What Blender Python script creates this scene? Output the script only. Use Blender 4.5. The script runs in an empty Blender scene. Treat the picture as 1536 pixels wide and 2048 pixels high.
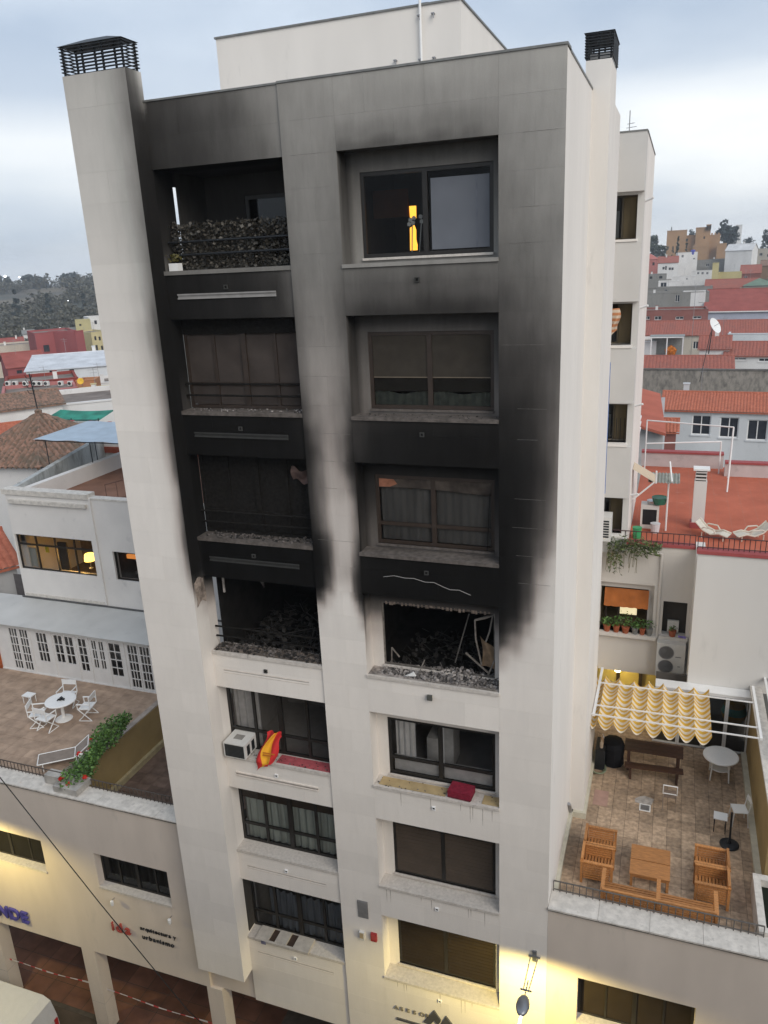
import bpy, math, random
from mathutils import Vector, Matrix
R = math.radians
random.seed(11)
SC = bpy.context.scene
COL = SC.collection

# ------------------------------------------------------------------ camera
cam_d = bpy.data.cameras.new('camera')
cam = bpy.data.objects.new('camera', cam_d)
COL.objects.link(cam)
SC.camera = cam
cam_d.sensor_fit = 'VERTICAL'
cam_d.sensor_height = 36.0
cam_d.lens = 1563.85 / 2048 * 36.0
cam_d.clip_start = 0.1
cam_d.clip_end = 6000
_yaw, _pit, _rol = -0.3614, -0.3098, -0.0482
_f = Vector((math.sin(_yaw) * math.cos(_pit), math.cos(_yaw) * math.cos(_pit), math.sin(_pit)))
_r0 = Vector((math.cos(_yaw), -math.sin(_yaw), 0))
_u0 = _r0.cross(_f)
_r = _r0 * math.cos(_rol) + _u0 * math.sin(_rol)
_u = -_r0 * math.sin(_rol) + _u0 * math.cos(_rol)
cam.matrix_world = Matrix(((_r.x, _u.x, -_f.x, 3.1208), (_r.y, _u.y, -_f.y, -14.7674), (_r.z, _u.z, -_f.z, -2.0049), (0, 0, 0, 1)))

# ------------------------------------------------------------------ sky, sun, exposure
SUN_EL, SUN_AZ = R(34), R(131)          # azimuth measured from +y towards +x
world = bpy.data.worlds.new('World')
SC.world = world
world.use_nodes = True
wn, wl = world.node_tree.nodes, world.node_tree.links
wn.clear()
w_out = wn.new('ShaderNodeOutputWorld')
w_bg = wn.new('ShaderNodeBackground')
w_bg.inputs[1].default_value = 0.1
sky = wn.new('ShaderNodeTexSky')
sky.sky_type = 'NISHITA'
sky.sun_disc = False
sky.sun_elevation = SUN_EL
sky.sun_rotation = SUN_AZ
sky.air_density = 1.0
sky.dust_density = 1.5
tc = wn.new('ShaderNodeTexCoord')
sep = wn.new('ShaderNodeSeparateXYZ')
wl.new(tc.outputs['Generated'], sep.inputs[0])
mp = wn.new('ShaderNodeMapping')
mp.inputs['Scale'].default_value = (1.0, 1.0, 2.6)
mp.inputs['Location'].default_value = (1.7, 2.4, 0.35)
wl.new(tc.outputs['Generated'], mp.inputs[0])
nz = wn.new('ShaderNodeTexNoise')
nz.inputs['Scale'].default_value = 1.7
nz.inputs['Detail'].default_value = 7
nz.inputs['Roughness'].default_value = 0.55
wl.new(mp.outputs[0], nz.inputs[0])
cr = wn.new('ShaderNodeValToRGB')       # cloud brightness
cr.color_ramp.elements[0].position = 0.41
cr.color_ramp.elements[0].color = (3.5, 4.2, 5.2, 1)
cr.color_ramp.elements[1].position = 0.57
cr.color_ramp.elements[1].color = (4.5, 5.15, 6.0, 1)
e = cr.color_ramp.elements.new(0.68)
e.color = (5.4, 6.05, 6.9, 1)
wl.new(nz.outputs[0], cr.inputs[0])
# pale haze bank low over the horizon
hz = wn.new('ShaderNodeValToRGB')
for _i, (_p, _v) in enumerate(((0.0, .85), (0.04, .75), (0.09, .9), (0.14, 1.0), (0.185, .22), (0.25, 0.0))):
    _e = hz.color_ramp.elements[_i] if _i < 2 else hz.color_ramp.elements.new(_p)
    _e.position = _p
    _e.color = (_v, _v, _v, 1)
wl.new(sep.outputs[2], hz.inputs[0])
nz2 = wn.new('ShaderNodeTexNoise')
nz2.inputs['Scale'].default_value = 1.5
nz2.inputs['Detail'].default_value = 5
mp2 = wn.new('ShaderNodeMapping')
mp2.inputs['Scale'].default_value = (1.0, 1.0, 5.0)
mp2.inputs['Location'].default_value = (0.9, 5.2, 0.1)
wl.new(tc.outputs['Generated'], mp2.inputs[0])
wl.new(mp2.outputs[0], nz2.inputs[0])
br = wn.new('ShaderNodeMapRange')
br.inputs[1].default_value = 0.28
br.inputs[2].default_value = 0.56
wl.new(nz2.outputs[0], br.inputs[0])
mul = wn.new('ShaderNodeMath')
mul.operation = 'MULTIPLY'
wl.new(hz.outputs[0], mul.inputs[0])
wl.new(br.outputs[0], mul.inputs[1])
azr = wn.new('ShaderNodeMapRange')     # the bright bank thickens towards the right
azr.inputs[1].default_value = -0.75
azr.inputs[2].default_value = 0.05
azr.inputs[3].default_value = 0.7
azr.inputs[4].default_value = 1.0
wl.new(sep.outputs[0], azr.inputs[0])
mul2 = wn.new('ShaderNodeMath')
mul2.operation = 'MULTIPLY'
wl.new(mul.outputs[0], mul2.inputs[0])
wl.new(azr.outputs[0], mul2.inputs[1])
mx = wn.new('ShaderNodeMix')
mx.data_type = 'RGBA'
wl.new(mul2.outputs[0], mx.inputs[0])
wl.new(cr.outputs[0], mx.inputs[6])
mx.inputs[7].default_value = (8.2, 8.3, 8.2, 1)
mx2 = wn.new('ShaderNodeMix')           # thin cloud veil over the clear sky
mx2.data_type = 'RGBA'
mx2.inputs[0].default_value = 0.93
wl.new(sky.outputs[0], mx2.inputs[6])
wl.new(mx.outputs[2], mx2.inputs[7])
wl.new(mx2.outputs[2], w_bg.inputs[0])
wl.new(w_bg.outputs[0], w_out.inputs[0])

sun_d = bpy.data.lights.new('sun', 'SUN')
sun_d.energy = 1.5
sun_d.angle = R(40)
sun_d.color = (1.0, 0.93, 0.84)
sun = bpy.data.objects.new('sun', sun_d)
COL.objects.link(sun)
_sd = Vector((math.sin(SUN_AZ) * math.cos(SUN_EL), math.cos(SUN_AZ) * math.cos(SUN_EL), math.sin(SUN_EL)))
sun.rotation_euler = (-_sd).to_track_quat('-Z', 'Y').to_euler()

SC.view_settings.view_transform = 'Standard'
SC.view_settings.look = 'None'
SC.view_settings.exposure = 0.55
SC.view_settings.gamma = 1.0
SC.view_settings.use_curve_mapping = False
SC.cycles.use_denoising = True
SC.cycles.max_bounces = 6
SC.cycles.transparent_max_bounces = 12

# ------------------------------------------------------------------ materials
MATS = {}
def nt(name):
    m = bpy.data.materials.new(name)
    m.use_nodes = True
    n, l = m.node_tree.nodes, m.node_tree.links
    return m, n, l, n['Principled BSDF']
def mat(name, col, rough=0.8, var=0.12, scale=6.0, metal=0.0, bump=0.0, rnd=0.0, stain=0.0, stain_col=(0.06, 0.06, 0.055), stretch=1.0, bscale=40.0, sscale=2.3):
    """plain painted or mineral surface: base colour, mottling, optional stains and per-object variation"""
    if name in MATS:
        return MATS[name]
    m, n, l, b = nt(name)
    b.inputs['Roughness'].default_value = rough
    b.inputs['Metallic'].default_value = metal
    b.inputs['Specular IOR Level'].default_value = 0.12 if rough >= .8 else 0.4
    g = n.new('ShaderNodeNewGeometry')
    mpn = n.new('ShaderNodeMapping')
    mpn.inputs['Scale'].default_value = (1, 1, stretch)
    l.new(g.outputs['Position'], mpn.inputs[0])
    t = n.new('ShaderNodeTexNoise')
    t.inputs['Scale'].default_value = scale
    t.inputs['Detail'].default_value = 5
    l.new(mpn.outputs[0], t.inputs[0])
    mr = n.new('ShaderNodeMapRange')
    mr.inputs[1].default_value = 0.3
    mr.inputs[2].default_value = 0.7
    mr.inputs[3].default_value = 1 - var
    mr.inputs[4].default_value = 1 + var
    l.new(t.outputs[0], mr.inputs[0])
    val = mr.outputs[0]
    if rnd:
        oi = n.new('ShaderNodeObjectInfo')
        r2 = n.new('ShaderNodeMapRange')
        r2.inputs[3].default_value = 1 - rnd
        r2.inputs[4].default_value = 1 + rnd
        l.new(oi.outputs['Random'], r2.inputs[0])
        mm = n.new('ShaderNodeMath')
        mm.operation = 'MULTIPLY'
        l.new(val, mm.inputs[0])
        l.new(r2.outputs[0], mm.inputs[1])
        val = mm.outputs[0]
    vm = n.new('ShaderNodeVectorMath')
    vm.operation = 'SCALE'
    vm.inputs[0].default_value = col[:3]
    l.new(val, vm.inputs['Scale'])
    out = vm.outputs[0]
    if stain:
        t2 = n.new('ShaderNodeTexNoise')
        t2.inputs['Scale'].default_value = sscale
        t2.inputs['Detail'].default_value = 8
        t2.inputs['Roughness'].default_value = 0.65
        l.new(mpn.outputs[0], t2.inputs[0])
        s = n.new('ShaderNodeMapRange')
        s.inputs[1].default_value = 0.62 - 0.22 * stain
        s.inputs[2].default_value = 0.80 - 0.12 * stain
        s.inputs[4].default_value = min(0.9, 0.35 + 0.5 * stain)
        l.new(t2.outputs[0], s.inputs[0])
        mx_ = n.new('ShaderNodeMix')
        mx_.data_type = 'RGBA'
        l.new(s.outputs[0], mx_.inputs[0])
        l.new(out, mx_.inputs[6])
        mx_.inputs[7].default_value = (*stain_col, 1)
        out = mx_.outputs[2]
    l.new(out, b.inputs['Base Color'])
    if bump:
        t3 = n.new('ShaderNodeTexNoise')
        t3.inputs['Scale'].default_value = bscale
        t3.inputs['Detail'].default_value = 4
        l.new(g.outputs['Position'], t3.inputs[0])
        bp = n.new('ShaderNodeBump')
        bp.inputs['Strength'].default_value = bump
        bp.inputs['Distance'].default_value = 0.02
        l.new(t3.outputs[0], bp.inputs['Height'])
        l.new(bp.outputs[0], b.inputs['Normal'])
    MATS[name] = m
    return m

def tone_mat(name, tint, rough=0.88):
    """render that carries the soot stain in its 'tone' attribute (albedo), with fine mottling and runs"""
    m, n, l, b = nt(name)
    b.inputs['Roughness'].default_value = rough
    b.inputs['Specular IOR Level'].default_value = 0.06
    at = n.new('ShaderNodeAttribute')
    at.attribute_name = 'tone'
    g = n.new('ShaderNodeNewGeometry')
    mpn = n.new('ShaderNodeMapping')
    mpn.inputs['Scale'].default_value = (1, 1, 0.25)
    l.new(g.outputs['Position'], mpn.inputs[0])
    t = n.new('ShaderNodeTexNoise')
    t.inputs['Scale'].default_value = 5.0
    t.inputs['Detail'].default_value = 7
    t.inputs['Roughness'].default_value = 0.6
    l.new(mpn.outputs[0], t.inputs[0])
    t2 = n.new('ShaderNodeTexNoise')
    t2.inputs['Scale'].default_value = 0.9
    t2.inputs['Detail'].default_value = 5
    l.new(g.outputs['Position'], t2.inputs[0])
    t3 = n.new('ShaderNodeTexNoise')
    t3.inputs['Scale'].default_value = 60
    t3.inputs['Detail'].default_value = 3
    l.new(g.outputs['Position'], t3.inputs[0])
    ad = n.new('ShaderNodeMath')
    ad.operation = 'ADD'
    l.new(t.outputs[0], ad.inputs[0])
    l.new(t2.outputs[0], ad.inputs[1])
    # amplitude of mottling is larger where there is soot
    amp = n.new('ShaderNodeMapRange')
    amp.inputs[1].default_value = 0.0
    amp.inputs[2].default_value = 0.6
    amp.inputs[3].default_value = 0.6
    amp.inputs[4].default_value = 0.12
    l.new(at.outputs['Fac'], amp.inputs[0])
    sb = n.new('ShaderNodeMath')
    sb.operation = 'SUBTRACT'
    l.new(ad.outputs[0], sb.inputs[0])
    sb.inputs[1].default_value = 1.0
    mu = n.new('ShaderNodeMath')
    mu.operation = 'MULTIPLY_ADD'
    l.new(sb.outputs[0], mu.inputs[0])
    l.new(amp.outputs[0], mu.inputs[1])
    mu.inputs[2].default_value = 1.0
    # fine vertical runs, strong in the soot and faint on clean render
    mps = n.new('ShaderNodeMapping')
    mps.inputs['Scale'].default_value = (9, 9, 0.55)
    l.new(g.outputs['Position'], mps.inputs[0])
    t4 = n.new('ShaderNodeTexNoise')
    t4.inputs['Scale'].default_value = 1.6
    t4.inputs['Detail'].default_value = 6
    t4.inputs['Roughness'].default_value = 0.65
    l.new(mps.outputs[0], t4.inputs[0])
    ad2 = n.new('ShaderNodeMath')
    ad2.operation = 'MULTIPLY_ADD'
    ad2.inputs[1].default_value = 0.35
    l.new(t4.outputs[0], ad2.inputs[0])
    l.new(sb.outputs[0], ad2.inputs[2])
    sb2 = n.new('ShaderNodeMath')
    sb2.operation = 'SUBTRACT'
    sb2.inputs[1].default_value = 0.175
    l.new(ad2.outputs[0], sb2.inputs[0])
    l.new(sb2.outputs[0], mu.inputs[0])
    # slab-to-slab difference in the cladding
    oi = n.new('ShaderNodeObjectInfo')
    rr_ = n.new('ShaderNodeMapRange')
    rr_.inputs[3].default_value = 0.965
    rr_.inputs[4].default_value = 1.03
    l.new(oi.outputs['Random'], rr_.inputs[0])
    l.new(rr_.outputs[0], mu.inputs[2])
    # soot is browner where it is thin
    bn = n.new('ShaderNodeValToRGB')
    for i_, (p_, c_) in enumerate(((0.0, (1.0, 0.97, 0.94)), (0.03, (1.02, 0.965, 0.91)), (0.16, (1.015, 0.97, 0.90)), (0.40, (1.01, 0.975, 0.905)), (0.70, tint))):
        e__ = bn.color_ramp.elements[i_] if i_ < 2 else bn.color_ramp.elements.new(p_)
        e__.position = p_
        e__.color = (*c_, 1)
    l.new(at.outputs['Fac'], bn.inputs[0])
    bn2 = n.new('ShaderNodeValToRGB')       # browner scorch lower down, near the fire
    for i_, (p_, c_) in enumerate(((0.0, (1.0, 0.965, 0.93)), (0.05, (1.05, 0.945, 0.87)), (0.30, (1.07, 0.94, 0.85)), (0.52, (1.05, 0.955, 0.875)), (0.70, tint))):
        e__ = bn2.color_ramp.elements[i_] if i_ < 2 else bn2.color_ramp.elements.new(p_)
        e__.position = p_
        e__.color = (*c_, 1)
    l.new(at.outputs['Fac'], bn2.inputs[0])
    sz = n.new('ShaderNodeSeparateXYZ')
    l.new(g.outputs['Position'], sz.inputs[0])
    fz = n.new('ShaderNodeMapRange')
    fz.inputs[1].default_value = -2.0
    fz.inputs[2].default_value = -5.5
    l.new(sz.outputs[2], fz.inputs[0])
    mb_ = n.new('ShaderNodeMix')
    mb_.data_type = 'RGBA'
    l.new(fz.outputs[0], mb_.inputs[0])
    l.new(bn.outputs[0], mb_.inputs[6])
    l.new(bn2.outputs[0], mb_.inputs[7])
    grain = n.new('ShaderNodeMapRange')
    grain.inputs[3].default_value = 0.86
    grain.inputs[4].default_value = 1.14
    l.new(t3.outputs[0], grain.inputs[0])
    m1 = n.new('ShaderNodeMath')
    m1.operation = 'MULTIPLY'
    l.new(at.outputs['Fac'], m1.inputs[0])
    l.new(mu.outputs[0], m1.inputs[1])
    m2 = n.new('ShaderNodeMath')
    m2.operation = 'MULTIPLY'
    l.new(m1.outputs[0], m2.inputs[0])
    l.new(grain.outputs[0], m2.inputs[1])
    vm = n.new('ShaderNodeVectorMath')
    vm.operation = 'SCALE'
    l.new(mb_.outputs[2], vm.inputs[0])
    l.new(m2.outputs[0], vm.inputs['Scale'])
    l.new(vm.outputs[0], b.inputs['Base Color'])
    bp = n.new('ShaderNodeBump')
    bp.inputs['Strength'].default_value = 0.25
    bp.inputs['Distance'].default_value = 0.01
    l.new(t3.outputs[0], bp.inputs['Height'])
    l.new(bp.outputs[0], b.inputs['Normal'])
    MATS[name] = m
    return m

def glass_mat(name, tint=0.55, fac=0.25, gloss=(0.9, 0.95, 1.0), rough=0.02):
    m, n, l, b = nt(name)
    n.remove(b)
    o = n['Material Output']
    tr = n.new('ShaderNodeBsdfTransparent')
    tr.inputs[0].default_value = (tint, tint, tint, 1)
    gl = n.new('ShaderNodeBsdfGlossy')
    gl.inputs['Color'].default_value = (*gloss, 1)
    gl.inputs['Roughness'].default_value = rough
    lw = n.new('ShaderNodeLayerWeight')
    lw.inputs[0].default_value = fac
    ms = n.new('ShaderNodeMixShader')
    l.new(lw.outputs['Fresnel'], ms.inputs[0])
    l.new(tr.outputs[0], ms.inputs[1])
    l.new(gl.outputs[0], ms.inputs[2])
    l.new(ms.outputs[0], o.inputs[0])
    MATS[name] = m
    return m

def emis_mat(name, col, strength):
    m, n, l, b = nt(name)
    b.inputs['Base Color'].default_value = (*col, 1)
    b.inputs['Emission Color'].default_value = (*col, 1)
    b.inputs['Emission Strength'].default_value = strength
    MATS[name] = m
    return m

def wood_mat(name, col, rough=0.55):
    m, n, l, b = nt(name)
    b.inputs['Roughness'].default_value = rough
    tcn = n.new('ShaderNodeTexCoord')
    mpn = n.new('ShaderNodeMapping')
    mpn.inputs['Scale'].default_value = (2, 14, 14)
    l.new(tcn.outputs['Object'], mpn.inputs[0])
    t = n.new('ShaderNodeTexNoise')
    t.inputs['Scale'].default_value = 3
    t.inputs['Detail'].default_value = 6
    l.new(mpn.outputs[0], t.inputs[0])
    rp = n.new('ShaderNodeValToRGB')
    rp.color_ramp.elements[0].position = 0.25
    rp.color_ramp.elements[0].color = (*[c * 0.62 for c in col], 1)
    rp.color_ramp.elements[1].position = 0.75
    rp.color_ramp.elements[1].color = (*[c * 1.2 for c in col], 1)
    l.new(t.outputs[0], rp.inputs[0])
    oi = n.new('ShaderNodeObjectInfo')
    rr_ = n.new('ShaderNodeMapRange')
    rr_.inputs[3].default_value = 0.72
    rr_.inputs[4].default_value = 1.12
    l.new(oi.outputs['Random'], rr_.inputs[0])
    vm = n.new('ShaderNodeVectorMath')
    vm.operation = 'SCALE'
    l.new(rp.outputs[0], vm.inputs[0])
    l.new(rr_.outputs[0], vm.inputs['Scale'])
    l.new(vm.outputs[0], b.inputs['Base Color'])
    MATS[name] = m
    return m

def band_mat(name, cols, axis, period, rough=0.8, duty=0.5, phase=0.0):
    """woven stripes along one object axis"""
    m, n, l, b = nt(name)
    b.inputs['Roughness'].default_value = rough
    tcn = n.new('ShaderNodeTexCoord')
    s = n.new('ShaderNodeSeparateXYZ')
    l.new(tcn.outputs['Object'], s.inputs[0])
    d = n.new('ShaderNodeMath')
    d.operation = 'MULTIPLY_ADD'
    d.inputs[1].default_value = 1 / period
    d.inputs[2].default_value = phase
    l.new(s.outputs[axis], d.inputs[0])
    fr = n.new('ShaderNodeMath')
    fr.operation = 'FRACT'
    l.new(d.outputs[0], fr.inputs[0])
    gt = n.new('ShaderNodeMath')
    gt.operation = 'GREATER_THAN'
    gt.inputs[1].default_value = duty
    l.new(fr.outputs[0], gt.inputs[0])
    mxn = n.new('ShaderNodeMix')
    mxn.data_type = 'RGBA'
    mxn.inputs[6].default_value = (*cols[0], 1)
    mxn.inputs[7].default_value = (*cols[1], 1)
    l.new(gt.outputs[0], mxn.inputs[0])
    l.new(mxn.outputs[2], b.inputs['Base Color'])
    MATS[name] = m
    return m

def leaf_mat(name, c0, c1, rough=0.6):
    m, n, l, b = nt(name)
    b.inputs['Roughness'].default_value = rough
    g = n.new('ShaderNodeNewGeometry')
    rp = n.new('ShaderNodeValToRGB')
    rp.color_ramp.elements[0].color = (*c0, 1)
    rp.color_ramp.elements[1].color = (*c1, 1)
    l.new(g.outputs['Random Per Island'], rp.inputs[0])
    l.new(rp.outputs[0], b.inputs['Base Color'])
    MATS[name] = m
    return m

def tile_roof_mat(name, c0, c1, c2, lichen=0.3):
    m, n, l, b = nt(name)
    b.inputs['Roughness'].default_value = 0.85
    g = n.new('ShaderNodeNewGeometry')
    t = n.new('ShaderNodeTexVoronoi')
    t.inputs['Scale'].default_value = 6.5
    l.new(g.outputs['Position'], t.inputs['Vector'])
    rp = n.new('ShaderNodeValToRGB')
    rp.color_ramp.elements[0].color = (*c0, 1)
    rp.color_ramp.elements[1].color = (*c1, 1)
    sp = n.new('ShaderNodeSeparateColor')
    l.new(t.outputs['Color'], sp.inputs[0])
    l.new(sp.outputs[0], rp.inputs[0])
    t2 = n.new('ShaderNodeTexNoise')
    t2.inputs['Scale'].default_value = 0.7
    t2.inputs['Detail'].default_value = 8
    t2.inputs['Roughness'].default_value = 0.7
    l.new(g.outputs['Position'], t2.inputs[0])
    mr = n.new('ShaderNodeMapRange')
    mr.inputs[1].default_value = 0.48
    mr.inputs[2].default_value = 0.72
    mr.inputs[4].default_value = lichen
    l.new(t2.outputs[0], mr.inputs[0])
    mxn = n.new('ShaderNodeMix')
    mxn.data_type = 'RGBA'
    l.new(mr.outputs[0], mxn.inputs[0])
    l.new(rp.outputs[0], mxn.inputs[6])
    mxn.inputs[7].default_value = (*c2, 1)
    l.new(mxn.outputs[2], b.inputs['Base Color'])
    MATS[name] = m
    return m

M_RENDER = tone_mat('sooted_render', (1.03, 0.968, 0.895))
M_JOINT = mat('joint_mortar', (0.62, 0.60, 0.56), 0.9)
M_SIDE = mat('white_render', (0.74, 0.705, 0.66), 0.9, 0.05, 1.2, stain=0.06, stain_col=(0.35, 0.34, 0.32), stretch=0.25)
M_WING = mat('wing_render', (0.62, 0.545, 0.475), 0.9, 0.06, 1.3, bump=0.15, stain=0.12, stain_col=(0.33, 0.31, 0.29), stretch=0.3)
M_COPING = mat('coping_stone', (0.60, 0.565, 0.515), 0.9, 0.15, 7, bump=0.4, stain=0.28, stain_col=(0.16, 0.15, 0.135), sscale=6.5)
M_FRAME = mat('dark_frame', (0.018, 0.016, 0.014), 0.45, 0.1)
M_FRAMEB = mat('brown_frame', (0.035, 0.024, 0.018), 0.5, 0.15)
M_CHAR = mat('charred', (0.012, 0.011, 0.010), 0.95, 0.4, 14, bump=0.6)
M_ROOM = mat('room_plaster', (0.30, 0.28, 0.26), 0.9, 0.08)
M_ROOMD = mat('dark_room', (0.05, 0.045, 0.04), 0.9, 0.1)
M_BURNTROOM = mat('burnt_room', (0.012, 0.011, 0.01), 0.95, 0.4, 3)
M_METALB = mat('black_metal', (0.02, 0.022, 0.025), 0.45, 0.1, metal=0.3)
M_METALG = mat('grey_metal', (0.30, 0.30, 0.31), 0.4, 0.1, metal=0.6)
M_CAP = mat('zinc_capping', (0.20, 0.20, 0.19), 0.5, 0.15, metal=0.4)
M_WHITE = mat('white_paint', (0.75, 0.75, 0.74), 0.5, 0.05, 3)
M_PLASTIC = mat('white_plastic', (0.80, 0.80, 0.78), 0.35, 0.03, 3)
M_GLASS = glass_mat('window_glass', 0.55, 0.30)
M_GLASSC = glass_mat('clear_glass', 0.80, 0.18)
M_SHUTTER = mat('brown_shutter', (0.07, 0.052, 0.038), 0.7, 0.12, 3)
M_SHUTTERD = mat('dark_shutter', (0.026, 0.019, 0.014), 0.8, 0.12, 3)
M_CURTAIN = mat('curtain', (0.34, 0.36, 0.34), 0.9, 0.2, 8, stretch=0.1)
M_BLIND = mat('blue_grey_blind', (0.135, 0.145, 0.165), 0.8, 0.06, 2)
M_PANELB = mat('board_shutter', (0.055, 0.045, 0.040), 0.9, 0.2, 2)
M_RUBBLE = mat('rubble', (0.20, 0.185, 0.175), 0.95, 0.5, 9, rnd=0.3)
M_ASH = mat('ash', (0.28, 0.25, 0.23), 0.95, 0.55, 12, bump=0.8, stain=0.8, stain_col=(0.03, 0.028, 0.026))
M_TEAK = wood_mat('teak', (0.50, 0.22, 0.07))
M_TEAKD = wood_mat('shaded_dark_teak', (0.065, 0.03, 0.018))  # dark wood, darkened further to paint in the awning's shade
M_PAVE = mat('terrace_tile', (0.40, 0.295, 0.205), 0.85, 0.3, 9, rnd=0.22, bump=0.3, stain=0.4, stain_col=(0.10, 0.085, 0.07))
M_PAVEL = mat('left_terrace_tile', (0.37, 0.27, 0.2), 0.85, 0.2, 3, rnd=0.10, bump=0.25, stain=0.30, stain_col=(0.15, 0.115, 0.095))
M_GROUT = mat('grout', (0.09, 0.075, 0.06), 0.95, 0.2)
M_OCHRE = mat('ochre_render', (0.33, 0.245, 0.115), 0.9, 0.1, 1.5, stain=0.15, stain_col=(0.18, 0.13, 0.07))
M_REDPAVE = mat('red_terrace_tile', (0.40, 0.115, 0.07), 0.75, 0.1, 1.5, stain=0.12, stain_col=(0.5, 0.3, 0.22))
M_REDPAINT = mat('red_edge_paint', (0.33, 0.07, 0.07), 0.7, 0.08)
M_LEAF = leaf_mat('geranium_leaf', (0.03, 0.075, 0.015), (0.12, 0.24, 0.05))
M_LEAFD = leaf_mat('dry_leaf', (0.010, 0.010, 0.008), (0.085, 0.075, 0.06))
M_LEAFG = leaf_mat('trailing_leaf', (0.03, 0.05, 0.015), (0.13, 0.17, 0.05))
M_TREE = leaf_mat('tree_leaf', (0.012, 0.024, 0.014), (0.045, 0.068, 0.035))
M_TREEB = leaf_mat('blue_tree_leaf', (0.018, 0.030, 0.034), (0.05, 0.07, 0.065))
M_BARK = mat('bark', (0.06, 0.045, 0.035), 0.9, 0.3)
M_POT = mat('terracotta_pot', (0.33, 0.10, 0.05), 0.8, 0.1)
M_ACB = mat('ac_casing', (0.62, 0.61, 0.58), 0.5, 0.05)
M_ROOFRED = tile_roof_mat('red_tiles', (0.25, 0.075, 0.055), (0.34, 0.11, 0.075), (0.15, 0.08, 0.065), 0.5)
M_ROOFORG = tile_roof_mat('orange_tiles', (0.34, 0.095, 0.05), (0.44, 0.14, 0.08), (0.27, 0.09, 0.055), 0.45)
M_ROOFOLD = tile_roof_mat('old_tiles', (0.12, 0.085, 0.06), (0.30, 0.17, 0.12), (0.11, 0.10, 0.075), 0.7)

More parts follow.
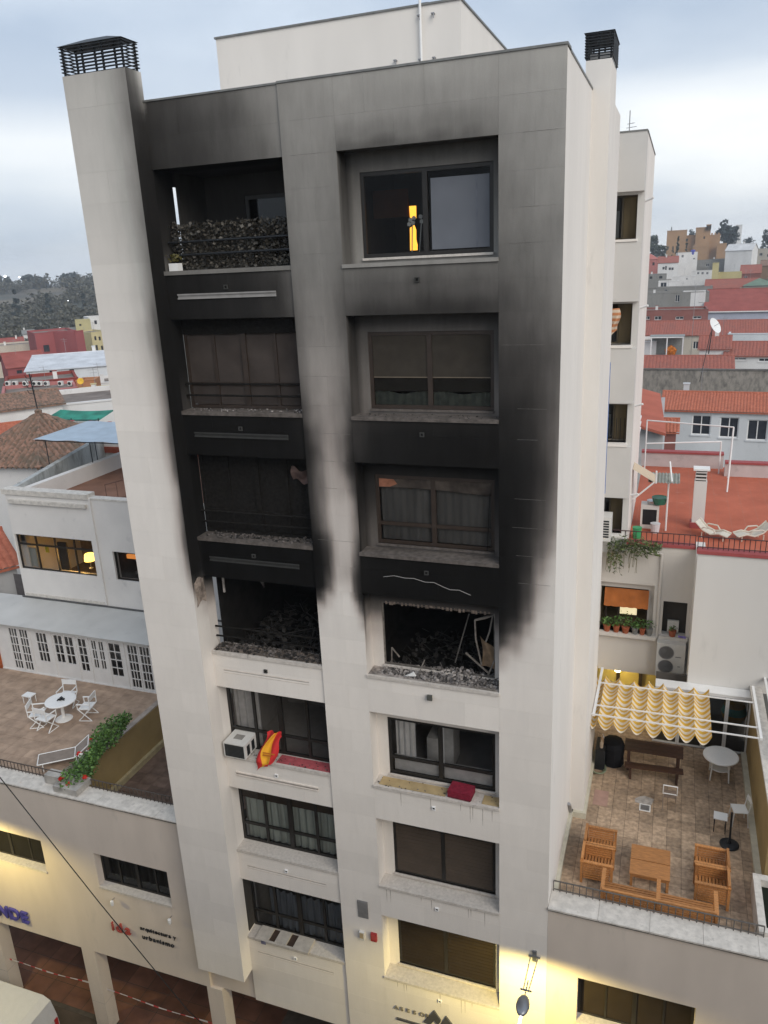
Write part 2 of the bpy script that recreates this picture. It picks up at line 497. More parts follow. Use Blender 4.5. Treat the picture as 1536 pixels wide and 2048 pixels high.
# ------------------------------------------------------------------ mesh helpers
WL = {}
def V(*a):
    return Vector(a)
class MB:
    """collects geometry; build() links it as one mesh object"""
    def __init__(s):
        s.v, s.f = [], []
    def quad(s, a, b, c, d):
        i = len(s.v)
        s.v += [Vector(a), Vector(b), Vector(c), Vector(d)]
        s.f.append((i, i + 1, i + 2, i + 3))
        return s
    def tri(s, a, b, c):
        i = len(s.v)
        s.v += [Vector(a), Vector(b), Vector(c)]
        s.f.append((i, i + 1, i + 2))
        return s
    def box(s, x0, x1, y0, y1, z0, z1, rz=0, piv=None, rx=0, ry=0):
        i = len(s.v)
        p = [V(x, y, z) for z in (z0, z1) for y in (y0, y1) for x in (x0, x1)]
        if rz or rx or ry:
            c = Vector(piv) if piv else V((x0 + x1) / 2, (y0 + y1) / 2, (z0 + z1) / 2)
            m = Matrix.Rotation(rz, 3, 'Z') @ Matrix.Rotation(ry, 3, 'Y') @ Matrix.Rotation(rx, 3, 'X')
            p = [m @ (q - c) + c for q in p]
        s.v += p
        s.f += [tuple(i + k for k in q) for q in ((0, 2, 3, 1), (4, 5, 7, 6), (0, 1, 5, 4), (2, 6, 7, 3), (0, 4, 6, 2), (1, 3, 7, 5))]
        return s
    def tube(s, p0, p1, r, n=8, r1=None, cap=True):
        p0, p1 = Vector(p0), Vector(p1)
        r1 = r if r1 is None else r1
        d = (p1 - p0).normalized()
        a = d.orthogonal().normalized()
        b = d.cross(a)
        i = len(s.v)
        for p, q in ((p0, r), (p1, r1)):
            for k in range(n):
                t = 2 * math.pi * k / n
                s.v.append(p + (a * math.cos(t) + b * math.sin(t)) * q)
        for k in range(n):
            s.f.append((i + k, i + (k + 1) % n, i + n + (k + 1) % n, i + n + k))
        if cap:
            s.f.append(tuple(i + k for k in reversed(range(n))))
            s.f.append(tuple(i + n + k for k in range(n)))
        return s
    def path(s, pts, r, n=6):
        for a, b in zip(pts, pts[1:]):
            s.tube(a, b, r, n)
        return s
    def lathe(s, prof, c=(0, 0, 0), n=16):
        c = Vector(c)
        i = len(s.v)
        for r, z in prof:
            for k in range(n):
                t = 2 * math.pi * k / n
                s.v.append(c + V(r * math.cos(t), r * math.sin(t), z))
        for j in range(len(prof) - 1):
            for k in range(n):
                a, b = i + j * n + k, i + j * n + (k + 1) % n
                s.f.append((a, b, b + n, a + n))
        s.f.append(tuple(i + k for k in reversed(range(n))))
        s.f.append(tuple(i + (len(prof) - 1) * n + k for k in range(n)))
        return s
    def prism(s, poly, axis, a, b):
        """poly: list of 2-D points; extruded along axis from a to b"""
        def mk(p, t):
            return V(t, p[0], p[1]) if axis == 'x' else (V(p[0], t, p[1]) if axis == 'y' else V(p[0], p[1], t))
        i, n = len(s.v), len(poly)
        s.v += [mk(p, a) for p in poly] + [mk(p, b) for p in poly]
        s.f.append(tuple(i + k for k in range(n)))
        s.f.append(tuple(i + n + k for k in reversed(range(n))))
        for k in range(n):
            s.f.append((i + k, i + n + k, i + n + (k + 1) % n, i + (k + 1) % n))
        return s
    def grid(s, fn, nu, nv):
        i = len(s.v)
        for a in range(nu + 1):
            for b in range(nv + 1):
                s.v.append(Vector(fn(a / nu, b / nv)))
        for a in range(nu):
            for b in range(nv):
                q = i + a * (nv + 1) + b
                s.f.append((q, q + nv + 1, q + nv + 2, q + 1))
        return s
    def gbox(s, x0, x1, y0, y1, z0, z1, st=0.12):
        """box whose faces are finely divided (to carry the soot tone)"""
        def n(a, b):
            return max(1, min(40, int(math.ceil(abs(b - a) / st))))
        nx, ny, nz_ = n(x0, x1), n(y0, y1), n(z0, z1)
        L = lambda a, b, t: a + (b - a) * t
        s.grid(lambda u, v: (L(x0, x1, u), y0, L(z0, z1, v)), nx, nz_)
        s.grid(lambda u, v: (L(x1, x0, u), y1, L(z0, z1, v)), nx, nz_)
        s.grid(lambda u, v: (x0, L(y1, y0, u), L(z0, z1, v)), ny, nz_)
        s.grid(lambda u, v: (x1, L(y0, y1, u), L(z0, z1, v)), ny, nz_)
        s.grid(lambda u, v: (L(x0, x1, u), L(y0, y1, v), z1), nx, ny)
        s.grid(lambda u, v: (L(x0, x1, u), L(y1, y0, v), z0), nx, ny)
        return s
    def wall(s, u0, u1, z0, z1, w0, w1, ops=(), plane='x'):
        """wall with rectangular openings (u0,u1,z0,z1); plane 'x': runs along x, thickness along y"""
        us = sorted({u0, u1, *[o[0] for o in ops], *[o[1] for o in ops]})
        zs = sorted({z0, z1, *[o[2] for o in ops], *[o[3] for o in ops]})
        us = [u for u in us if u0 <= u <= u1]
        zs = [z for z in zs if z0 <= z <= z1]
        def P(u, w, z):
            return V(u, w, z) if plane == 'x' else V(w, u, z)
        def solid(i, j):
            if i < 0 or j < 0 or i >= len(us) - 1 or j >= len(zs) - 1:
                return False
            cu, cz = (us[i] + us[i + 1]) / 2, (zs[j] + zs[j + 1]) / 2
            return not any(o[0] < cu < o[1] and o[2] < cz < o[3] for o in ops)
        for i in range(len(us) - 1):
            for j in range(len(zs) - 1):
                if not solid(i, j):
                    continue
                a, b, c, d = us[i], us[i + 1], zs[j], zs[j + 1]
                s.quad(P(a, w0, c), P(b, w0, c), P(b, w0, d), P(a, w0, d))
                s.quad(P(b, w1, c), P(a, w1, c), P(a, w1, d), P(b, w1, d))
                if not solid(i - 1, j):
                    s.quad(P(a, w1, c), P(a, w0, c), P(a, w0, d), P(a, w1, d))
                if not solid(i + 1, j):
                    s.quad(P(b, w0, c), P(b, w1, c), P(b, w1, d), P(b, w0, d))
                if not solid(i, j - 1):
                    s.quad(P(a, w0, c), P(a, w1, c), P(b, w1, c), P(b, w0, c))
                if not solid(i, j + 1):
                    s.quad(P(a, w0, d), P(b, w0, d), P(b, w1, d), P(a, w1, d))
        return s
    def leaves(s, n, fn, size, aspect=0.6):
        """n leaf-sized blades at points given by fn()"""
        for _ in range(n):
            c = Vector(fn())
            d = V(random.gauss(0, 1), random.gauss(0, 1), random.gauss(0, 0.7)).normalized()
            e_ = d.cross(V(random.gauss(0, 1), random.gauss(0, 1), random.gauss(0, 1))).normalized()
            L = size * random.uniform(0.6, 1.4)
            s.quad(c - d * L, c + e_ * L * aspect, c + d * L, c - e_ * L * aspect)
        return s
    def build(s, name, m, parent=None, smooth=False, tone=None, label=None, stuff=False):
        off = WL.get(parent.name, V(0, 0, 0)) if parent else V(0, 0, 0)
        me = bpy.data.meshes.new(name)
        me.from_pydata([tuple(p - off) for p in s.v], [], s.f)
        if m is not None:
            me.materials.append(m)
        if smooth:
            me.polygons.foreach_set('use_smooth', [True] * len(me.polygons))
        if tone is not None:
            at = me.attributes.new('tone', 'FLOAT', 'POINT')
            at.data.foreach_set('value', [tone(p.x, p.y, p.z) for p in s.v])
        o = bpy.data.objects.new(name, me)
        COL.objects.link(o)
        if parent:
            o.parent = parent
            WL[o.name] = off
        if label:
            o['label'] = label
        if stuff:
            o['kind'] = 'stuff'
        return o

def tag(o, label, cat, group=None):
    o['label'] = label
    o['category'] = cat
    if group:
        o['group'] = group
    return o
def thing(name, label, cat, loc=(0, 0, 0), rz=0, group=None, local=False):
    """Empty at the thing's base. local=True: parts are authored round (0,0,0); else in world coordinates"""
    o = bpy.data.objects.new(name, None)
    o.empty_display_size = 0.2
    COL.objects.link(o)
    o.location = loc
    o.rotation_euler = (0, 0, rz)
    WL[o.name] = V(0, 0, 0) if local else Vector(loc)
    return tag(o, label, cat, group)
def struct(o):
    o['kind'] = 'structure'
    return o
def copy_tree(o, parent=None):
    c = o.copy()
    COL.objects.link(c)
    c.parent = parent
    for ch in o.children:
        copy_tree(ch, c)
    return c
def dup(root, loc, rz, label, scale=None):
    c = copy_tree(root)
    c.location = loc
    c.rotation_euler = (0, 0, rz)
    c['label'] = label
    if scale:
        c.scale = scale
    return c
def share(name, me_obj, loc, parent, rz=0):
    """another piece with the same mesh data, as a part of parent; loc relative to the first piece"""
    o = bpy.data.objects.new(name, me_obj.data)
    COL.objects.link(o)
    o.parent = parent
    o.location = loc
    o.rotation_euler = (0, 0, rz)
    return o
_tc = {}
def text_mesh(txt, size, depth, name, m, parent, origin, bold=0.0, gap=.13):
    """raised lettering on a wall that faces -y; every letter is a part"""
    x = 0.0
    for ch in txt:
        if ch == ' ':
            x += size * 0.36
            continue
        cu = bpy.data.curves.new(name, 'FONT')
        cu.body = ch
        cu.size = size
        cu.extrude = depth / 2
        cu.offset = bold
        ob = bpy.data.objects.new(name, cu)
        COL.objects.link(ob)
        dg = bpy.context.evaluated_depsgraph_get()
        me = bpy.data.meshes.new_from_object(ob.evaluated_get(dg))
        xs = [v.co.x for v in me.vertices]
        w = max(xs) - min(xs)
        off = WL.get(parent.name, V(0, 0, 0))
        x0 = min(xs)
        for v in me.vertices:
            c = v.co.copy()
            v.co = V(origin[0] + x + c.x - x0, origin[1] - c.z, origin[2] + c.y) - off
        bpy.data.objects.remove(ob)
        me.materials.clear()
        me.materials.append(m)
        o = bpy.data.objects.new(name, me)
        COL.objects.link(o)
        o.parent = parent
        WL[o.name] = off
        x += w + size * gap
    return x

# ------------------------------------------------------------------ the soot stain, as grey values by place
def lin(v):
    v /= 255.0
    return v / 12.92 if v <= 0.04045 else ((v + 0.055) / 1.055) ** 2.4
CLEAN = 188.0
def alb(v):
    return 0.72 * lin(v) / lin(CLEAN)
T_MID = ((-4.2, -4.05, -3.9, -3.63, -3.35, -3.2, -3.07), (
    (1.25, 116, 120, 123, 126, 128, 129, 130), (0.6, 111, 116, 119, 121, 121, 120, 118), (0, 106, 111, 115, 116, 114, 111, 108), (-1, 100, 106, 110, 111, 108, 104, 100),
    (-2, 90, 98, 104, 107, 102, 96, 88), (-3, 72, 88, 101, 107, 97, 84, 68), (-4, 82, 100, 113, 119, 111, 98, 80), (-5, 56, 80, 108, 120, 107, 82, 56),
    (-5.6, 31, 48, 84, 122, 92, 52, 33), (-6, 25, 36, 70, 131, 96, 42, 27), (-6.5, 31, 48, 88, 146, 134, 82, 44), (-7, 32, 54, 98, 158, 156, 118, 70),
    (-7.5, 26, 44, 90, 162, 164, 122, 74), (-8, 20, 28, 60, 158, 160, 92, 42), (-8.5, 17, 21, 40, 158, 150, 62, 24), (-9, 19, 27, 84, 180, 172, 84, 25),
    (-9.3, 48, 92, 166, 188, 187, 152, 52), (-9.7, 160, 182, 188, 188, 188, 186, 140), (-10.1, 188, 188, 188, 188, 188, 188, 186)))
T_PIER = ((0, .3, .6, .86, 1.06, 1.15), (
    (1.25, 132, 134, 136, 138, 139, 140), (.6, 124, 127, 129, 131, 133, 135), (0, 112, 116, 121, 124, 127, 129), (-1, 101, 105, 110, 114, 118, 121),
    (-2, 86, 91, 97, 103, 108, 113), (-3, 64, 70, 77, 84, 91, 98), (-4, 46, 50, 57, 66, 77, 88), (-5, 31, 34, 42, 56, 74, 92),
    (-6, 21, 23, 31, 50, 80, 108), (-7, 20, 22, 34, 64, 106, 136), (-7.5, 19, 23, 38, 84, 132, 156), (-8, 18, 22, 42, 116, 164, 176),
    (-8.5, 18, 23, 62, 152, 180, 185), (-9, 18, 29, 98, 174, 187, 188), (-9.4, 22, 58, 152, 186, 188, 188), (-9.8, 50, 122, 180, 188, 188, 188),
    (-10.2, 142, 180, 188, 188, 188, 188), (-10.6, 188, 188, 188, 188, 188, 188)))
T_WIN = ((-3.07, -2.5, -1.5, -.6, 0), (
    (1.25, 130, 131, 133, 133, 133), (.6, 118, 119, 121, 122, 123), (.25, 102, 100, 102, 104, 112), (0, 80, 72, 76, 82, 98),
    (-2.03, 92, 88, 86, 87, 88), (-2.5, 82, 75, 71, 71, 76), (-3, 64, 46, 43, 43, 54), (-5, 58, 38, 31, 29, 30), (-5.5, 48, 26, 22, 21, 22),
    (-6, 34, 22, 20, 20, 20), (-8, 26, 20, 18, 18, 18), (-9.02, 22, 17, 17, 17, 17), (-10.9, 186, 186, 186, 186, 186), (-11.2, 188, 188, 188, 188, 188)))
T_BAY = ((-7.25, -6.5, -5.5, -4.6, -4.2), (
    (1.25, 50, 58, 78, 108, 126), (.6, 43, 50, 68, 96, 114), (0, 40, 45, 60, 84, 104), (-2, 24, 27, 34, 52, 82), (-2.5, 24, 26, 32, 42, 74),
    (-3, 24, 25, 30, 40, 60), (-5, 18, 18, 19, 21, 28), (-6, 16, 16, 17, 17, 21), (-8, 15, 15, 15, 15, 16), (-9.02, 15, 15, 15, 15, 16),
    (-10.9, 184, 186, 186, 186, 186), (-11.2, 188, 188, 188, 188, 188)))
T_FIN = ((-8.73, -8.3, -7.9, -7.6, -7.4, -7.22), (
    (1.8, 154, 153, 149, 140, 127, 112), (0, 166, 163, 156, 143, 126, 104), (-2, 177, 175, 170, 156, 130, 98), (-3, 181, 179, 175, 158, 124, 72),
    (-4, 184, 182, 178, 165, 134, 72), (-5, 185, 184, 182, 172, 136, 58), (-6, 187, 186, 184, 178, 142, 56), (-7, 188, 188, 187, 182, 152, 56),
    (-8, 188, 188, 188, 185, 156, 54), (-8.5, 188, 188, 188, 187, 170, 74), (-9, 188, 188, 188, 188, 183, 116), (-9.5, 188, 188, 188, 188, 188, 184), (-10, 188, 188, 188, 188, 188, 188)))
T_FINS = ((-.4, -.2, .1), ((1.8, 72, 98, 172), (1.3, 62, 74, 120), (0.9, 52, 46, 48), (0, 36, 33, 32), (-3, 25, 24, 24), (-6, 23, 22, 22), (-8.8, 24, 22, 24), (-9.1, 70, 44, 60), (-9.35, 150, 120, 70), (-9.7, 184, 176, 150), (-10.2, 188, 188, 184)))
T_JAMB = ((0, 1), ((0, 66, 66), (-.3, 84, 84), (-2, 118, 118), (-3, 52, 52), (-3.4, 74, 74), (-5, 100, 100), (-6, 26, 26), (-6.6, 40, 40), (-8, 84, 84), (-9, 20, 20), (-9.5, 84, 84), (-9.9, 150, 150), (-10.6, 176, 176), (-11, 182, 182), (-11.3, 188, 188)))
T_LOG = ((-7.3, -4.2), ((.1, 22, 22), (-.4, 22, 22), (-1.5, 40, 44), (-2, 90, 60), (-2.9, 22, 24), (-4, 24, 26), (-5, 50, 40), (-6, 18, 18), (-8, 20, 20), (-9, 20, 30), (-9.5, 110, 60), (-10, 170, 140), (-11, 182, 182), (-11.3, 188, 188)))
def look(T, u, z):
    us, rows = T
    if z >= rows[0][0]:
        r0 = r1 = rows[0]
        t = 0
    elif z <= rows[-1][0]:
        r0 = r1 = rows[-1]
        t = 0
    else:
        for a, b in zip(rows, rows[1:]):
            if a[0] >= z >= b[0]:
                r0, r1, t = a, b, (a[0] - z) / (a[0] - b[0])
                break
    t = t * t * (3 - 2 * t) if t else 0
    u = min(max(u, us[0]), us[-1])
    for i in range(len(us) - 1):
        if us[i] <= u <= us[i + 1]:
            s = (u - us[i]) / (us[i + 1] - us[i])
            s = s * s * (3 - 2 * s)
            p = r0[i + 1] * (1 - s) + r0[i + 2] * s
            q = r1[i + 1] * (1 - s) + r1[i + 2] * s
            return p * (1 - t) + q * t
from mathutils import noise as _ns
def warp(x, z):
    # ragged plume edges: soot drifts and licks upward
    if z < -10.6:
        return x, z
    a = _ns.noise(V(x * 1.1, 3.1, z * .55))
    b = _ns.noise(V(x * 3.7, 7.7, z * 1.7))
    c = _ns.noise(V(x * 1.7, 11.3, z * .9))
    return x + .09 * a + .045 * b, z + .28 * c + .14 * b
def tone(x, y, z):
    xw_, zw_ = warp(x, z)
    if -4.2 <= x <= -3.07 and y <= .06:
        return alb(look(T_MID, min(max(xw_, -4.2), -3.07), zw_))
    if 0 <= x and y <= .06:
        return alb(look(T_PIER, max(0, xw_), zw_))
    if x < -7.2 and y < -.36 and not (x > -7.23 and y > -0.39):
        return alb(look(T_FIN, xw_, zw_))
    if y <= .06 and x > -7.2:
        z = max(min(zw_, z + .05), z - .05)
    if x < -7.2 and y < 0.12:
        if x > -7.23 and y > -0.39:
            return alb(look(T_FINS, y, z))
        return alb(look(T_FIN, x, z))
    if y > 0.06 and -7.3 < x < -4.1:
        return alb(look(T_LOG, x, z))
    if y > 0.06 and -3.2 < x < 0.1:
        return alb(look(T_JAMB, 0, z) * (.66 if x < -3.05 and z > -8.6 else 1))  # sooted left jambs darkened further in colour, offsetting the sun on them
    if x < -4.2:
        return alb(look(T_BAY, x, z))
    if x < -3.07:
        return alb(look(T_MID, x, z))
    if x < 0:
        return alb(look(T_WIN, x, z))
    return alb(look(T_PIER, x, z))

# ------------------------------------------------------------------ ground and street
GZ = -25.8
M_STREET = mat('street_paving', (0.075, 0.058, 0.045), 0.8, 0.3, 1.2, bump=0.3)
M_GROUND = mat('town_ground', (0.10, 0.09, 0.075), 0.95, 0.3, 0.05)
M_ARC = mat('arcade_tile', (0.17, 0.08, 0.05), 0.5, 0.25, 2.0, rnd=0.22)
struct(MB().quad((-60, -40, GZ - 0.012), (60, -40, GZ - 0.012), (60, 1.2, GZ - 0.012), (-60, 1.2, GZ - 0.012)).build('street', M_STREET))

# unseen house added across the street, under the viewpoint, to darken the lower facade
OPH = thing('opposite_house', 'unseen tan house across the street, added to shade the lower facade', 'house', (0, -19, GZ))
MB().wall(-30, 34, GZ, -5.2, -17.2, -16.8, [(-27 + 4 * i, -25.4 + 4 * i, z, z + 1.7) for i in range(15) for z in (-22.5, -19.3, -16.1, -12.9, -9.7)]).box(-30, 34, -26, -17.2, -5.4, -5.2).build('wall', mat('tan_render', (.40, .33, .26), .9, .1, 1), OPH)
MB().box(-29.9, 33.9, -17.6, -17.5, GZ, -5.5).build('dark_interior', mat('opposite_dark', (.03, .03, .03), .4), OPH)

# ------------------------------------------------------------------ the burnt apartment building
APT = thing('apartment_building', 'tall white apartment building with black soot streaks above two burnt-out middle windows', 'building', (-3.5, 0, GZ))
BAYX0, BAYX1, WX0, WX1, FX1 = -7.22, -4.2, -3.07, 0.0, 1.15
ZB = -22.4
backing = MB()
# backing walls behind the facing slabs (25 mm back), only where the front is solid
BY = 0.0035
backing.gbox(BAYX1 + .004, WX0 - .004, BY, .38, ZB + .004, 1.2, .3)
backing.gbox(WX1 + .004, FX1 - .03, BY, .38, ZB + .004, 1.2, .3)
for k in range(8):
    zt = 1.2 if k == 0 else -3 * k + 3 - 2.03
    zb_ = -3.0 * k if k < 7 else ZB
    backing.gbox(BAYX0 + .004, BAYX1 - .004, BY + .05, .38, zb_ + .004, zt - .06, .3)
    backing.gbox(WX0 + .004, WX1 - .004, BY, .36, zb_ + .004, zt - .06, .3)
front = backing.build('front_wall', M_RENDER, APT, tone=lambda x, y, z: tone(x, min(y, .05), z))
# facing slabs
def slab(x0, x1, z0, z1, y=0.0, par=front, th=0.034):
    g = 0.001
    MB().gbox(x0 + g, x1 - g, y + random.uniform(-.0006, .0006), y + th, z0 + g, z1 - g, 0.095 if z1 > -10.4 else .4).build('facing_slab', M_RENDER, par, tone=tone)
rows = [1.25, 0.6]
while rows[-1] > ZB + .7:
    rows.append(round(rows[-1] - 0.6, 3))
rows.append(ZB)
for i in range(len(rows) - 1):
    z1, z0 = rows[i], rows[i + 1]
    for (a, b) in ((BAYX1, WX0), (WX1, FX1)):
        if i % 2:
            m_ = a + (b - a) * 0.56
            slab(a, m_, z0, z1)
            slab(m_, b, z0, z1)
        else:
            slab(a, b, z0, z1)
for k in range(8):
    zt = 1.25 if k == 0 else -3 * k + 3 - 2.03
    zb_ = -3.0 * k if k < 7 else ZB
    bands = [zt] + [r for r in rows if zb_ + .2 < r < zt - .2] + [zb_]
    for i in range(len(bands) - 1):
        for (a, b, y) in ((BAYX0, BAYX1, 0.05), (WX0, WX1, 0.0)):
            cuts = [a, a + 1.15, a + 2.3, b] if (i + k) % 2 else [a, a + 0.6, a + 1.75, b]
            if y > 0:
                cuts = [a, a + 1.5, b] if (i + k) % 2 else [a, a + .75, a + 2.25, b]
            for c, d in zip(cuts, cuts[1:]):
                slab(c, d, bands[i + 1], bands[i], y)
# reveals, soffits and recessed inner walls
JW = 0.43
rev = MB()
for k in range(7):
    zt, zs = -3.0 * k, -3.0 * k - 2.03
    rev.grid(lambda u, v: (WX0, .034 + (JW - .034) * u, zs + (zt - zs) * v), 3, 16)
    rev.grid(lambda u, v: (WX1, JW + (.034 - JW) * u, zs + (zt - zs) * v), 3, 16)
    rev.grid(lambda u, v: (WX0 + 3.07 * u, .034 + (JW - .034) * v, zt), 8, 3)
    # inner wall with window opening
    o = (-2.8, -0.18, zt - 1.93, zt - 0.36)
    for (a, b, c, d) in ((WX0, o[0], zs, zt), (o[1], WX1, zs, zt), (o[0], o[1], o[3], zt), (o[0], o[1], zs, o[2])):
        rev.gbox(a, b, JW, JW + .09, c, d, 0.2)
rev.build('window_recess', M_RENDER, APT, tone=tone)
log = MB()
for k in range(7):
    zt, zs = -3.0 * k, -3.0 * k - 2.03
    yd = 0.45 if k else 2.0
    log.grid(lambda u, v: (BAYX1, yd + (.034 - yd) * u, zs + (zt - zs) * v), 4, 16)
    log.grid(lambda u, v: (BAYX0 + 3.02 * u, .084 + (yd - .084) * v, zt), 8, 4)
    if k:
        log.grid(lambda u, v: (BAYX0, .1 + (yd - .1) * u, zs + (zt - zs) * v), 4, 16)
    else:
        log.gbox(BAYX0 - .03, BAYX0, .1, .73, zs, zt, .2)
        log.gbox(BAYX0 - .03, BAYX0, .88, 2.1, zs, zt, .2)
        log.gbox(BAYX0 - .03, BAYX0, .73, .88, -.28, 0, .2)
        log.gbox(BAYX0 - .03, BAYX0, .73, .88, zs, -1.75, .2)
        log.gbox(BAYX0, BAYX0 + 1.0, 2.0, 2.1, zs, zt, .25)
        log.gbox(BAYX0 + 1.0, BAYX1, 2.0, 2.1, -.45, zt, .25)
log.build('loggia_reveal', M_RENDER, APT, tone=lambda x, y, z: tone(min(max(x, -7.22), -4.21), max(y, .2), z) if not (y > .86 and z > -1.9) else alb(52))
# fin with chimney
fin = MB()
fin.gbox(-8.725, -7.225, -.3965, .08, -21.2, 1.75, .3)
finw = fin.build('fin_wall', M_RENDER, APT, tone=lambda x, y, z: alb(look(T_FIN, x, z)))
frows = [1.8, 1.2] + [r for r in rows[2:] if r > -20.9] + [-21.25]
for i in range(len(frows) - 1):
    z1, z0 = frows[i], frows[i + 1]
    cuts = (-8.73, -7.22) if i % 2 else (-8.73, -7.98, -7.22)
    for a, b in zip(cuts, cuts[1:]):
        g = .001
        MB().gbox(a + g, b - g, -.4, -.365, z0 + g, z1 - g, .10 if z1 > -10 else .4).build('facing_slab', M_RENDER, finw, tone=tone)
fs = MB()
fs.grid(lambda u, v: (-7.22, -.4 + .5 * u, -21.25 + 23.05 * v), 6, 150)
fs.grid(lambda u, v: (-8.73, .1 - .5 * u, -21.25 + 23.05 * v), 2, 40)
fs.grid(lambda u, v: (-8.73 + 1.51 * u, -.4 + .5 * v, 1.8), 6, 2)
fs.grid(lambda u, v: (-8.73 + 1.51 * u, .1 - .5 * v, -21.25), 6, 2)
fs.grid(lambda u, v: (-7.22 - 1.51 * u, .1, -21.25 + 23.05 * v), 4, 40)
fs.build('fin_return', M_RENDER, finw, tone=lambda x, y, z: alb(look(T_FINS, y, z)) if x > -7.225 else alb(170))
# a blistered patch of bare plaster where the fin side meets the burnt loggia
bl = MB()
bl.grid(lambda u, v: (-7.212 + .02 * math.sin(math.pi * u) * math.sin(math.pi * v), -.33 + .40 * u + .03 * math.sin(5 * v), -9.62 + .62 * v - .05 * math.cos(6 * u)), 8, 8)
bl.build('blistered_plaster', mat('bare_plaster', (0.30, 0.245, 0.205), .95, .45, 9, bump=.8, stain=.75, stain_col=(.05, .038, .03)), finw)

def louvre_cap(x0, x1, y0, y1, z0, z1, n, parent):
    w = .035
    fr = MB().box(x0, x1, y0, y1, z0, z0 + .02).build('chimney_cap', M_METALB, parent)
    spots = [(x0, y0), (x1 - w, y0), (x0, y1 - w), (x1 - w, y1 - w)]
    m = max(1, round((x1 - x0) / .42) - 1)
    for k in range(m):
        xx = x0 + (x1 - x0) * (k + 1) / (m + 1) - w / 2
        spots += [(xx, y0 + .003), (xx, y1 - w - .003)]
    for (x, y) in spots:
        MB().box(x, x + w, y, y + w, z0 + .02, z1).build('cap_post', M_METALB, fr)
    t = MB()
    zc = z1 + .13
    cx, cy = (x0 + x1) / 2, (y0 + y1) / 2
    e_ = .05
    a = [(x0 - e_, y0 - e_, z1), (x1 + e_, y0 - e_, z1), (x1 + e_, y1 + e_, z1), (x0 - e_, y1 + e_, z1)]
    rx = min((x1 - x0) / 2, .6) * .8
    p, q = (x0 + rx, cy, zc), (x1 - rx, cy, zc)
    t.quad(a[0], a[1], q, p).quad(a[2], a[3], p, q).tri(a[1], a[2], q).tri(a[3], a[0], p).quad(a[3], a[2], a[1], a[0])
    t.build('cap_roof', M_METALB, fr)
    st = (z1 - z0 - .04) / n
    for k in range(n):
        z = z0 + .03 + k * st
        s_ = MB()
        d, h = .03, .012
        for (X0, X1, Y0, Y1) in ((x0 - d, x1 + d, y0 - d, y0), (x0 - d, x1 + d, y1, y1 + d), (x0 - d, x0, y0, y1), (x1, x1 + d, y0, y1)):
            s_.box(X0, X1, Y0, Y1, z + .03, z + .03 + h + .006)
        s_.build('louvre', M_METALB, fr)
louvre_cap(-8.70, -7.25, -.37, .07, 1.8, 2.32, 8, APT)

# side wall, rear chimney, rear stair block, roof
sd = MB()
sd.box(1.12, FX1, .036, 4.0, -22.1, 1.22)
sd.box(1.10, FX1 - .03, 4.0, 10.1, -22.1, 1.18)
sd.build('side_wall', M_SIDE, APT)
rw = MB()
rw.box(-8.7, 1.10, 17.6, 17.9, GZ, 1.2)
rw.box(-8.72, -8.5, 4.6, 17.6, -22.1, 1.2)
rw.build('rear_wall', M_SIDE, APT)
MB().box(-8.5, 1.10, .38, 17.6, .55, .75).build('roof_slab', mat('roof_gravel', (.3, .29, .28), .95, .2), APT)
cap = MB()
cap.box(BAYX0 + .003, BAYX1, .03, .40, 1.25, 1.285)
cap.box(BAYX1 + .002, FX1 + .015, -.02, .40, 1.252, 1.29)
cap.box(FX1 - .38, FX1 + .015, .402, 4.0, 1.22, 1.262)
cap.build('parapet_capping', M_CAP, APT)
rc = MB()
rc.box(1.0, 1.52, 4.0, 5.35, -17.3, 1.77)
rc.box(1.0, 1.52, 5.35, 7.0, -17.3, 1.1)
rc.build('chimney_stack', M_SIDE, APT)
louvre_cap(1.0, 1.52, 4.02, 5.33, 1.77, 2.28, 9, APT)
MB().box(1.02, 1.5, 4.6, 5.3, 1.772, 2.0).build('chimney_flue', M_WHITE, APT)
ph = MB()
ph.box(-7.7, -1.66, 4.0, 12.0, .75, 3.25)
ph.build('penthouse_wall', M_SIDE, APT)
MB().box(-7.73, -1.63, 3.97, 12.03, 3.25, 3.29).build('penthouse_capping', M_CAP, APT)
pp = MB()
pp.tube((-2.55, 3.93, 1.0), (-2.55, 3.93, 3.9), .03, 8)
pp.build('mast', M_WHITE, APT)
for (x, z) in ((-2.62, 3.05), (-2.3, 3.05), (-2.62, 2.2), (-2.3, 2.2), (-3.2, 2.25)):
    MB().box(x, x + .07, 3.9, 4.0, z, z + .02).tube((x + .06, 3.91, z), (x + .06, 3.91, z - .09), .012, 6).build('wall_bracket', M_METALG, APT)
louvre_cap(-3.6, -3.05, 6.6, 7.2, 3.6, 4.0, 6, APT)
MB().box(-3.58, -3.07, 6.62, 7.18, 3.29, 3.6).build('chimney_flue', M_SIDE, APT)

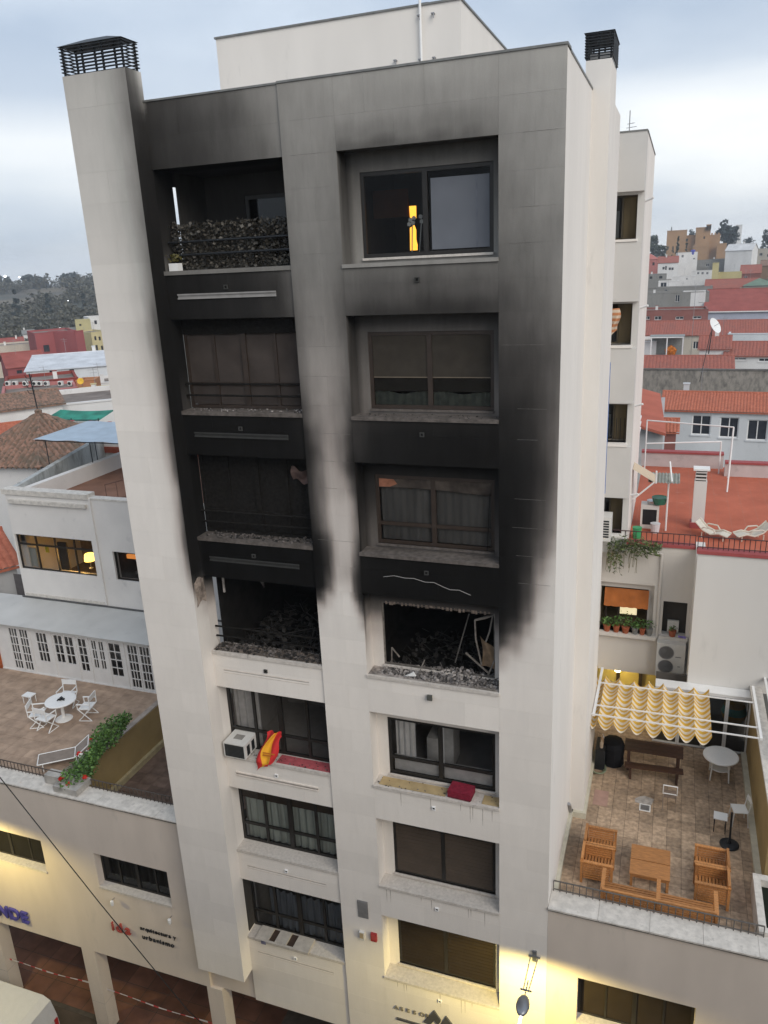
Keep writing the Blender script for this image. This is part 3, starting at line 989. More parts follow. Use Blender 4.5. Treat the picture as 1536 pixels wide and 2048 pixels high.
# windows of the right-hand column
SILLM = mat('sill_stone', (.54, .50, .455), .9, .12, 14, bump=.5, stain=.22, stain_col=(.2, .18, .16), sscale=9)
SILLS = mat('sooted_sill', (.115, .10, .09), .95, .3, 9, bump=.5, stain=.5, stain_col=(.04, .035, .03))
def frame_ring(mb, x0, x1, z0, z1, y, w=.06, d=.06):
    mb.box(x0, x0 + w, y, y + d, z0, z1).box(x1 - w, x1, y, y + d, z0, z1)
    mb.box(x0 + w, x1 - w, y, y + d, z0, z0 + w).box(x0 + w, x1 - w, y, y + d, z1 - w, z1)
    return mb
def room(parent, x0, x1, z0, z1, y0, y1, m):
    r = MB()
    r.quad((x0, y0, z0), (x1, y0, z0), (x1, y1, z0), (x0, y1, z0)).quad((x0, y0, z1), (x0, y1, z1), (x1, y1, z1), (x1, y0, z1))
    r.quad((x0, y1, z0), (x1, y1, z0), (x1, y1, z1), (x0, y1, z1)).quad((x0, y0, z0), (x0, y1, z0), (x0, y1, z1), (x0, y0, z1))
    r.quad((x1, y1, z0), (x1, y0, z0), (x1, y0, z1), (x1, y1, z1))
    return r.build('room', m, parent)
for k in range(7):
    zt = -3.0 * k
    x0, x1, z0, z1 = -2.8, -.18, zt - 1.93, zt - .36
    y = JW + .03
    fm = M_FRAMEB if k in (1, 2) else M_FRAME
    # outer sill
    s_ = MB()
    s_.box(WX0 + .002, WX1 - .002, .0 + .036, JW, zt - 2.12, zt - 2.03)
    s_.box(WX0 - .01, WX1 + .003, -.035, .036, zt - 2.095, zt - 2.024)
    sil = s_.build('window_sill', SILLS if k in (1, 2) else (M_RENDER if k == 0 else SILLM), APT, tone=lambda x, y, z: alb(120))
    MB().box(x0, x1, JW - .05, JW + .03, z0 - .045, z0).build('inner_sill', SILLS if k in (1, 2) else SILLM, sil)
    if k == 3:
        room(APT, -3.4, .8, zt - 2.4, zt - .1, JW + .09, 4.5, M_BURNTROOM)
        continue
    fr = frame_ring(MB(), x0, x1, z0, z1, y, .075, .06)
    xm = (x0 + x1) / 2 - .01
    fr.box(xm - .05, xm + .05, y - .012, y + .06, z0 + .075, z1 - .075)
    zr = z0 + .46
    if k in (2, 4):
        fr.box(x0 + .075, xm - .05, y + .004, y + .05, zr - .04, zr + .04).box(xm + .05, x1 - .075, y + .004, y + .05, zr - .04, zr + .04)
    w = fr.build('window_frame', fm, APT)
    for (a, b) in ((x0 + .075, xm - .05), (xm + .05, x1 - .075)):
        MB().quad((a, y + .03, z0 + .075), (b, y + .03, z0 + .075), (b, y + .03, z1 - .075), (a, y + .03, z1 - .075)).build('pane', M_GLASSC, w)
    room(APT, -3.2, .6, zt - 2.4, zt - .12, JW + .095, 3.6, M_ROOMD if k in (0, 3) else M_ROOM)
    if k == 0:
        MB().box(xm + .11, x1 - .085, y + .012, y + .022, z0 + .10, z1 - .2).build('roller_blind', M_BLIND, w)
        MB().box(x1 - .34, x1 - .31, y + .008, y + .0115, z0 + .1, z1 - .2).build('blind_seam', mat('blind_seam', (.13, .14, .165), .8), w)
        MB().prism([(-2.29, -.93), (-2.15, -.93), (-2.155, -1.17), (-2.22, -1.20), (-2.28, -1.15)], 'y', 1.9, 1.95).prism([(-2.29, -1.36), (-2.2, -1.31), (-2.165, -1.4), (-2.17, -1.6), (-2.145, -1.7), (-2.15, -1.81), (-2.3, -1.81)], 'y', 1.9, 1.95).build('lit_doorway', emis_mat('lamp_lit_doorway', (1.0, .46, .05), 1.5), w)
        MB().box(-3.1, -2.32, 1.92, 1.97, z0 + .8, z0 + 1.35).build('lit_wall_patch', mat('wall_glow_paint', (.10, .035, .012), .9), w)  # warm glow on the room wall, painted as dull orange
        fl = MB()
        for (px, pz) in ((-1.95, -1.25), (-1.88, -1.22), (-1.90, -1.31), (-1.74, -1.2), (-1.72, -1.29), (-1.98, -1.33)):
            for t in range(5):
                fl.box(px - .035, px + .035, .9 + t * .012, .91 + t * .012, pz - .03, pz + .03, rx=R(20 * t), ry=R(36 * t))
        fl.tube((-1.92, .93, -1.3), (-1.95, .93, -1.95), .012, 6).tube((-1.73, .93, -1.3), (-1.8, .93, -1.95), .012, 6)
        fl.build('flower_stems', mat('pale_petals', (.45, .45, .42), .7), w)
    if k == 1:
        for (a, b) in ((x0 + .08, xm - .05), (xm + .05, x1 - .08)):
            MB().box(a, b, y + .012, y + .026, zr + .2, z1 - .08).build('roller_shutter', mat('dusty_shutter', (.043, .037, .030), .9, .15, 4), w)
            MB().box(a, b, y + .034, y + .05, z0 + .36, zr + .19).build('lower_shutter', mat('dusty_shutter_low', (.030, .027, .023), .9, .15, 4), w)
            MB().box(a, b, y + .008, y + .03, zr + .18, zr + .2).build('shutter_edge', mat('shutter_edge', (.14, .11, .08), .7), w)
            MB().grid(lambda u, v, a=a, b=b: (a + (b - a) * u, y + .06 + .012 * math.sin(u * 40), z0 + (.33 + .03 * math.sin(9 * u)) * v), 60, 2).build('net_curtain', mat('sooty_net', (.07, .078, .066), .9, .3, 6), w)
    if k == 2:
        MB().grid(lambda u, v: (x0 + .1 + (x1 - x0 - .2) * u, y + .08 + .008 * math.sin(u * 90), z0 + .08 + 1.3 * v), 120, 2).build('curtain', mat('grey_curtain', (.105, .10, .093), .95, .25, 4, stretch=.2), w)
        sh = MB()
        sh.prism([(x0 + .08, z1 - .08), (x1 - .08, z1 - .08), (x1 - .08, z1 - .36), (-1.2, z1 - .30), (-2.0, z1 - .27), (x0 + .08, z1 - .29)], 'y', y - .004, y + .01)
        sh.build('melted_shutter', mat('melted_shutter', (.055, .045, .038), .9, .5, 5), w)
        MB().prism([(x0 + .085, z1 - .09), (x0 + .42, z1 - .1), (x0 + .5, z1 - .2), (x0 + .33, z1 - .27), (x0 + .085, z1 - .275)], 'y', y - .008, y - .004).build('scorched_patch', mat('scorched_patch', (.30, .13, .08), .9, .3, 6), w)
        MB().tube((x1 - .1, y - .02, z1 - .3), (x1 - .16, y - .03, z0 + .02), .008, 5).build('hanging_cord', M_CHAR, w)
    if k == 4:
        MB().grid(lambda u, v: (x0 + .12 + .5 * u, y + .22 + .03 * math.sin(u * 22), z0 + .1 + 1.4 * v), 20, 2).build('curtain', mat('white_curtain', (.75, .73, .70), .9, .1, 3), w)
        MB().box(-1.9, -1.5, 1.6, 2.2, z0 - .4, z0 + .75).box(-2.2, -1.9, 1.6, 2.3, z0 - .4, z0 + .35).build('cabinet', mat('white_furniture', (.7, .68, .65), .6), w)
        MB().box(x0 + .05, x0 + .072, y + .035, y + .055, z0 + .5, z1 - .08).box(xm + .06, xm + .08, y + .035, y + .055, z0 + .5, z1 - .08).build('sash_edge', M_WHITE, w)
        MB().box(x0 + .09, xm - .06, y + .12, y + .16, z0 - .0, z0 + .44).build('radiator_panel', mat('pale_panel', (.62, .60, .58), .8), w)
        MB().box(xm + .05, x1 - .09, y + .12, y + .16, z0 - .0, z0 + .44).build('radiator_panel', MATS['pale_panel'], w)
    if k in (5, 6):
        for (a, b) in ((x0 + .078, xm - .052), (xm + .052, x1 - .078)):
            n = 26
            sl = MB()
            for q in range(n):
                zz = z0 + .08 + (z1 - z0 - .16) * q / n
                h = (z1 - z0 - .16) / n
                sl.box(a, b, y - .006 + .004 * (q % 2), y + .02, zz, zz + h * .92)
            sl.build('roller_shutter', M_SHUTTER if k == 5 else M_SHUTTERD, w, stuff=True)

# bay windows on the left
for k in range(7):
    zt = -3.0 * k
    x0, x1, z0, z1 = BAYX0, BAYX1, zt - 1.99, zt
    y = .46
    s_ = MB()
    s_.box(x0 + .002, x1 - .002, .086, 2.0 if k == 0 else .56, zt - 2.1, zt - 2.0)
    s_.box(x0 + .003, x1 - .002, .02, .086, zt - 2.08, zt - 1.995)
    sil = s_.build('loggia_sill', M_RENDER if k == 0 else (SILLS if k in (1, 2) else SILLM), APT, tone=lambda x, y, z: alb(96))
    # slot grille under the sill
    g = MB()
    yp = .022 if k in (0, 1, 2, 4) else .0462
    g.box(-6.95, -4.6, yp, .05, zt - 2.50, zt - 2.47).box(-6.95, -4.6, yp, .05, zt - 2.58, zt - 2.555)
    gm = {0: mat('pale_slot', (.26, .25, .24), .8), 1: mat('sooty_slot', (.04, .04, .038), .9), 2: MATS.get('sooty_slot')}.get(k) or MATS.get('clean_slot') or mat('clean_slot', (.66, .60, .54), .85)
    gr = g.build('slot_grille', gm, APT)
    MB().box(-6.95, -4.6, .0468, .0485, zt - 2.515 if k in (3, 5, 6) else zt - 2.555, zt - 2.5).build('slot_shadow_gap', mat('slot_dark', (.30, .27, .245), .9) if k > 2 else gm, gr)
    if k == 0:
        dr = MB()
        frame_ring(dr, -6.2, BAYX1, zt - 2.0, zt - .46, 2.0, .08, .06)
        dr.box(-5.2, -5.1, 1.99, 2.06, zt - 1.9, zt - .54)
        w = dr.build('loggia_door', mat('grey_door_frame', (.07, .07, .068), .6), APT)
        MB().quad((-6.12, 2.03, -1.95), (-5.2, 2.03, -1.95), (-5.2, 2.03, -.54), (-6.12, 2.03, -.54)).build('pane', M_GLASS, w)
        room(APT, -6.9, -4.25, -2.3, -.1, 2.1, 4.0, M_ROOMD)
        continue
    if k == 3:
        room(APT, -7.15, -4.25, zt - 2.4, zt - .05, .5, 4.6, M_BURNTROOM)
        continue
    fr = frame_ring(MB(), x0 + .003, x1 - .003, z0, z1 - .003, y, .07, .06)
    xs = [x0 + (x1 - x0) * t for t in (.25, .5, .75)]
    zr = z0 + .55
    ws = (.035, .06, .035)
    prev = x0 + .073
    cells = []
    for q, xm in enumerate(xs + [x1 - .035]):
        hw = (list(ws) + [.038])[q]
        if q < 3:
            fr.box(xm - hw, xm + hw, y - (.02 if q == 1 else 0), y + .06, z0 + .07, z1 - .073)
        cells.append((prev, xm - hw))
        fr.box(prev, xm - hw, y + .002, y + .055, zr - .035, zr + .035)
        prev = xm + hw
    w = fr.build('window_frame', {1: M_FRAMEB, 2: M_CHAR}.get(k, M_FRAME), APT)
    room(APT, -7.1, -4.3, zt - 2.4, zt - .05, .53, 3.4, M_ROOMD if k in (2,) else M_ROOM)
    if k == 1:
        for (a, b) in cells:
            MB().box(a, b, y + .03, y + .045, z0 + .08, zr - .036).build('panel', M_PANELB, w)
            MB().box(a, b, y + .03, y + .045, zr + .036, z1 - .35).build('panel', M_PANELB, w)
    else:
        for i_, (a, b) in enumerate(cells):
            if k == 2:
                MB().box(a, b, y + .03, y + .045, z0 + .08, z1 - .08).build('panel', M_CHAR, w)
                continue
            if k == 4 and i_ == 2:
                pass
            else:
                MB().quad((a, y + .03, zr + .03), (b, y + .03, zr + .03), (b, y + .03, z1 - .07), (a, y + .03, z1 - .07)).build('pane', M_GLASSC, w)
            MB().quad((a, y + .03, z0 + .07), (b, y + .03, z0 + .07), (b, y + .03, zr - .03), (a, y + .03, zr - .03)).build('pane', M_GLASSC, w)
    if k in (4, 5, 6):
        cm = {4: mat('office_wall', (.55, .53, .51), .9), 5: mat('pleated_curtain', (.42, .46, .42), .9, .3, 9, stretch=.05), 6: mat('blue_curtain', (.22, .245, .275), .9, .3, 5, stretch=.1)}[k]
        a0, a1 = {4: (-7.1, -6.35), 5: (-7.1, -4.3), 6: (-6.7, -4.3)}[k]
        MB().grid(lambda u, v: (a0 + (a1 - a0) * u, y + .14 + .04 * math.sin(u * (a1 - a0) * 30), z0 + .0 + (1.3 if k > 4 else 1.9) * v), int(60 * (a1 - a0)), 2).build('curtain', cm, w)
    if k == 5:
        for q in range(4):
            a, b = cells[q]
            MB().box(a, b, y + .035, y + .05, z1 - .62, z1 - .075).build('roller_shutter', M_SHUTTER, w)
    if k == 1:
        MB().box(x0 + .003, x1 - .003, y - .03, y + .02, z1 - .35, z1 - .003).build('shutter_box', M_CHAR, w)
# balcony rails in the sooted loggias
for k in (0, 1, 2, 3):
    zt = -3.0 * k
    dz = (0, 0, 0, -.02)[k]
    for z in (-1.42, -1.68):
        MB().tube((BAYX0 + .02, .30, zt + z + dz), (BAYX1 - .02, .30, zt + z + dz * (1 if z > -1.5 else .4)), .024, 8).build('balcony_rail', M_CHAR if k else M_METALB, APT)
# small square vents below each sill
for k in range(7):
    for (x, y) in ((-1.56, 0.0), (-5.75, .05)):
        z = -3.0 * k - 2.36
        vent = MB()
        frame_ring(vent, x - .045, x + .045, z - .045, z + .045, y - .035, .018, .038)
        v_ = vent.build('vent_spout', M_WHITE if k > 3 else (mat('sooty_spout', (.05, .05, .047), .8)), APT)
        MB().box(x - .026, x + .026, y - .02, y - .004, z - .026, z + .026).build('spout_hole', M_CHAR, v_)
        if x > -2 and k == 3:
            MB().box(x - .06, x + .06, y - .09, y - .051, z - .06, z + .07).build('hanging_cover', mat('grey_cover', (.10, .10, .09), .8), v_)
# cracks of bare render in the soot above the burnt window
cr_ = MB()
pts = [(-2.55, -8.55), (-2.3, -8.5), (-2.05, -8.53), (-1.85, -8.52), (-1.6, -8.58), (-1.4, -8.57), (-1.2, -8.65), (-1.05, -8.70), (-.85, -8.69), (-.6, -8.78)]
for (a, b) in zip(pts, pts[1:]):
    cr_.tube((a[0], -.001, a[1]), (b[0], -.001, b[1]), .0045, 5)
cr_.build('crack', mat('bare_render', (.5, .48, .46), .9), APT)

# soot-free streaks of mortar showing at some joints of the blackened facing
M_BARE = mat('bare_joint', (.15, .14, .13), .9, .4, 9)
for z in rows[1:]:
    if not (-8.7 < z < .7):
        continue
    for (a, b) in ((BAYX1 + .05, WX0 - .05), (WX1 + .05, FX1 - .05)):
        if random.random() < .7:
            L_ = random.uniform(.25, .95)
            x = random.uniform(a, b - L_)
            MB().box(x, x + L_, -.0022, .004, z - .0022, z + .0024).build('bare_joint', M_BARE, front)
MB().box(-7.214, -7.19, .12, .44, -19.9, -18.06).build('folded_shutter', M_ROOMD, APT)

M_RUN = mat('dirt_run', (.47, .43, .385), .95, .2, 6)
for k in range(4, 7):
    for _ in range(7):
        x = random.uniform(WX0 + .1, WX1 - .1)
        L_ = random.uniform(.12, .5)
        MB().prism([(x - .012, -3.0 * k - 2.1), (x + .014, -3.0 * k - 2.1), (x + .004, -3.0 * k - 2.1 - L_), (x - .002, -3.0 * k - 2.1 - L_)], 'y', -.0016, .002).build('dirt_run', M_RUN, front)

# ------------------------------------------------------------------ low street wings left and right of the tower
WINGL = thing('low_wing_building', 'low cream street wing left of the tower with two dark windows and pillars below', 'building', (-15, 0, GZ))
WINGR = thing('low_wing_building', 'low cream street wing right of the tower carrying the furnished terrace', 'building', (5, 0, GZ))
def wing(W, x0, x1, ops, zt=-16.56):
    MB().wall(x0, x1, ZB, zt, 0.0, .35, ops).build('front_wall', M_WING, W)
    for (a, b, c, d) in ops:
        MB().box(a - .0, b, -.03, .24, c - .07, c + .002).build('window_sill', SILLM, W)
        fr = frame_ring(MB(), a, b, c + .003, d, .24, .06, .06)
        n = 4
        for q in range(1, n):
            xm = a + (b - a) * q / n
            fr.box(xm - (.05 if q == 2 else .025), xm + (.05 if q == 2 else .025), .235 if q == 2 else .245, .295, c + .06, d - .06)
        w = fr.build('window_frame', M_FRAME, W)
        for q in range(n):
            u0, u1 = a + (b - a) * q / n + .03, a + (b - a) * (q + 1) / n - .03
            MB().quad((u0, .27, c + .05), (u1, .27, c + .05), (u1, .27, d - .05), (u0, .27, d - .05)).build('pane', M_GLASS, w)
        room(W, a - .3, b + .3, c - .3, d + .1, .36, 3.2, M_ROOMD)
        if W is WINGL and a > -13:
            MB().grid(lambda u, v: (a + .15 + (b - a - .3) * u, .5 + .04 * math.sin(u * 50), c + .05 + (d - c - .1) * v), 90, 2).build('curtain', mat('wing_curtain', (.20, .21, .20), .9, .3, 8, stretch=.1), w)
        if W is WINGR or a < -13:
            MB().box(a + .06, b - .06, .262, .268, c + .06, d - .06).build('roller_shutter', M_SHUTTERD if W is WINGR else mat('black_opening', (.012, .011, .010), .8), w)  # left wing: black sheet painting the dark of the opening, not a shutter
wing(WINGL, -24.0, -8.72, [(-12.25, -9.66, -19.62, -18.4), (-17.4, -14.25, -19.62, -18.45)])
wing(WINGR, 1.152, 9.0, [(1.88, 4.5, -19.75, -18.4), (6.3, 8.6, -19.75, -18.4)])
# front wall strip of the tower behind the fin, down to the arcade beam
MB().box(-8.72, -7.23, .1, .38, ZB, 1.2).build('front_wall_strip', M_WING, APT)
# arcade: soffit, back wall, pillars
MB().box(-24, 9, .36, 7.4, ZB + .002, ZB + .2).build('arcade_soffit', M_WING, WINGL)
MB().box(-24, 9, 7.4, 7.6, GZ, ZB + .002).build('arcade_back_wall', mat('arcade_wall', (.16, .12, .09), .9, .2, 2), WINGL)
for x in (-21.4, -17.35, -13.25, -8.6, -4.2, .3, 4.6):
    p = MB().box(x - .26, x + .26, .004, .45, GZ, ZB).build('pillar', M_WING, WINGL)
    MB().box(x - .262, x + .262, .001, .452, GZ + 1.18, GZ + 1.19).build('paint_joint', mat('faint_line', (.4, .37, .34), .9), p)
tile = None
for i in range(14):
    for j in range(10):
        x, y = -19.6 + i * .85, .35 + j * .7
        g = .012
        if tile is None:
            tile = MB().box(x + g, x + .85 - g, y + g, y + .7 - g, GZ - .02, GZ)
            ARC = struct(MB().box(-24, 9, .2, 7.4, GZ - .08, GZ - .006).build('arcade_floor', M_GROUT))
            tile = tile.build('paving_slab', M_ARC, ARC)
            bx, by = x, y
        else:
            share('paving_slab', tile, (x - bx, y - by, random.uniform(-.002, .002)), ARC)
# copings on the wings: broad stained ledge, front lip
def coping(W, x0, x1):
    c = MB()
    n = max(2, int((x1 - x0) / 1.0))
    for q in range(n):
        a, b = x0 + (x1 - x0) * q / n, x0 + (x1 - x0) * (q + 1) / n
        MB().box(a + .003, b - .003, -.05, .56, -16.56, -16.5 + random.uniform(-.004, .004)).build('coping_slab', M_COPING, W)
        MB().box(a + .003, b - .003, -.0535, -.0505, -16.562, -16.535 + random.uniform(-.012, .01)).build('grime_lip', mat('grime_lip', (.13, .12, .105), .95, .5, 9, stain=.5, stain_col=(.4, .37, .33), sscale=8), W)
coping(WINGL, -24, -8.74)
coping(WINGR, 1.155, 9)
# parapet inner faces and terrace floors
inner = MB()
inner.box(-24, -13.45, .36, .55, -16.9, -16.562)
inner.box(-13.45, -8.72, .36, .55, -18.3, -16.562)
inner.build('parapet_inner', M_WING, WINGL)
MB().box(1.16, 6.0, .36, .55, -17.2, -16.562).build('parapet_inner', M_WING, WINGR)

def paved(name, W, x0, x1, y0, y1, z, tx, ty, m, jit=.0015):
    bed = MB().box(x0, x1, y0, y1, z - .35, z - .014).build(name, M_GROUT, W)
    nx, ny = int(math.ceil((x1 - x0) / tx)), int(math.ceil((y1 - y0) / ty))
    first = None
    for i in range(nx):
        for j in range(ny):
            a, c = x0 + i * tx, y0 + j * ty
            b, d = min(a + tx, x1), min(c + ty, y1)
            if b - a < .05 or d - c < .05:
                continue
            full = (b - a > tx - .001) and (d - c > ty - .001)
            if full and first:
                share('floor_tile', first[0], (a - first[1], c - first[2], random.uniform(-jit, jit)), bed)
            else:
                o = MB().box(a + .004, b - .004, c + .004, d - .004, z - .03, z).build('floor_tile', m, bed)
                if full:
                    first = (o, a, c)
    return bed
paved('terrace_floor', WINGR, 1.17, 5.95, .56, 8.25, -17.0, .365, .365, M_PAVE)
paved('terrace_floor', WINGL, -22.2, -13.62, .56, 6.0, -16.7, .42, .42, M_PAVEL)
paved('lower_terrace_floor', WINGL, -13.36, -8.72, .56, 9.0, -18.25, .5, .5, mat('dark_paving', (.16, .11, .085), .85, .25, 4, rnd=.2, bump=.3))
MB().box(-13.62, -13.42, .56, 6.1, -17.0, -16.66).build('terrace_kerb', mat('kerb_stone', (.36, .31, .27), .9, .2, 4, stain=.4), WINGL)
MB().box(-13.44, -13.4, .56, 6.1, -18.25, -16.7).build('ochre_wall', M_OCHRE, WINGL)
MB().box(-13.4, -13.28, .56, 6.1, -18.25, -18.05).build('ochre_skirting', mat('skirting_cream', (.42, .36, .22), .9, .15), WINGL)

def railing(W, p0, p1, h, n, m, r=.012, bz=0.06):
    (x0, y0, z0), (x1, y1, z1) = p0, p1
    MB().tube((x0, y0, z0 + h), (x1, y1, z1 + h), r * 1.5, 6).build('handrail', m, W)
    MB().tube((x0, y0, z0 + bz), (x1, y1, z1 + bz), r * 1.2, 6).build('bottom_rail', m, W)
    f = None
    for k in range(n + 1):
        t = k / n
        x, y, z = x0 + (x1 - x0) * t, y0 + (y1 - y0) * t, z0 + (z1 - z0) * t
        if f is None:
            f = MB().tube((x, y, z + .0), (x, y, z + h), r, 5).build('baluster', m, W)
            fx = (x, y, z)
        else:
            share('baluster', f, (x - fx[0], y - fx[1], z - fx[2]), W)
M_RAIL = mat('rusty_rail', (.07, .055, .045), .7, .3, 10)
railing(WINGR, (1.2, .53, -16.5), (5.75, .53, -16.5), .30, 30, mat('worn_rail', (.11, .10, .09), .7, .3, 10))
railing(WINGL, (-20.5, .53, -16.5), (-13.35, .53, -16.5), .30, 52, M_RAIL)
railing(WINGL, (-12.35, .53, -16.5), (-8.78, .53, -16.5), .30, 26, M_RAIL)

# planter wall with geraniums between the two left terraces
pl = thing('flower_planter', 'curved rendered planter overflowing with red geraniums at the left terrace corner', 'planter', (-13.2, .9, -16.6))
pb = MB()
pb.box(-13.36, -12.5, .05, .7, -16.494, -16.3).box(-13.9, -13.36, .3, .62, -16.494, -16.2)
pb.grid(lambda u, v: (-13.62 + .25 * math.sin(u * 1.6), .65 + 2.6 * u, -16.66 + .36 * v), 12, 2)
pb.build('planter_box', mat('planter_render', (.42, .40, .37), .9, .2, 3, stain=.6), pl)
lf = MB()
def gp():
    t = random.random()
    cx, cy, cz = -13.0 + .1 * math.sin(t * 7), .35 + 2.7 * t, -16.3 + .55 * t
    r = .40 + .14 * math.sin(t * 11)
    while True:
        a = V(random.uniform(-1, 1), random.uniform(-1, 1), random.uniform(-1, 1))
        if a.length < 1:
            break
    return (cx + a.x * r * .8, cy + a.y * r, cz + a.z * r * .9)
lf.leaves(3000, gp, .05, .6)
lf.build('foliage', M_LEAF, pl)
for (x, y, z) in ((-13.5, 2.0, -16.0), (-13.42, 2.25, -15.95), (-13.7, 1.6, -16.3), (-13.3, 1.7, -16.1), (-12.95, .25, -16.3), (-12.6, .55, -16.2), (-13.25, .3, -16.2), (-13.55, 2.1, -16.05)):
    f = MB()
    for q in range(14):
        f.box(-.03, .03, -.03, .03, -.012, .012, rz=random.random() * 3, rx=random.random() * 3)
        for v in f.v[-8:]:
            v += V(x + random.uniform(-.05, .05), y + random.uniform(-.05, .05), z + random.uniform(-.04, .05))
    f.build('bloom', mat('red_bloom', (.62, .03, .02), .6), pl)
for (x, y, z) in ((-13.3, 1.25, -16.05), (-13.15, 1.4, -16.0), (-13.25, 1.05, -16.12)):
    f = MB()
    for q in range(12):
        f.box(-.025, .025, -.025, .025, -.01, .01, rz=random.random() * 3, rx=random.random() * 3)
        for v in f.v[-8:]:
            v += V(x + random.uniform(-.06, .06), y + random.uniform(-.06, .06), z + random.uniform(-.03, .04))
    f.build('bloom', mat('white_bloom', (.7, .7, .66), .6), pl)

# glazed conservatory front with lean-to roof, left
CON = thing('conservatory', 'white glazed conservatory with pale lean-to roof behind the left terrace', 'conservatory', (-18, 6, -16.7))
M_CONW = mat('conservatory_white', (.67, .66, .645), .5, .05, 3)
Yc = 5.95
bays = [(-20.6, -19.55, 'door'), (-19.55, -18.5, 'win'), (-18.5, -17.3, 'winpair'), (-17.3, -16.75, 'winlow'), (-16.75, -15.9, 'winpair'), (-15.9, -15.2, 'winlow'), (-15.05, -13.95, 'door')]
zc0, zc1 = -16.7, -14.78
MB().box(-21.2, -13.9, Yc - .05, Yc + .1, zc1, zc1 + .16).build('eaves_beam', M_CONW, CON)
MB().box(-21.2, -13.9, Yc - .03, Yc + .06, zc0, zc0 + .05).build('threshold', M_CONW, CON)
def lattice(x0, x1, z0, z1, nx, nz_, par):
    fr = frame_ring(MB(), x0, x1, z0, z1, Yc, .06, .05).build('sash', M_CONW, par)
    a0, a1, c0, c1 = x0 + .06, x1 - .06, z0 + .06, z1 - .06
    for q in range(1, nx):
        x = a0 + (a1 - a0) * q / nx
        MB().box(x - .012, x + .012, Yc - .004, Yc + .03, c0, c1).build('glazing_bar', M_CONW, fr)
    for q in range(1, nz_):
        z = c0 + (c1 - c0) * q / nz_
        MB().box(a0, a1, Yc - .008, Yc + .026, z - .012, z + .012).build('glazing_bar', M_CONW, fr)
    MB().quad((a0, Yc + .032, c0), (a1, Yc + .032, c0), (a1, Yc + .032, c1), (a0, Yc + .032, c1)).build('pane', M_GLASS, fr)
for (a, b, kind) in bays:
    if kind == 'door':
        m_ = (a + b) / 2
        lattice(a + .02, m_ - .01, zc0 + .06, zc1 - .02, 3, 5, CON)
        lattice(m_ + .01, b - .02, zc0 + .06, zc1 - .02, 3, 5, CON)
    elif kind == 'win':
        lattice(a + .3, b - .15, zc0 + .55, zc1 - .05, 3, 3, CON)
    elif kind == 'winpair':
        m_ = (a + b) / 2
        lattice(a + .1, m_ - .005, zc0 + .62, zc1 - .05, 2, 3, CON)
        lattice(m_ + .005, b - .1, zc0 + .62, zc1 - .05, 2, 3, CON)
    else:
        lattice(a + .03, b - .05, zc0 + .42, zc1 - .05, 2, 4, CON)
ops = []
for (a, b, kind) in bays:
    ops.append({'door': (a + .02, b - .02, zc0 + .05, zc1 - .02), 'win': (a + .3, b - .15, zc0 + .55, zc1 - .05), 'winpair': (a + .1, b - .1, zc0 + .62, zc1 - .05), 'winlow': (a + .03, b - .05, zc0 + .42, zc1 - .05)}[kind])
MB().wall(-21.2, -13.9, zc0 + .05, zc1, Yc + .004, Yc + .08, ops).build('panel_wall', M_CONW, CON)
for x in (-19.5, -18.45, -17.32, -16.72, -15.88, -15.12):
    MB().box(x - .02, x + .02, Yc - .02, Yc + .003, zc0 + .05, zc1).build('mullion_strip', M_CONW, CON)
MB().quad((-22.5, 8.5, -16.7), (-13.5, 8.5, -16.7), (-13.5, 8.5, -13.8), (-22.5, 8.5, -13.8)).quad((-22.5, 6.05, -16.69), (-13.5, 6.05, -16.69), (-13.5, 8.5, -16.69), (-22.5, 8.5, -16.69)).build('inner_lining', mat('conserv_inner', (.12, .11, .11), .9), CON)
lr = MB()
lr.box(-24, -13.9, Yc - .2, Yc + .0, zc1 + .10, zc1 + .18)
lr.grid(lambda u, v: (-24 + 10.3 * u, Yc - .25 + 1.95 * v, zc1 + .19 + .28 * v + .006 * math.sin(u * 30)), 40, 2)
lr.build('lean_to_roof', mat('pale_sheet_roof', (.50, .495, .475), .6, .1, .8, stain=.12, stain_col=(.2, .2, .19), stretch=.3), CON)
sp = MB()
sp.wall(-22.3, -21.2, -16.7, -14.7, 5.95, 6.05, [(-22.2, -21.7, -16.0, -15.3)])
sp.build('end_panel', M_CONW, CON)
MB().prism([(-21.75, -16.7), (-21.2, -16.7), (-21.2, -14.85), (-21.5, -14.85), (-21.25, -15.6)], 'y', 5.9, 5.945).build('orange_drape', mat('orange_cloth', (.35, .09, .03), .9, .3, 6), CON)

# white house behind the left terrace, with window band and roof terrace
HL = thing('white_house', 'white flat-roofed house left of the tower with a lamp glowing in its wide window', 'house', (-18.5, 8, GZ))
M_HW = mat('house_white', (.70, .675, .645), .9, .05, 1.0, stain=.06, stain_col=(.3, .3, .3))
yl = 7.6
MB().wall(-21.1, -8.8, -16.6, -9.95, yl, yl + .3, [(-21.02, -17.27, -13.08, -11.6), (-16.37, -15.2, -13.12, -11.95)]).build('front_wall', M_HW, HL)
MB().wall(yl + .3, 17, -16.6, -9.95, -21.1, -20.8, [], plane='y').build('side_wall', M_HW, HL)
MB().box(-20.9, -17.2, yl - .12, yl, -10.28, -10.14).build('ledge', M_COPING, HL)
MB().box(-21.2, -17.1, yl - .06, yl + .4, -9.95, -9.75).build('parapet_coping', M_COPING, HL)
MB().box(-17.1, -8.8, yl - .02, yl + .32, -9.95, -9.88).build('parapet_coping', M_COPING, HL)
MB().box(-21.0, -17.0, yl - .04, yl, -14.22, -14.12).build('ledge', M_COPING, HL)
MB().box(-17.05, -16.98, yl - .06, yl - .003, -14.2, -9.9).build('drain_pipe', M_HW, HL)
MB().box(-21.2, -8.8, yl - .05, yl - .002, -14.32, -14.26).build('flashing', mat('flashing_dark', (.10, .10, .10), .7), HL)
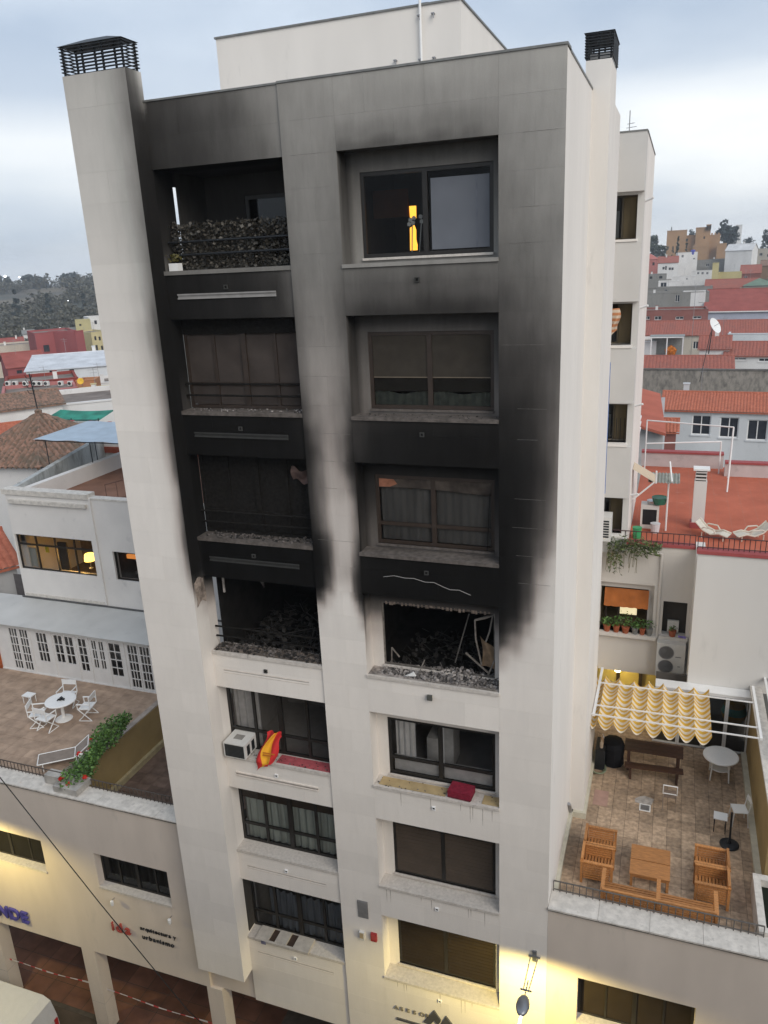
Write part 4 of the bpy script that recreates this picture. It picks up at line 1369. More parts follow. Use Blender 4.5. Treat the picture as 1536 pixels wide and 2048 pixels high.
wf = frame_ring(MB(), -21.02, -17.27, -13.08, -11.6, yl + .08, .05, .06)
for q in range(1, 4):
    x = -21.02 + 3.75 * q / 4
    wf.box(x - .025, x + .025, yl + .08, yl + .14, -13.03, -11.65)
wf.box(-20.97, -17.32, yl + .078, yl + .142, -12.06, -12.0)
w = wf.build('window_frame', M_FRAME, HL)
for q in range(4):
    a = -21.02 + 3.75 * q / 4 + .03
    b = a + 3.75 / 4 - .06
    MB().quad((a, yl + .11, -13.05), (b, yl + .11, -13.05), (b, yl + .11, -12.06), (a, yl + .11, -12.06)).build('pane', M_GLASSC, w)
    MB().quad((a, yl + .11, -12.0), (b, yl + .11, -12.0), (b, yl + .11, -11.64), (a, yl + .11, -11.64)).build('pane', M_GLASS, w)
room(HL, -21.05, -16.9, -14.0, -11.45, yl + .3, yl + 3.2, mat('warm_room', (.22, .17, .11), .9, .2))
MB().box(-20.95, -20.45, yl + .35, yl + .4, -13.1, -12.3).build('roller_screen', M_CURTAIN, w)
MB().box(-19.45, -19.0, yl + .5, yl + .56, -13.6, -12.0).build('dark_cabinet', M_ROOMD, w)
MB().box(-20.0, -19.85, yl + .4, yl + .44, -12.45, -12.2).build('yellow_note', mat('yellow_note', (.5, .45, .06), .8), w)
w2 = frame_ring(MB(), -16.37, -15.2, -13.12, -11.95, yl + .08, .06, .06).build('window_frame', M_FRAME, HL)
MB().quad((-16.32, yl + .11, -13.07), (-15.25, yl + .11, -13.07), (-15.25, yl + .11, -12.0), (-16.32, yl + .11, -12.0)).build('pane', M_GLASSC, w2)
room(HL, -16.8, -14.6, -14.0, -11.6, yl + .31, yl + 2.5, mat('dim_room', (.08, .07, .06), .9))
MB().box(-16.75, -16.3, yl + 1.2, yl + 1.3, -12.72, -12.56).build('window_glow', emis_mat('warm_glow', (1.0, .35, .08), .5), w2)  # emissive box imitating the warm glow inside this window
stt = MB()
for q in range(6):
    stt.box(-16.2 + q * .17, -16.05 + q * .17, yl + .9, yl + 1.0, -13.2 + q * .13, -13.1 + q * .13)
stt.build('stair_treads', mat('stair_tread', (.16, .16, .16), .8), w2)
lamp = thing('table_lamp', 'lit table lamp with yellow shade behind the wide window of the white house', 'lamp', (-18.18, yl + .75, -13.1))
MB().lathe([(.09, -13.1), (.09, -13.07), (.02, -13.05), (.02, -12.6)], (-18.18, yl + .75, 0), 12).build('lamp_stand', M_METALG, lamp)
MB().lathe([(.22, -12.76), (.17, -12.48)], (-18.18, yl + .75, 0), 16).build('lamp_shade', emis_mat('lamp_shade_glow', (1.0, .62, .12), 2.6), lamp)
ll = bpy.data.lights.new('lamp_light', 'POINT')
ll.energy = 30
ll.color = (1, .55, .15)
ll.shadow_soft_size = .15
lo = bpy.data.objects.new('lamp_light', ll)
COL.objects.link(lo)
lo.parent = lamp
lo.location = (-.32, -.02, .45)
# its roof terrace
MB().box(-21.0, -8.8, 7.9, 17, -10.75, -10.6).build('roof_terrace_floor', mat('terrace_brown', (.24, .13, .09), .9, .2, 1.2), HL)
MB().box(-24.6, -8.8, 16.8, 17.1, -12, -9.6).build('terrace_back_wall', M_HW, HL)
MB().prism([(-21.1, 7.9), (-20.85, 7.9), (-23.8, 16.8), (-24.1, 16.8)], 'z', -12, -9.78).build('terrace_side_wall', mat('mossy_wall', (.45, .46, .45), .9, .15, 1.5, stain=.7, stain_col=(.12, .12, .10), stretch=.4), HL)
MB().box(-24, -8.8, 16.72, 16.798, -10.6, -10.3).build('red_skirting', mat('red_skirting', (.30, .08, .05), .9), HL)
aw = thing('awning_canopy', 'pale blue sheet canopy on thin dark posts over the white house roof terrace', 'canopy', (-21, 13, -10.6))
MB().grid(lambda u, v: (-23.2 + 6.5 * u, 11.6 + 3.6 * v, -8.75 + .10 * v + .02 * math.sin(u * 25)), 24, 4).build('canopy_sheet', mat('blue_sheet', (.36, .44, .52), .5, .12, 1.5, stretch=1), aw)
for (x, y) in ((-22.6, 11.7), (-21.0, 12.6), (-18.2, 11.7), (-22.8, 15), (-17, 15)):
    MB().tube((x, y, -10.6), (x, y, -8.78), .045 if x == -18.2 else .022, 6).build('post', M_METALB, aw)
for (a, b) in (((-23.1, 11.65, -8.80), (-16.8, 11.65, -8.80)), ((-23.1, 15.1, -8.72), (-16.8, 15.1, -8.72)), ((-21, 11.65, -8.82), (-19.5, 13.6, -8.80))):
    MB().tube(a, b, .025, 6).build('canopy_beam', M_METALB, aw)
railing(HL, (-17.6, 9.2, -10.6), (-16.8, 11.5, -10.6), .75, 5, mat('brown_rail', (.12, .06, .045), .7))

# ------------------------------------------------------------------ garden table set on the left terrace
M_CUSH = mat('white_garden_metal', (.80, .80, .79), .4, .03)
tb = thing('garden_table', 'round white garden table with small dark object on the left terrace', 'table', (-16.15, 3.62, -16.7), local=True)
MB().lathe([(.50, .70), (.52, .715), (.52, .74), (.50, .75)], n=28).build('table_top', M_CUSH, tb)
MB().lathe([(.30, 0), (.26, .03), (.06, .08), (.05, .6), (.2, .70)], n=16).build('pedestal', M_CUSH, tb)
orn = thing('table_ornament', 'small dark ornament lying on the round white garden table', 'ornament', (-16.12, 3.62, -15.95), local=True)
o_ = MB()
for q in range(9):
    a = q * .7
    o_.box(-.10, .10, -.016, .016, 0, .022, rz=a, piv=(0, 0, .01))
    for v in o_.v[-8:]:
        v += V(.05 * math.cos(a * 2), .03 * math.sin(a * 3), .012 * q * .5)
o_.build('dry_sprigs', M_METALB, orn)
def folding_chair(label, loc, rz):
    c = thing('garden_chair', label, 'chair', loc, rz, 'white garden chairs at the round table', local=True)
    r = .018
    for s in (-.26, .26):
        MB().tube((s, -.24, 0), (s, .24, 0), r, 6).build('foot_rail', M_CUSH, c)
        MB().tube((s, -.22, .02), (s, .20, .44), r, 6).tube((s, .22, .02), (s, -.20, .44), r, 6).build('crossed_leg', M_CUSH, c)
        MB().tube((s, -.24, .64), (s, .24, .64), r * 1.3, 6).build('armrest', M_CUSH, c)
        MB().tube((s, -.22, .44), (s, -.22, .64), r, 6).tube((s, .22, .44), (s, .24, .90), r, 6).build('upright', M_CUSH, c)
    MB().box(-.25, .25, -.22, .22, .43, .45).build('seat', M_CUSH, c)
    MB().box(-.26, .26, .215, .24, .72, .90).build('backrest', M_CUSH, c)
    return c
c0 = folding_chair('white garden chair right of the round table, its back to the tower', (-15.35, 3.95, -16.7), R(-75))
dup(c0, (-16.75, 3.1, -16.7), R(115), 'white garden chair left of the round table nearest the street')
dup(c0, (-16.25, 2.95, -16.7), R(178), 'white garden chair in front of the round table facing the glazed doors')
dup(c0, (-16.6, 4.4, -16.7), R(12), 'white garden chair behind the round table with only its back showing')
st_ = thing('garden_stool', 'tiny white square stool beside the round table', 'stool', (-18.15, 4.15, -16.7), local=True)
s2 = MB()
s2.box(-.2, .2, -.15, .15, .30, .33)
s2.build('seat', M_CUSH, st_)
for (x, y) in ((-.17, -.12), (.17, -.12), (-.17, .12), (.17, .12)):
    MB().tube((x, y, 0), (x, y, .3), .014, 6).build('leg', M_CUSH, st_)
lg = thing('sun_lounger', 'low grey mesh lounger with white frame by the terrace corner', 'lounger', (-14.3, 1.55, -16.7), R(38), local=True)
f = MB()
for y in (-.3, .3):
    f.tube((-.75, y, .28), (.35, y, .28), .018, 6).tube((.35, y, .28), (.8, y, .62), .018, 6)
f.tube((-.75, -.3, .28), (-.75, .3, .28), .018, 6).tube((.35, -.3, .28), (.35, .3, .28), .018, 6).tube((.8, -.3, .62), (.8, .3, .62), .018, 6)
f.build('frame', M_CUSH, lg)
MB().quad((-.75, -.29, .285), (.35, -.29, .285), (.35, .29, .285), (-.75, .29, .285)).quad((.35, -.29, .285), (.8, -.29, .625), (.8, .29, .625), (.35, .29, .285)).build('mesh_seat', mat('grey_mesh', (.24, .20, .17), .8), lg)
for (x, y) in ((-.6, -.3), (-.6, .3), (.4, -.3), (.4, .3)):
    MB().tube((x, y, 0), (x, y, .28), .016, 6).build('leg', M_CUSH, lg)

# ------------------------------------------------------------------ right terrace: walls, sunroom, porch
sk = MB()
sk.box(FX1 + .001, 1.25, .57, 4.0, -17.0, -16.82).box(1.15, 1.60, 3.9, 3.999, -17.0, -16.82).box(1.521, 1.60, 4.0, 7.0, -17.0, -16.82)
sk.build('terrace_skirting', mat('cream_skirting', (.55, .52, .42), .9, .1), WINGR)
MB().wall(2.6, 8.9, -17.3, -14.86, 5.95, 6.15, [], plane='y').build('ochre_party_wall', M_OCHRE, WINGR)
for q in range(7):
    MB().box(5.90, 6.22, 2.6 + q * .9 + .003, 2.6 + (q + 1) * .9 - .003, -14.86, -14.78).build('coping_slab', M_COPING, WINGR)
MB().box(5.8, 6.0, 2.4, 8.2, -17.0, -16.88).build('terrace_skirting', MATS['cream_skirting'], WINGR)
pr_ = thing('stone_planter', 'stained white stone planter at the right end of the terrace parapet', 'planter', (6.0, 1.3, -17.0))
MB().wall(5.66, 7.4, -17.0, -16.4, .57, .72, []).wall(5.66, 7.4, -17.0, -16.4, 2.2, 2.38, []).wall(.72, 2.2, -17.0, -16.4, 5.66, 5.82, [], plane='y').build('planter_wall', M_COPING, pr_)
MB().box(5.82, 7.4, .72, 2.2, -17.0, -16.6).build('soil', mat('dark_soil', (.015, .018, .012), .95), pr_)
dk = MB().box(6.2, 12, 2.6, 9.3, -18.5, -18.4).build('neighbour_patio_floor', mat('patio_dark', (.05, .05, .05), .9), WINGR)
dp = MB()
dp.tube((1.19, 3.5, -16.3), (1.19, 3.95, -16.9), .05, 8).tube((1.19, 3.5, -16.3), (1.19, 3.4, -16.2), .045, 8)
dp.build('drain_spout', M_METALG, APT)

# rear stair block of the tower: stacked projecting windows
RB = thing('rear_stair_block', 'narrow white rear block behind the tower with stacked recessed windows', 'building', (1.6, 13, GZ))
rops = [(1.1, 1.86, -3.0 * k - 1.72, -3.0 * k - .52) for k in range(4)]
MB().wall(1.1, 2.04, -11.3, 1.08, 10.15, 10.45, rops).build('front_wall', mat('rear_render', (.57, .555, .53), .9, .04, 1.2), RB)
MB().wall(10.45, 16.5, -11.3, 1.08, 1.85, 2.04, [], plane='y').build('side_wall', M_SIDE, RB)
MB().box(-8.4, 1.85, 10.46, 17.5, 1.08, 1.13).build('roof_cap', M_CAP, RB)
MB().box(1.1, 2.06, 10.13, 16.5, 1.08, 1.12).build('parapet_capping', M_CAP, RB)
for k, (a, b, c, d) in enumerate(rops):
    room(RB, 1.08, 1.84, c - .2, d + .1, 10.62, 12, mat('stair_room', (.10, .085, .06), .9))
    wfr = frame_ring(MB(), a, b, c, d, 10.5, .04, .05)
    wfr.box(1.42, 1.46, 10.5, 10.55, c, d)
    w = wfr.build('window_frame', mat('brass_frame', (.10, .08, .05), .5), RB)
    MB().quad((a, 10.53, c), (1.42, 10.53, c), (1.42, 10.53, d), (a, 10.53, d)).build('pane', M_GLASS, w)
    MB().box(1.47, b - .05, 10.52, 10.56, c + .03, d - .05).build('curtain_panel', mat('tan_curtain', (.14, .11, .065), .9, .2, 4, stretch=.1), w)
    MB().box(a - .02, b + .05, 9.83, 10.5, c - .07, c).build('window_sill', M_SIDE, w)
    if k in (0, 2):
        MB().box(1.2, 1.35, 10.56, 10.6, c + .05, d - .4).build('pale_screen', M_CURTAIN, w)
    MB().box(1.1, 2.035, 9.86, 10.149, (-3.0 * k - 3.45) if k < 3 else -11.3, -3.0 * k - 1.8).build('projecting_bay', MATS['rear_render'], RB)
    MB().tube((2.04, 10.5 + k * .2, -3.0 * k - .7), (2.28, 10.4 + k * .2, -3.0 * k - .62), .035, 8).build('outlet_pipe', M_WHITE, RB)
for q in range(7):
    MB().tube((1.06 + .12 * q, 10.42, -7.72), (1.06 + .12 * q, 10.42, -7.0), .01, 5).build('bar', M_METALB, RB)
MB().box(1.1, 2.035, 9.86, 10.149, -.45, 1.07).build('projecting_bay', MATS['rear_render'], RB)
MB().box(1.1, 2.05, 9.84, 10.128, 1.072, 1.11).build('parapet_capping', M_CAP, RB)
ant = thing('rooftop_antenna', 'thin aerial on the rear stair block roof', 'antenna', (1.5, 10.8, 1.12))
am = MB().tube((1.5, 10.8, 1.12), (1.5, 10.8, 1.75), .014, 6)
am.build('mast', M_METALG, ant)
for (dx, dz) in ((.2, 0), (.14, .12), (.1, .22)):
    MB().tube((1.5 - dx * .6, 10.8, 1.18 + dz), (1.5 + dx * 1.4, 10.8, 1.2 + dz), .008, 5).build('element', M_METALG, ant)
bc = MB()
bc.path([(1.28, 9.9, -3.0 * 2 - 1.0), (1.26, 9.9, -8.2), (1.27, 9.9, -8.8)], .03, 6)
MB().box(1.44, 1.50, 7.4, 7.5, -8.6, -4.9).build('blue_downpipe', mat('blue_paint', (.02, .14, .45), .5), RB)
# laundry hanging out of the second rear window
la = thing('hanging_blanket', 'patterned orange and brown blanket bundled over the rear window sill', 'blanket', (1.35, 9.6, -4.3))
MB().grid(lambda u, v: (1.18 + .34 * u + .05 * math.sin(v * 5), 9.75 - .18 * math.sin(math.pi * u) - .05 * math.sin(7 * u + 5 * v), -3.62 - .95 * v * (1 - .35 * u)), 16, 20).build('blanket_cloth', band_mat('blanket_stripes', ((.42, .17, .07), (.50, .40, .30)), 2, .16), la, smooth=True)

# orange-awning wall with the air-conditioner and the big blank wall under the red terrace
NB = thing('neighbour_house', 'white neighbour house behind the right terrace with flower window and red roof terrace', 'house', (4.5, 10, GZ))
M_NW = mat('neighbour_white', (.63, .595, .55), .9, .05, 1.0, stain=.06, stain_col=(.35, .33, .3), stretch=.3)
M_NW2 = mat('neighbour_white_cool', (.62, .605, .58), .9, .04, .6, stain=.06, stain_col=(.4, .4, .39), stretch=.3)
MB().wall(1.1, 4.2, -15.6, -11.32, 10.15, 10.5, [(1.3, 2.98, -14.2, -12.45), (3.28, 4.02, -14.15, -12.95)]).wall(2.05, 4.2, -11.32, -11.08, 10.152, 10.4, []).build('window_wall', M_NW, NB)
MB().box(4.13, 12, 8.6, 8.85, -15.0, -10.64).box(4.13, 4.4, 8.85, 10.5, -15.25, -10.95).build('blank_wall', M_NW2, NB)
MB().tube((3.14, 10.1, -14.3), (3.14, 10.1, -11.3), .04, 8).tube((2.2, 10.1, -11.32), (3.14, 10.1, -11.3), .03, 8).build('drain_pipe', M_NW, NB)
room(NB, 1.3, 3.05, -14.2, -12.3, 10.5, 12.5, mat('flower_room', (.16, .13, .08), .9))
nw = frame_ring(MB(), 1.45, 2.80, -14.15, -12.7, 10.40, .05, .05)
nw.box(1.86, 1.90, 10.40, 10.45, -14.1, -12.75)
w = nw.build('window_frame', M_FRAMEB, NB)
MB().box(2.80, 2.98, 10.38, 10.48, -14.2, -12.45).box(1.3, 2.8, 10.38, 10.48, -12.7, -12.45).build('inner_surround', M_NW, w)
MB().grid(lambda u, v: (1.42 + 1.4 * u, 10.34 - .32 * v, -12.72 - .52 * v - .02 * abs(math.sin(u * 18)) * v), 30, 4).build('orange_awning', mat('orange_canvas', (.36, .12, .035), .9, .2, 3), w)
MB().box(1.9, 2.45, 10.9, 10.95, -13.9, -13.2).build('lit_interior', emis_mat('pale_lit_interior', (.95, .82, .5), .55), w)
MB().box(3.28, 4.02, 10.42, 10.46, -14.15, -12.95).build('dark_window', M_ROOMD, NB)
MB().box(3.45, 3.8, 10.3, 10.4, -14.1, -13.7).build('window_unit', M_ACB, NB)
MB().box(1.3, 3.12, 9.95, 10.5, -14.32, -14.2).build('flower_shelf', M_NW, NB)
MB().box(3.2, 4.1, 10.0, 10.42, -14.27, -14.16).build('window_sill', M_NW, NB)
potspec = [(1.55, .12, 'leafy trailing plant in a small brown pot, leftmost on the flower shelf', 'trail'), (1.85, .11, 'bushy fern in a terracotta pot, second on the flower shelf', 'bush'), (2.15, .13, 'tall leafy plant in the largest terracotta pot on the flower shelf', 'tall'), (2.45, .11, 'low trailing plant in a grey pot on the flower shelf', 'trail'), (2.68, .10, 'broad-leaved plant in a terracotta pot right of centre on the shelf', 'bush'), (2.9, .11, 'thin succulent in a grey pot at the right end of the shelf', 'thin')]
for (x, r, lab, kind) in potspec:
    p = thing('potted_plant', lab, 'potted plant', (x, 10.08, -14.2), group='pots on the flower shelf')
    MB().lathe([(r * .7, -14.2), (r, -14.0), (r * 1.08, -14.0), (r * 1.08, -13.96), (r * .9, -13.96)], (x, 10.08, 0), 12).build('pot', M_POT if 'terracotta' in lab or 'brown' in lab else mat('grey_pot', (.2, .2, .19), .8), p)
    h = {'trail': .22, 'bush': .32, 'tall': .5, 'thin': .25}[kind]
    MB().leaves(70 if kind != 'thin' else 25, lambda: (x + random.gauss(0, .10), 10.06 + random.gauss(0, .07), -13.95 + h * random.random()), .05, .5).build('foliage', M_LEAF, p)
p = thing('potted_plant', 'red pot with a small plant on the narrow dark window sill', 'potted plant', (3.6, 10.1, -14.16))
MB().lathe([(.09, -14.16), (.12, -13.98), (.12, -13.95), (.1, -13.95)], (3.62, 10.12, 0), 12).build('pot', M_POT, p)
MB().leaves(30, lambda: (3.62 + random.gauss(0, .06), 10.12 + random.gauss(0, .05), -13.93 + .15 * random.random()), .035).build('foliage', M_LEAF, p)
tag(MB().grid(lambda u, v: (3.8 + .24 * u, 10.0 + .12 * v, -14.12 + .06 * math.sin(3 * u + 2) * math.sin(math.pi * v)), 8, 6).build('purple_cloth', mat('lilac', (.28, .22, .55), .8)), 'crumpled lilac cloth on the narrow dark window sill', 'cloth')
# outdoor air-conditioner with two fans
ac = thing('air_conditioner', 'large white two-fan air conditioner fixed under the narrow dark window', 'air conditioner', (3.6, 9.9, -15.6))
MB().box(3.17, 4.05, 9.72, 10.1, -15.47, -14.27).build('casing', M_ACB, ac)
for z in (-14.58, -15.08):
    fr = MB()
    for k in range(28):
        a, b = 2 * math.pi * k / 28, 2 * math.pi * (k + 1) / 28
        for r0, r1 in ((.24, .21),):
            fr.quad((3.47 + r0 * math.cos(a), 9.71, z + r0 * math.sin(a)), (3.47 + r0 * math.cos(b), 9.71, z + r0 * math.sin(b)), (3.47 + r1 * math.cos(b), 9.715, z + r1 * math.sin(b)), (3.47 + r1 * math.cos(a), 9.715, z + r1 * math.sin(a)))
    g_ = fr.build('fan_grille', M_METALG, ac)
    MB().prism([(3.47 + .21 * math.cos(2 * math.pi * k / 24), z + .21 * math.sin(2 * math.pi * k / 24)) for k in range(24)], 'y', 9.714, 9.719).build('fan_disc', mat('fan_shadow', (.14, .14, .14), .7), g_)
    for q in range(1, 5):
        r0 = .045 * q
        ring = MB()
        for k in range(24):
            a, b = 2 * math.pi * k / 24, 2 * math.pi * (k + 1) / 24
            ring.tube((3.47 + r0 * math.cos(a), 9.708, z + r0 * math.sin(a)), (3.47 + r0 * math.cos(b), 9.708, z + r0 * math.sin(b)), .006, 4, cap=False)
        ring.build('grille_ring', M_METALG, g_)
MB().box(3.75, 3.93, 9.717, 9.719, -14.72, -14.69).build('badge', mat('badge_grey', (.2, .2, .2), .6), ac)
MB().box(3.84, 3.92, 9.717, 9.719, -15.06, -15.03).build('badge', MATS['badge_grey'], ac)
MB().box(3.25, 3.3, 9.8, 10.15, -15.62, -15.55).box(3.9, 3.95, 9.8, 10.15, -15.62, -15.55).build('bracket', M_METALG, ac)
# porch below: ceiling, columns, yellow lit back wall
MB().box(1.3, 4.2, 10.16, 13, -15.70, -15.6).build('porch_ceiling', M_NW, NB)
MB().box(1.1, 4.4, 11.0, 11.2, -17.4, -15.71).build('porch_back_wall', mat('porch_yellow', (.55, .45, .16), .9, .1, 2), NB)
MB().box(1.2, 4.3, 8.25, 12.4, -17.2, -17.02).build('porch_floor', M_PAVE, NB)
for x in (1.95, 2.7):
    MB().box(x - .06, x + .06, 10.9, 10.99, -17.4, -15.71).build('dark_door_post', M_FRAMEB, NB)
pl_ = thing('porch_lamp', 'glowing ceiling lamp under the porch behind the striped awning', 'lamp', (2.0, 10.4, -15.8))
MB().lathe([(.09, -15.82), (.12, -15.77), (.10, -15.72)], (1.95, 10.35, 0), 14).build('lamp_bowl', emis_mat('porch_lamp_glow', (1.0, .85, .4), 9), pl_)
ld = bpy.data.lights.new('porch_light', 'POINT')
ld.energy = 26
ld.color = (1, .78, .32)
ld.shadow_soft_size = .1
lo = bpy.data.objects.new('porch_light', ld)
COL.objects.link(lo)
lo.parent = pl_
lo.location = (0, -.12, -.02)
# sunroom glazing at the rear of the terrace
SR = thing('sunroom', 'white framed glass sunroom at the back of the right terrace', 'sunroom', (4.6, 8.3, -17))
MB().box(3.2, 6.1, 8.12, 8.59, -15.04, -14.94).build('roof', M_WHITE, SR)
for (a, b) in ((3.2, 3.95), (3.95, 4.68), (4.68, 5.3), (5.3, 5.95)):
    fr = frame_ring(MB(), a + .003, b - .003, -17.0, -15.04, 8.25, .05, .05).build('sliding_door', M_WHITE, SR)
    MB().quad((a + .05, 8.275, -16.95), (b - .05, 8.275, -16.95), (b - .05, 8.275, -15.09), (a + .05, 8.275, -15.09)).build('pane', M_GLASS, fr)
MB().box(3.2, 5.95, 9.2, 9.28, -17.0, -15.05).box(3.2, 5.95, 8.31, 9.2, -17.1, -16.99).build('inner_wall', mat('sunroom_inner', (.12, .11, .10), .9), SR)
tag(MB().lathe([(.0, -16.2), (.3, -16.12), (.38, -15.85), (.3, -15.58), (0, -15.5)], (5.55, 8.75, 0), 16).build('rubber_ball', band_mat('toy_ring', ((.02, .20, .18), (.25, .16, .03)), 2, .45, phase=.2), None, smooth=True), 'big teal and yellow inflatable behind the sunroom glass', 'inflatable')

# pergola with scalloped striped awning
PG = thing('pergola_frame', 'white metal pergola frame with three long bars over the right terrace', 'pergola', (3.7, 6.3, -14.6))
for (y, x0) in ((7.28, 1.6), (5.96, 1.6), (5.44, 1.45)):
    MB().box(x0, 5.95, y - .015, y + .015, -14.615, -14.58).build('beam', M_WHITE, PG)
MB().box(5.9, 5.97, 5.41, 8.2, -14.64, -14.565).build('side_beam', M_WHITE, PG)
MB().box(6.25, 6.31, 4.5, 8.9, -14.5, -14.44).box(6.38, 6.43, 4.5, 8.9, -14.5, -14.44).build('outer_rail', M_WHITE, PG)
MB().box(1.55, 1.62, 5.41, 8.2, -14.645, -14.57).build('side_beam', M_WHITE, PG)
AWN = thing('striped_awning', 'yellow and white striped awning hanging in scallops below the pergola', 'awning', (3.2, 6.5, -14.8))
M_STRIPE = band_mat('yellow_white_stripes', ((.62, .37, .045), (.70, .62, .50)), 1, .25)
xw = (4.72 - 1.5) / 7.5
for q in range(8):
    a = 4.72 - xw * (q + 1)
    b = a + xw
    if a < 1.45:
        a = 1.47
    y1, y0 = 7.9 - .05 * (q % 3), 5.28 - .02 * (q % 2)
    def fn(u, v, a=a, b=b, y0=y0, y1=y1, q=q):
        sag = .21 * math.sin(math.pi * u)
        hem = .10 * math.sin(math.pi * u) * (1 if v < .04 else 0)
        return (a + (b - a) * u, y0 + (y1 - y0) * v - .12 * math.sin(math.pi * u) * (1 if v < .5 else -.0) * max(0, 1 - v * 4), -14.68 - sag - .05 * math.sin(v * math.pi * 3) ** 2)
    MB().grid(fn, 10, 26).build('awning_scallop', M_STRIPE, AWN, smooth=True)

# ------------------------------------------------------------------ teak lounge set
def teak_chair(label, loc, rz):
    c = thing('teak_armchair', label, 'armchair', loc, rz, 'teak armchairs on the right terrace', local=True)
    W2, D2 = .34, .36
    for (x, y) in ((-W2, -D2), (W2, -D2), (-W2, D2), (W2, D2)):
        MB().box(x - .03, x + .03, y - .03, y + .03, 0, .62 if y < 0 else .66).build('leg', M_TEAK, c)
    for x in (-W2, W2):
        MB().box(x - .04, x + .04, -D2 - .04, D2 + .04, .621, .65).build('armrest', M_TEAK, c)
        s = MB()
        for q in range(7):
            s.box(x - .012, x + .012, -D2 + .04, D2 - .04, .14 + q * .066, .18 + q * .066)
        s.build('side_slats', M_TEAK, c, stuff=True)
    s = MB()
    for q in range(9):
        s.box(-W2 + .035, W2 - .035, -D2 + .0 + q * .078, -D2 + .055 + q * .078, .30, .325)
    s.build('seat_slats', M_TEAK, c, stuff=True)
    MB().box(-W2, W2, D2 - .03, D2 + .03, .66, .72).build('top_rail', M_TEAK, c)
    s = MB()
    for q in range(8):
        s.box(-W2 + .03, W2 - .03, D2 - .015, D2 + .01, .22 + q * .054, .255 + q * .054)
    s.build('back_slats', M_TEAK, c, stuff=True)
    MB().box(-W2, W2, -D2 - .012, -D2 + .012, .24, .30).build('front_rail', M_TEAK, c)
    return c
c1 = teak_chair('far left teak armchair by the tower wall, nearer the house', (2.1, 2.53, -17.0), R(90))
dup(c1, (2.1, 1.9, -17.0), R(90), 'left teak armchair nearer the street railing')
dup(c1, (4.77, 2.6, -17.0), R(-90), 'right teak armchair beside the black parasol base')
dup(c1, (4.75, 1.98, -17.0), R(-90), 'right teak armchair nearer the street railing')
bn = thing('teak_sofa', 'two-seat teak sofa along the street railing with its slatted back to the street', 'sofa', (3.55, 1.05, -17.0), R(180), local=True)
L2, D2 = 1.25, .34
for (x, y) in ((-L2, -D2), (L2, -D2), (-L2, D2), (L2, D2), (0, D2), (0, -D2)):
    MB().box(x - .03, x + .03, y - .03, y + .03, 0, .66).build('leg', M_TEAK, bn)
for x in (-L2, 0, L2):
    MB().box(x - .045, x + .045, -D2 - .03, D2 + .03, .661, .69).build('armrest', M_TEAK, bn)
for (a, b) in ((-L2 + .03, -.03), (.03, L2 - .03)):
    s = MB()
    for q in range(9):
        s.box(a, b, -D2 + q * .074, -D2 + .05 + q * .074, .30, .325)
    s.build('seat_slats', M_TEAK, bn, stuff=True)
    s = MB()
    for q in range(7):
        s.box(a, b, D2 - .012, D2 + .012, .20 + q * .062, .24 + q * .062)
    s.build('back_slats', M_TEAK, bn, stuff=True)
    MB().box(a - .03, b + .03, D2 - .03, D2 + .03, .692, .73).build('top_rail', M_TEAK, bn)
ct = thing('coffee_table', 'low teak coffee table made of two broad boards', 'coffee table', (3.34, 2.28, -17.0), local=True)
MB().box(-.47, .47, .015, .53, .36, .40).build('table_board', M_TEAK, ct)
MB().box(-.47, .47, -.53, -.015, .36, .40).build('table_board', M_TEAK, ct)
for (x, y) in ((-.42, -.48), (.42, -.48), (-.42, .48), (.42, .48)):
    MB().box(x - .03, x + .03, y - .03, y + .03, 0, .36).build('leg', M_TEAK, ct)
MB().box(-.40, .40, -.5, -.47, .28, .359).box(-.40, .40, .47, .5, .28, .359).build('apron', M_TEAK, ct)
pbx = thing('parasol_stand', 'black parasol stand with round base and bare pole', 'parasol stand', (5.27, 3.97, -17.0), local=True)
MB().lathe([(.24, 0), (.24, .03), (.2, .05), (.05, .07), (.045, .16)], n=24).build('base_disc', M_METALB, pbx)
MB().tube((0, 0, .1), (-.02, -.05, 1.05), .026, 8).build('pole', M_METALB, pbx)
rt = thing('round_table', 'round white plastic table near the sunroom doors', 'table', (5.13, 6.9, -17.0), local=True)
MB().lathe([(.46, .69), (.49, .70), (.49, .73), (.47, .74)], n=28).build('table_top', M_PLASTIC, rt)
for q in range(4):
    a = R(45 + 90 * q)
    MB().tube((.3 * math.cos(a), .3 * math.sin(a), .69), (.36 * math.cos(a), .36 * math.sin(a), 0), .03, 6, r1=.02).build('leg', M_PLASTIC, rt)
MB().lathe([(.26, .34), (.29, .34), (.29, .37), (.26, .37)], n=20).build('brace_ring', M_PLASTIC, rt)
def plastic_chair(label, loc, rz):
    c = thing('plastic_chair', label, 'chair', loc, rz, 'white chairs scattered on the right terrace', local=True)
    for (x, y) in ((-.17, -.17), (.17, -.17), (-.17, .17), (.17, .17)):
        MB().tube((x, y, .43), (x * 1.2, y * 1.2, 0), .014, 6).build('leg', M_PLASTIC, c)
    MB().box(-.19, .19, -.19, .19, .43, .45).build('seat', M_PLASTIC, c)
    for x in (-.18, .18):
        MB().tube((x, .18, .44), (x * 1.02, .24, .80), .014, 6).build('back_post', M_PLASTIC, c)
    MB().grid(lambda u, v: (-.18 + .36 * u, .235 + .03 * math.sin(math.pi * u), .62 + .18 * v), 8, 2).build('backrest', M_PLASTIC, c)
    return c
ch = thing('chair', 'slim chair with open white back frame standing alone mid-terrace', 'chair', (3.76, 5.05, -17.0), R(180), local=True)
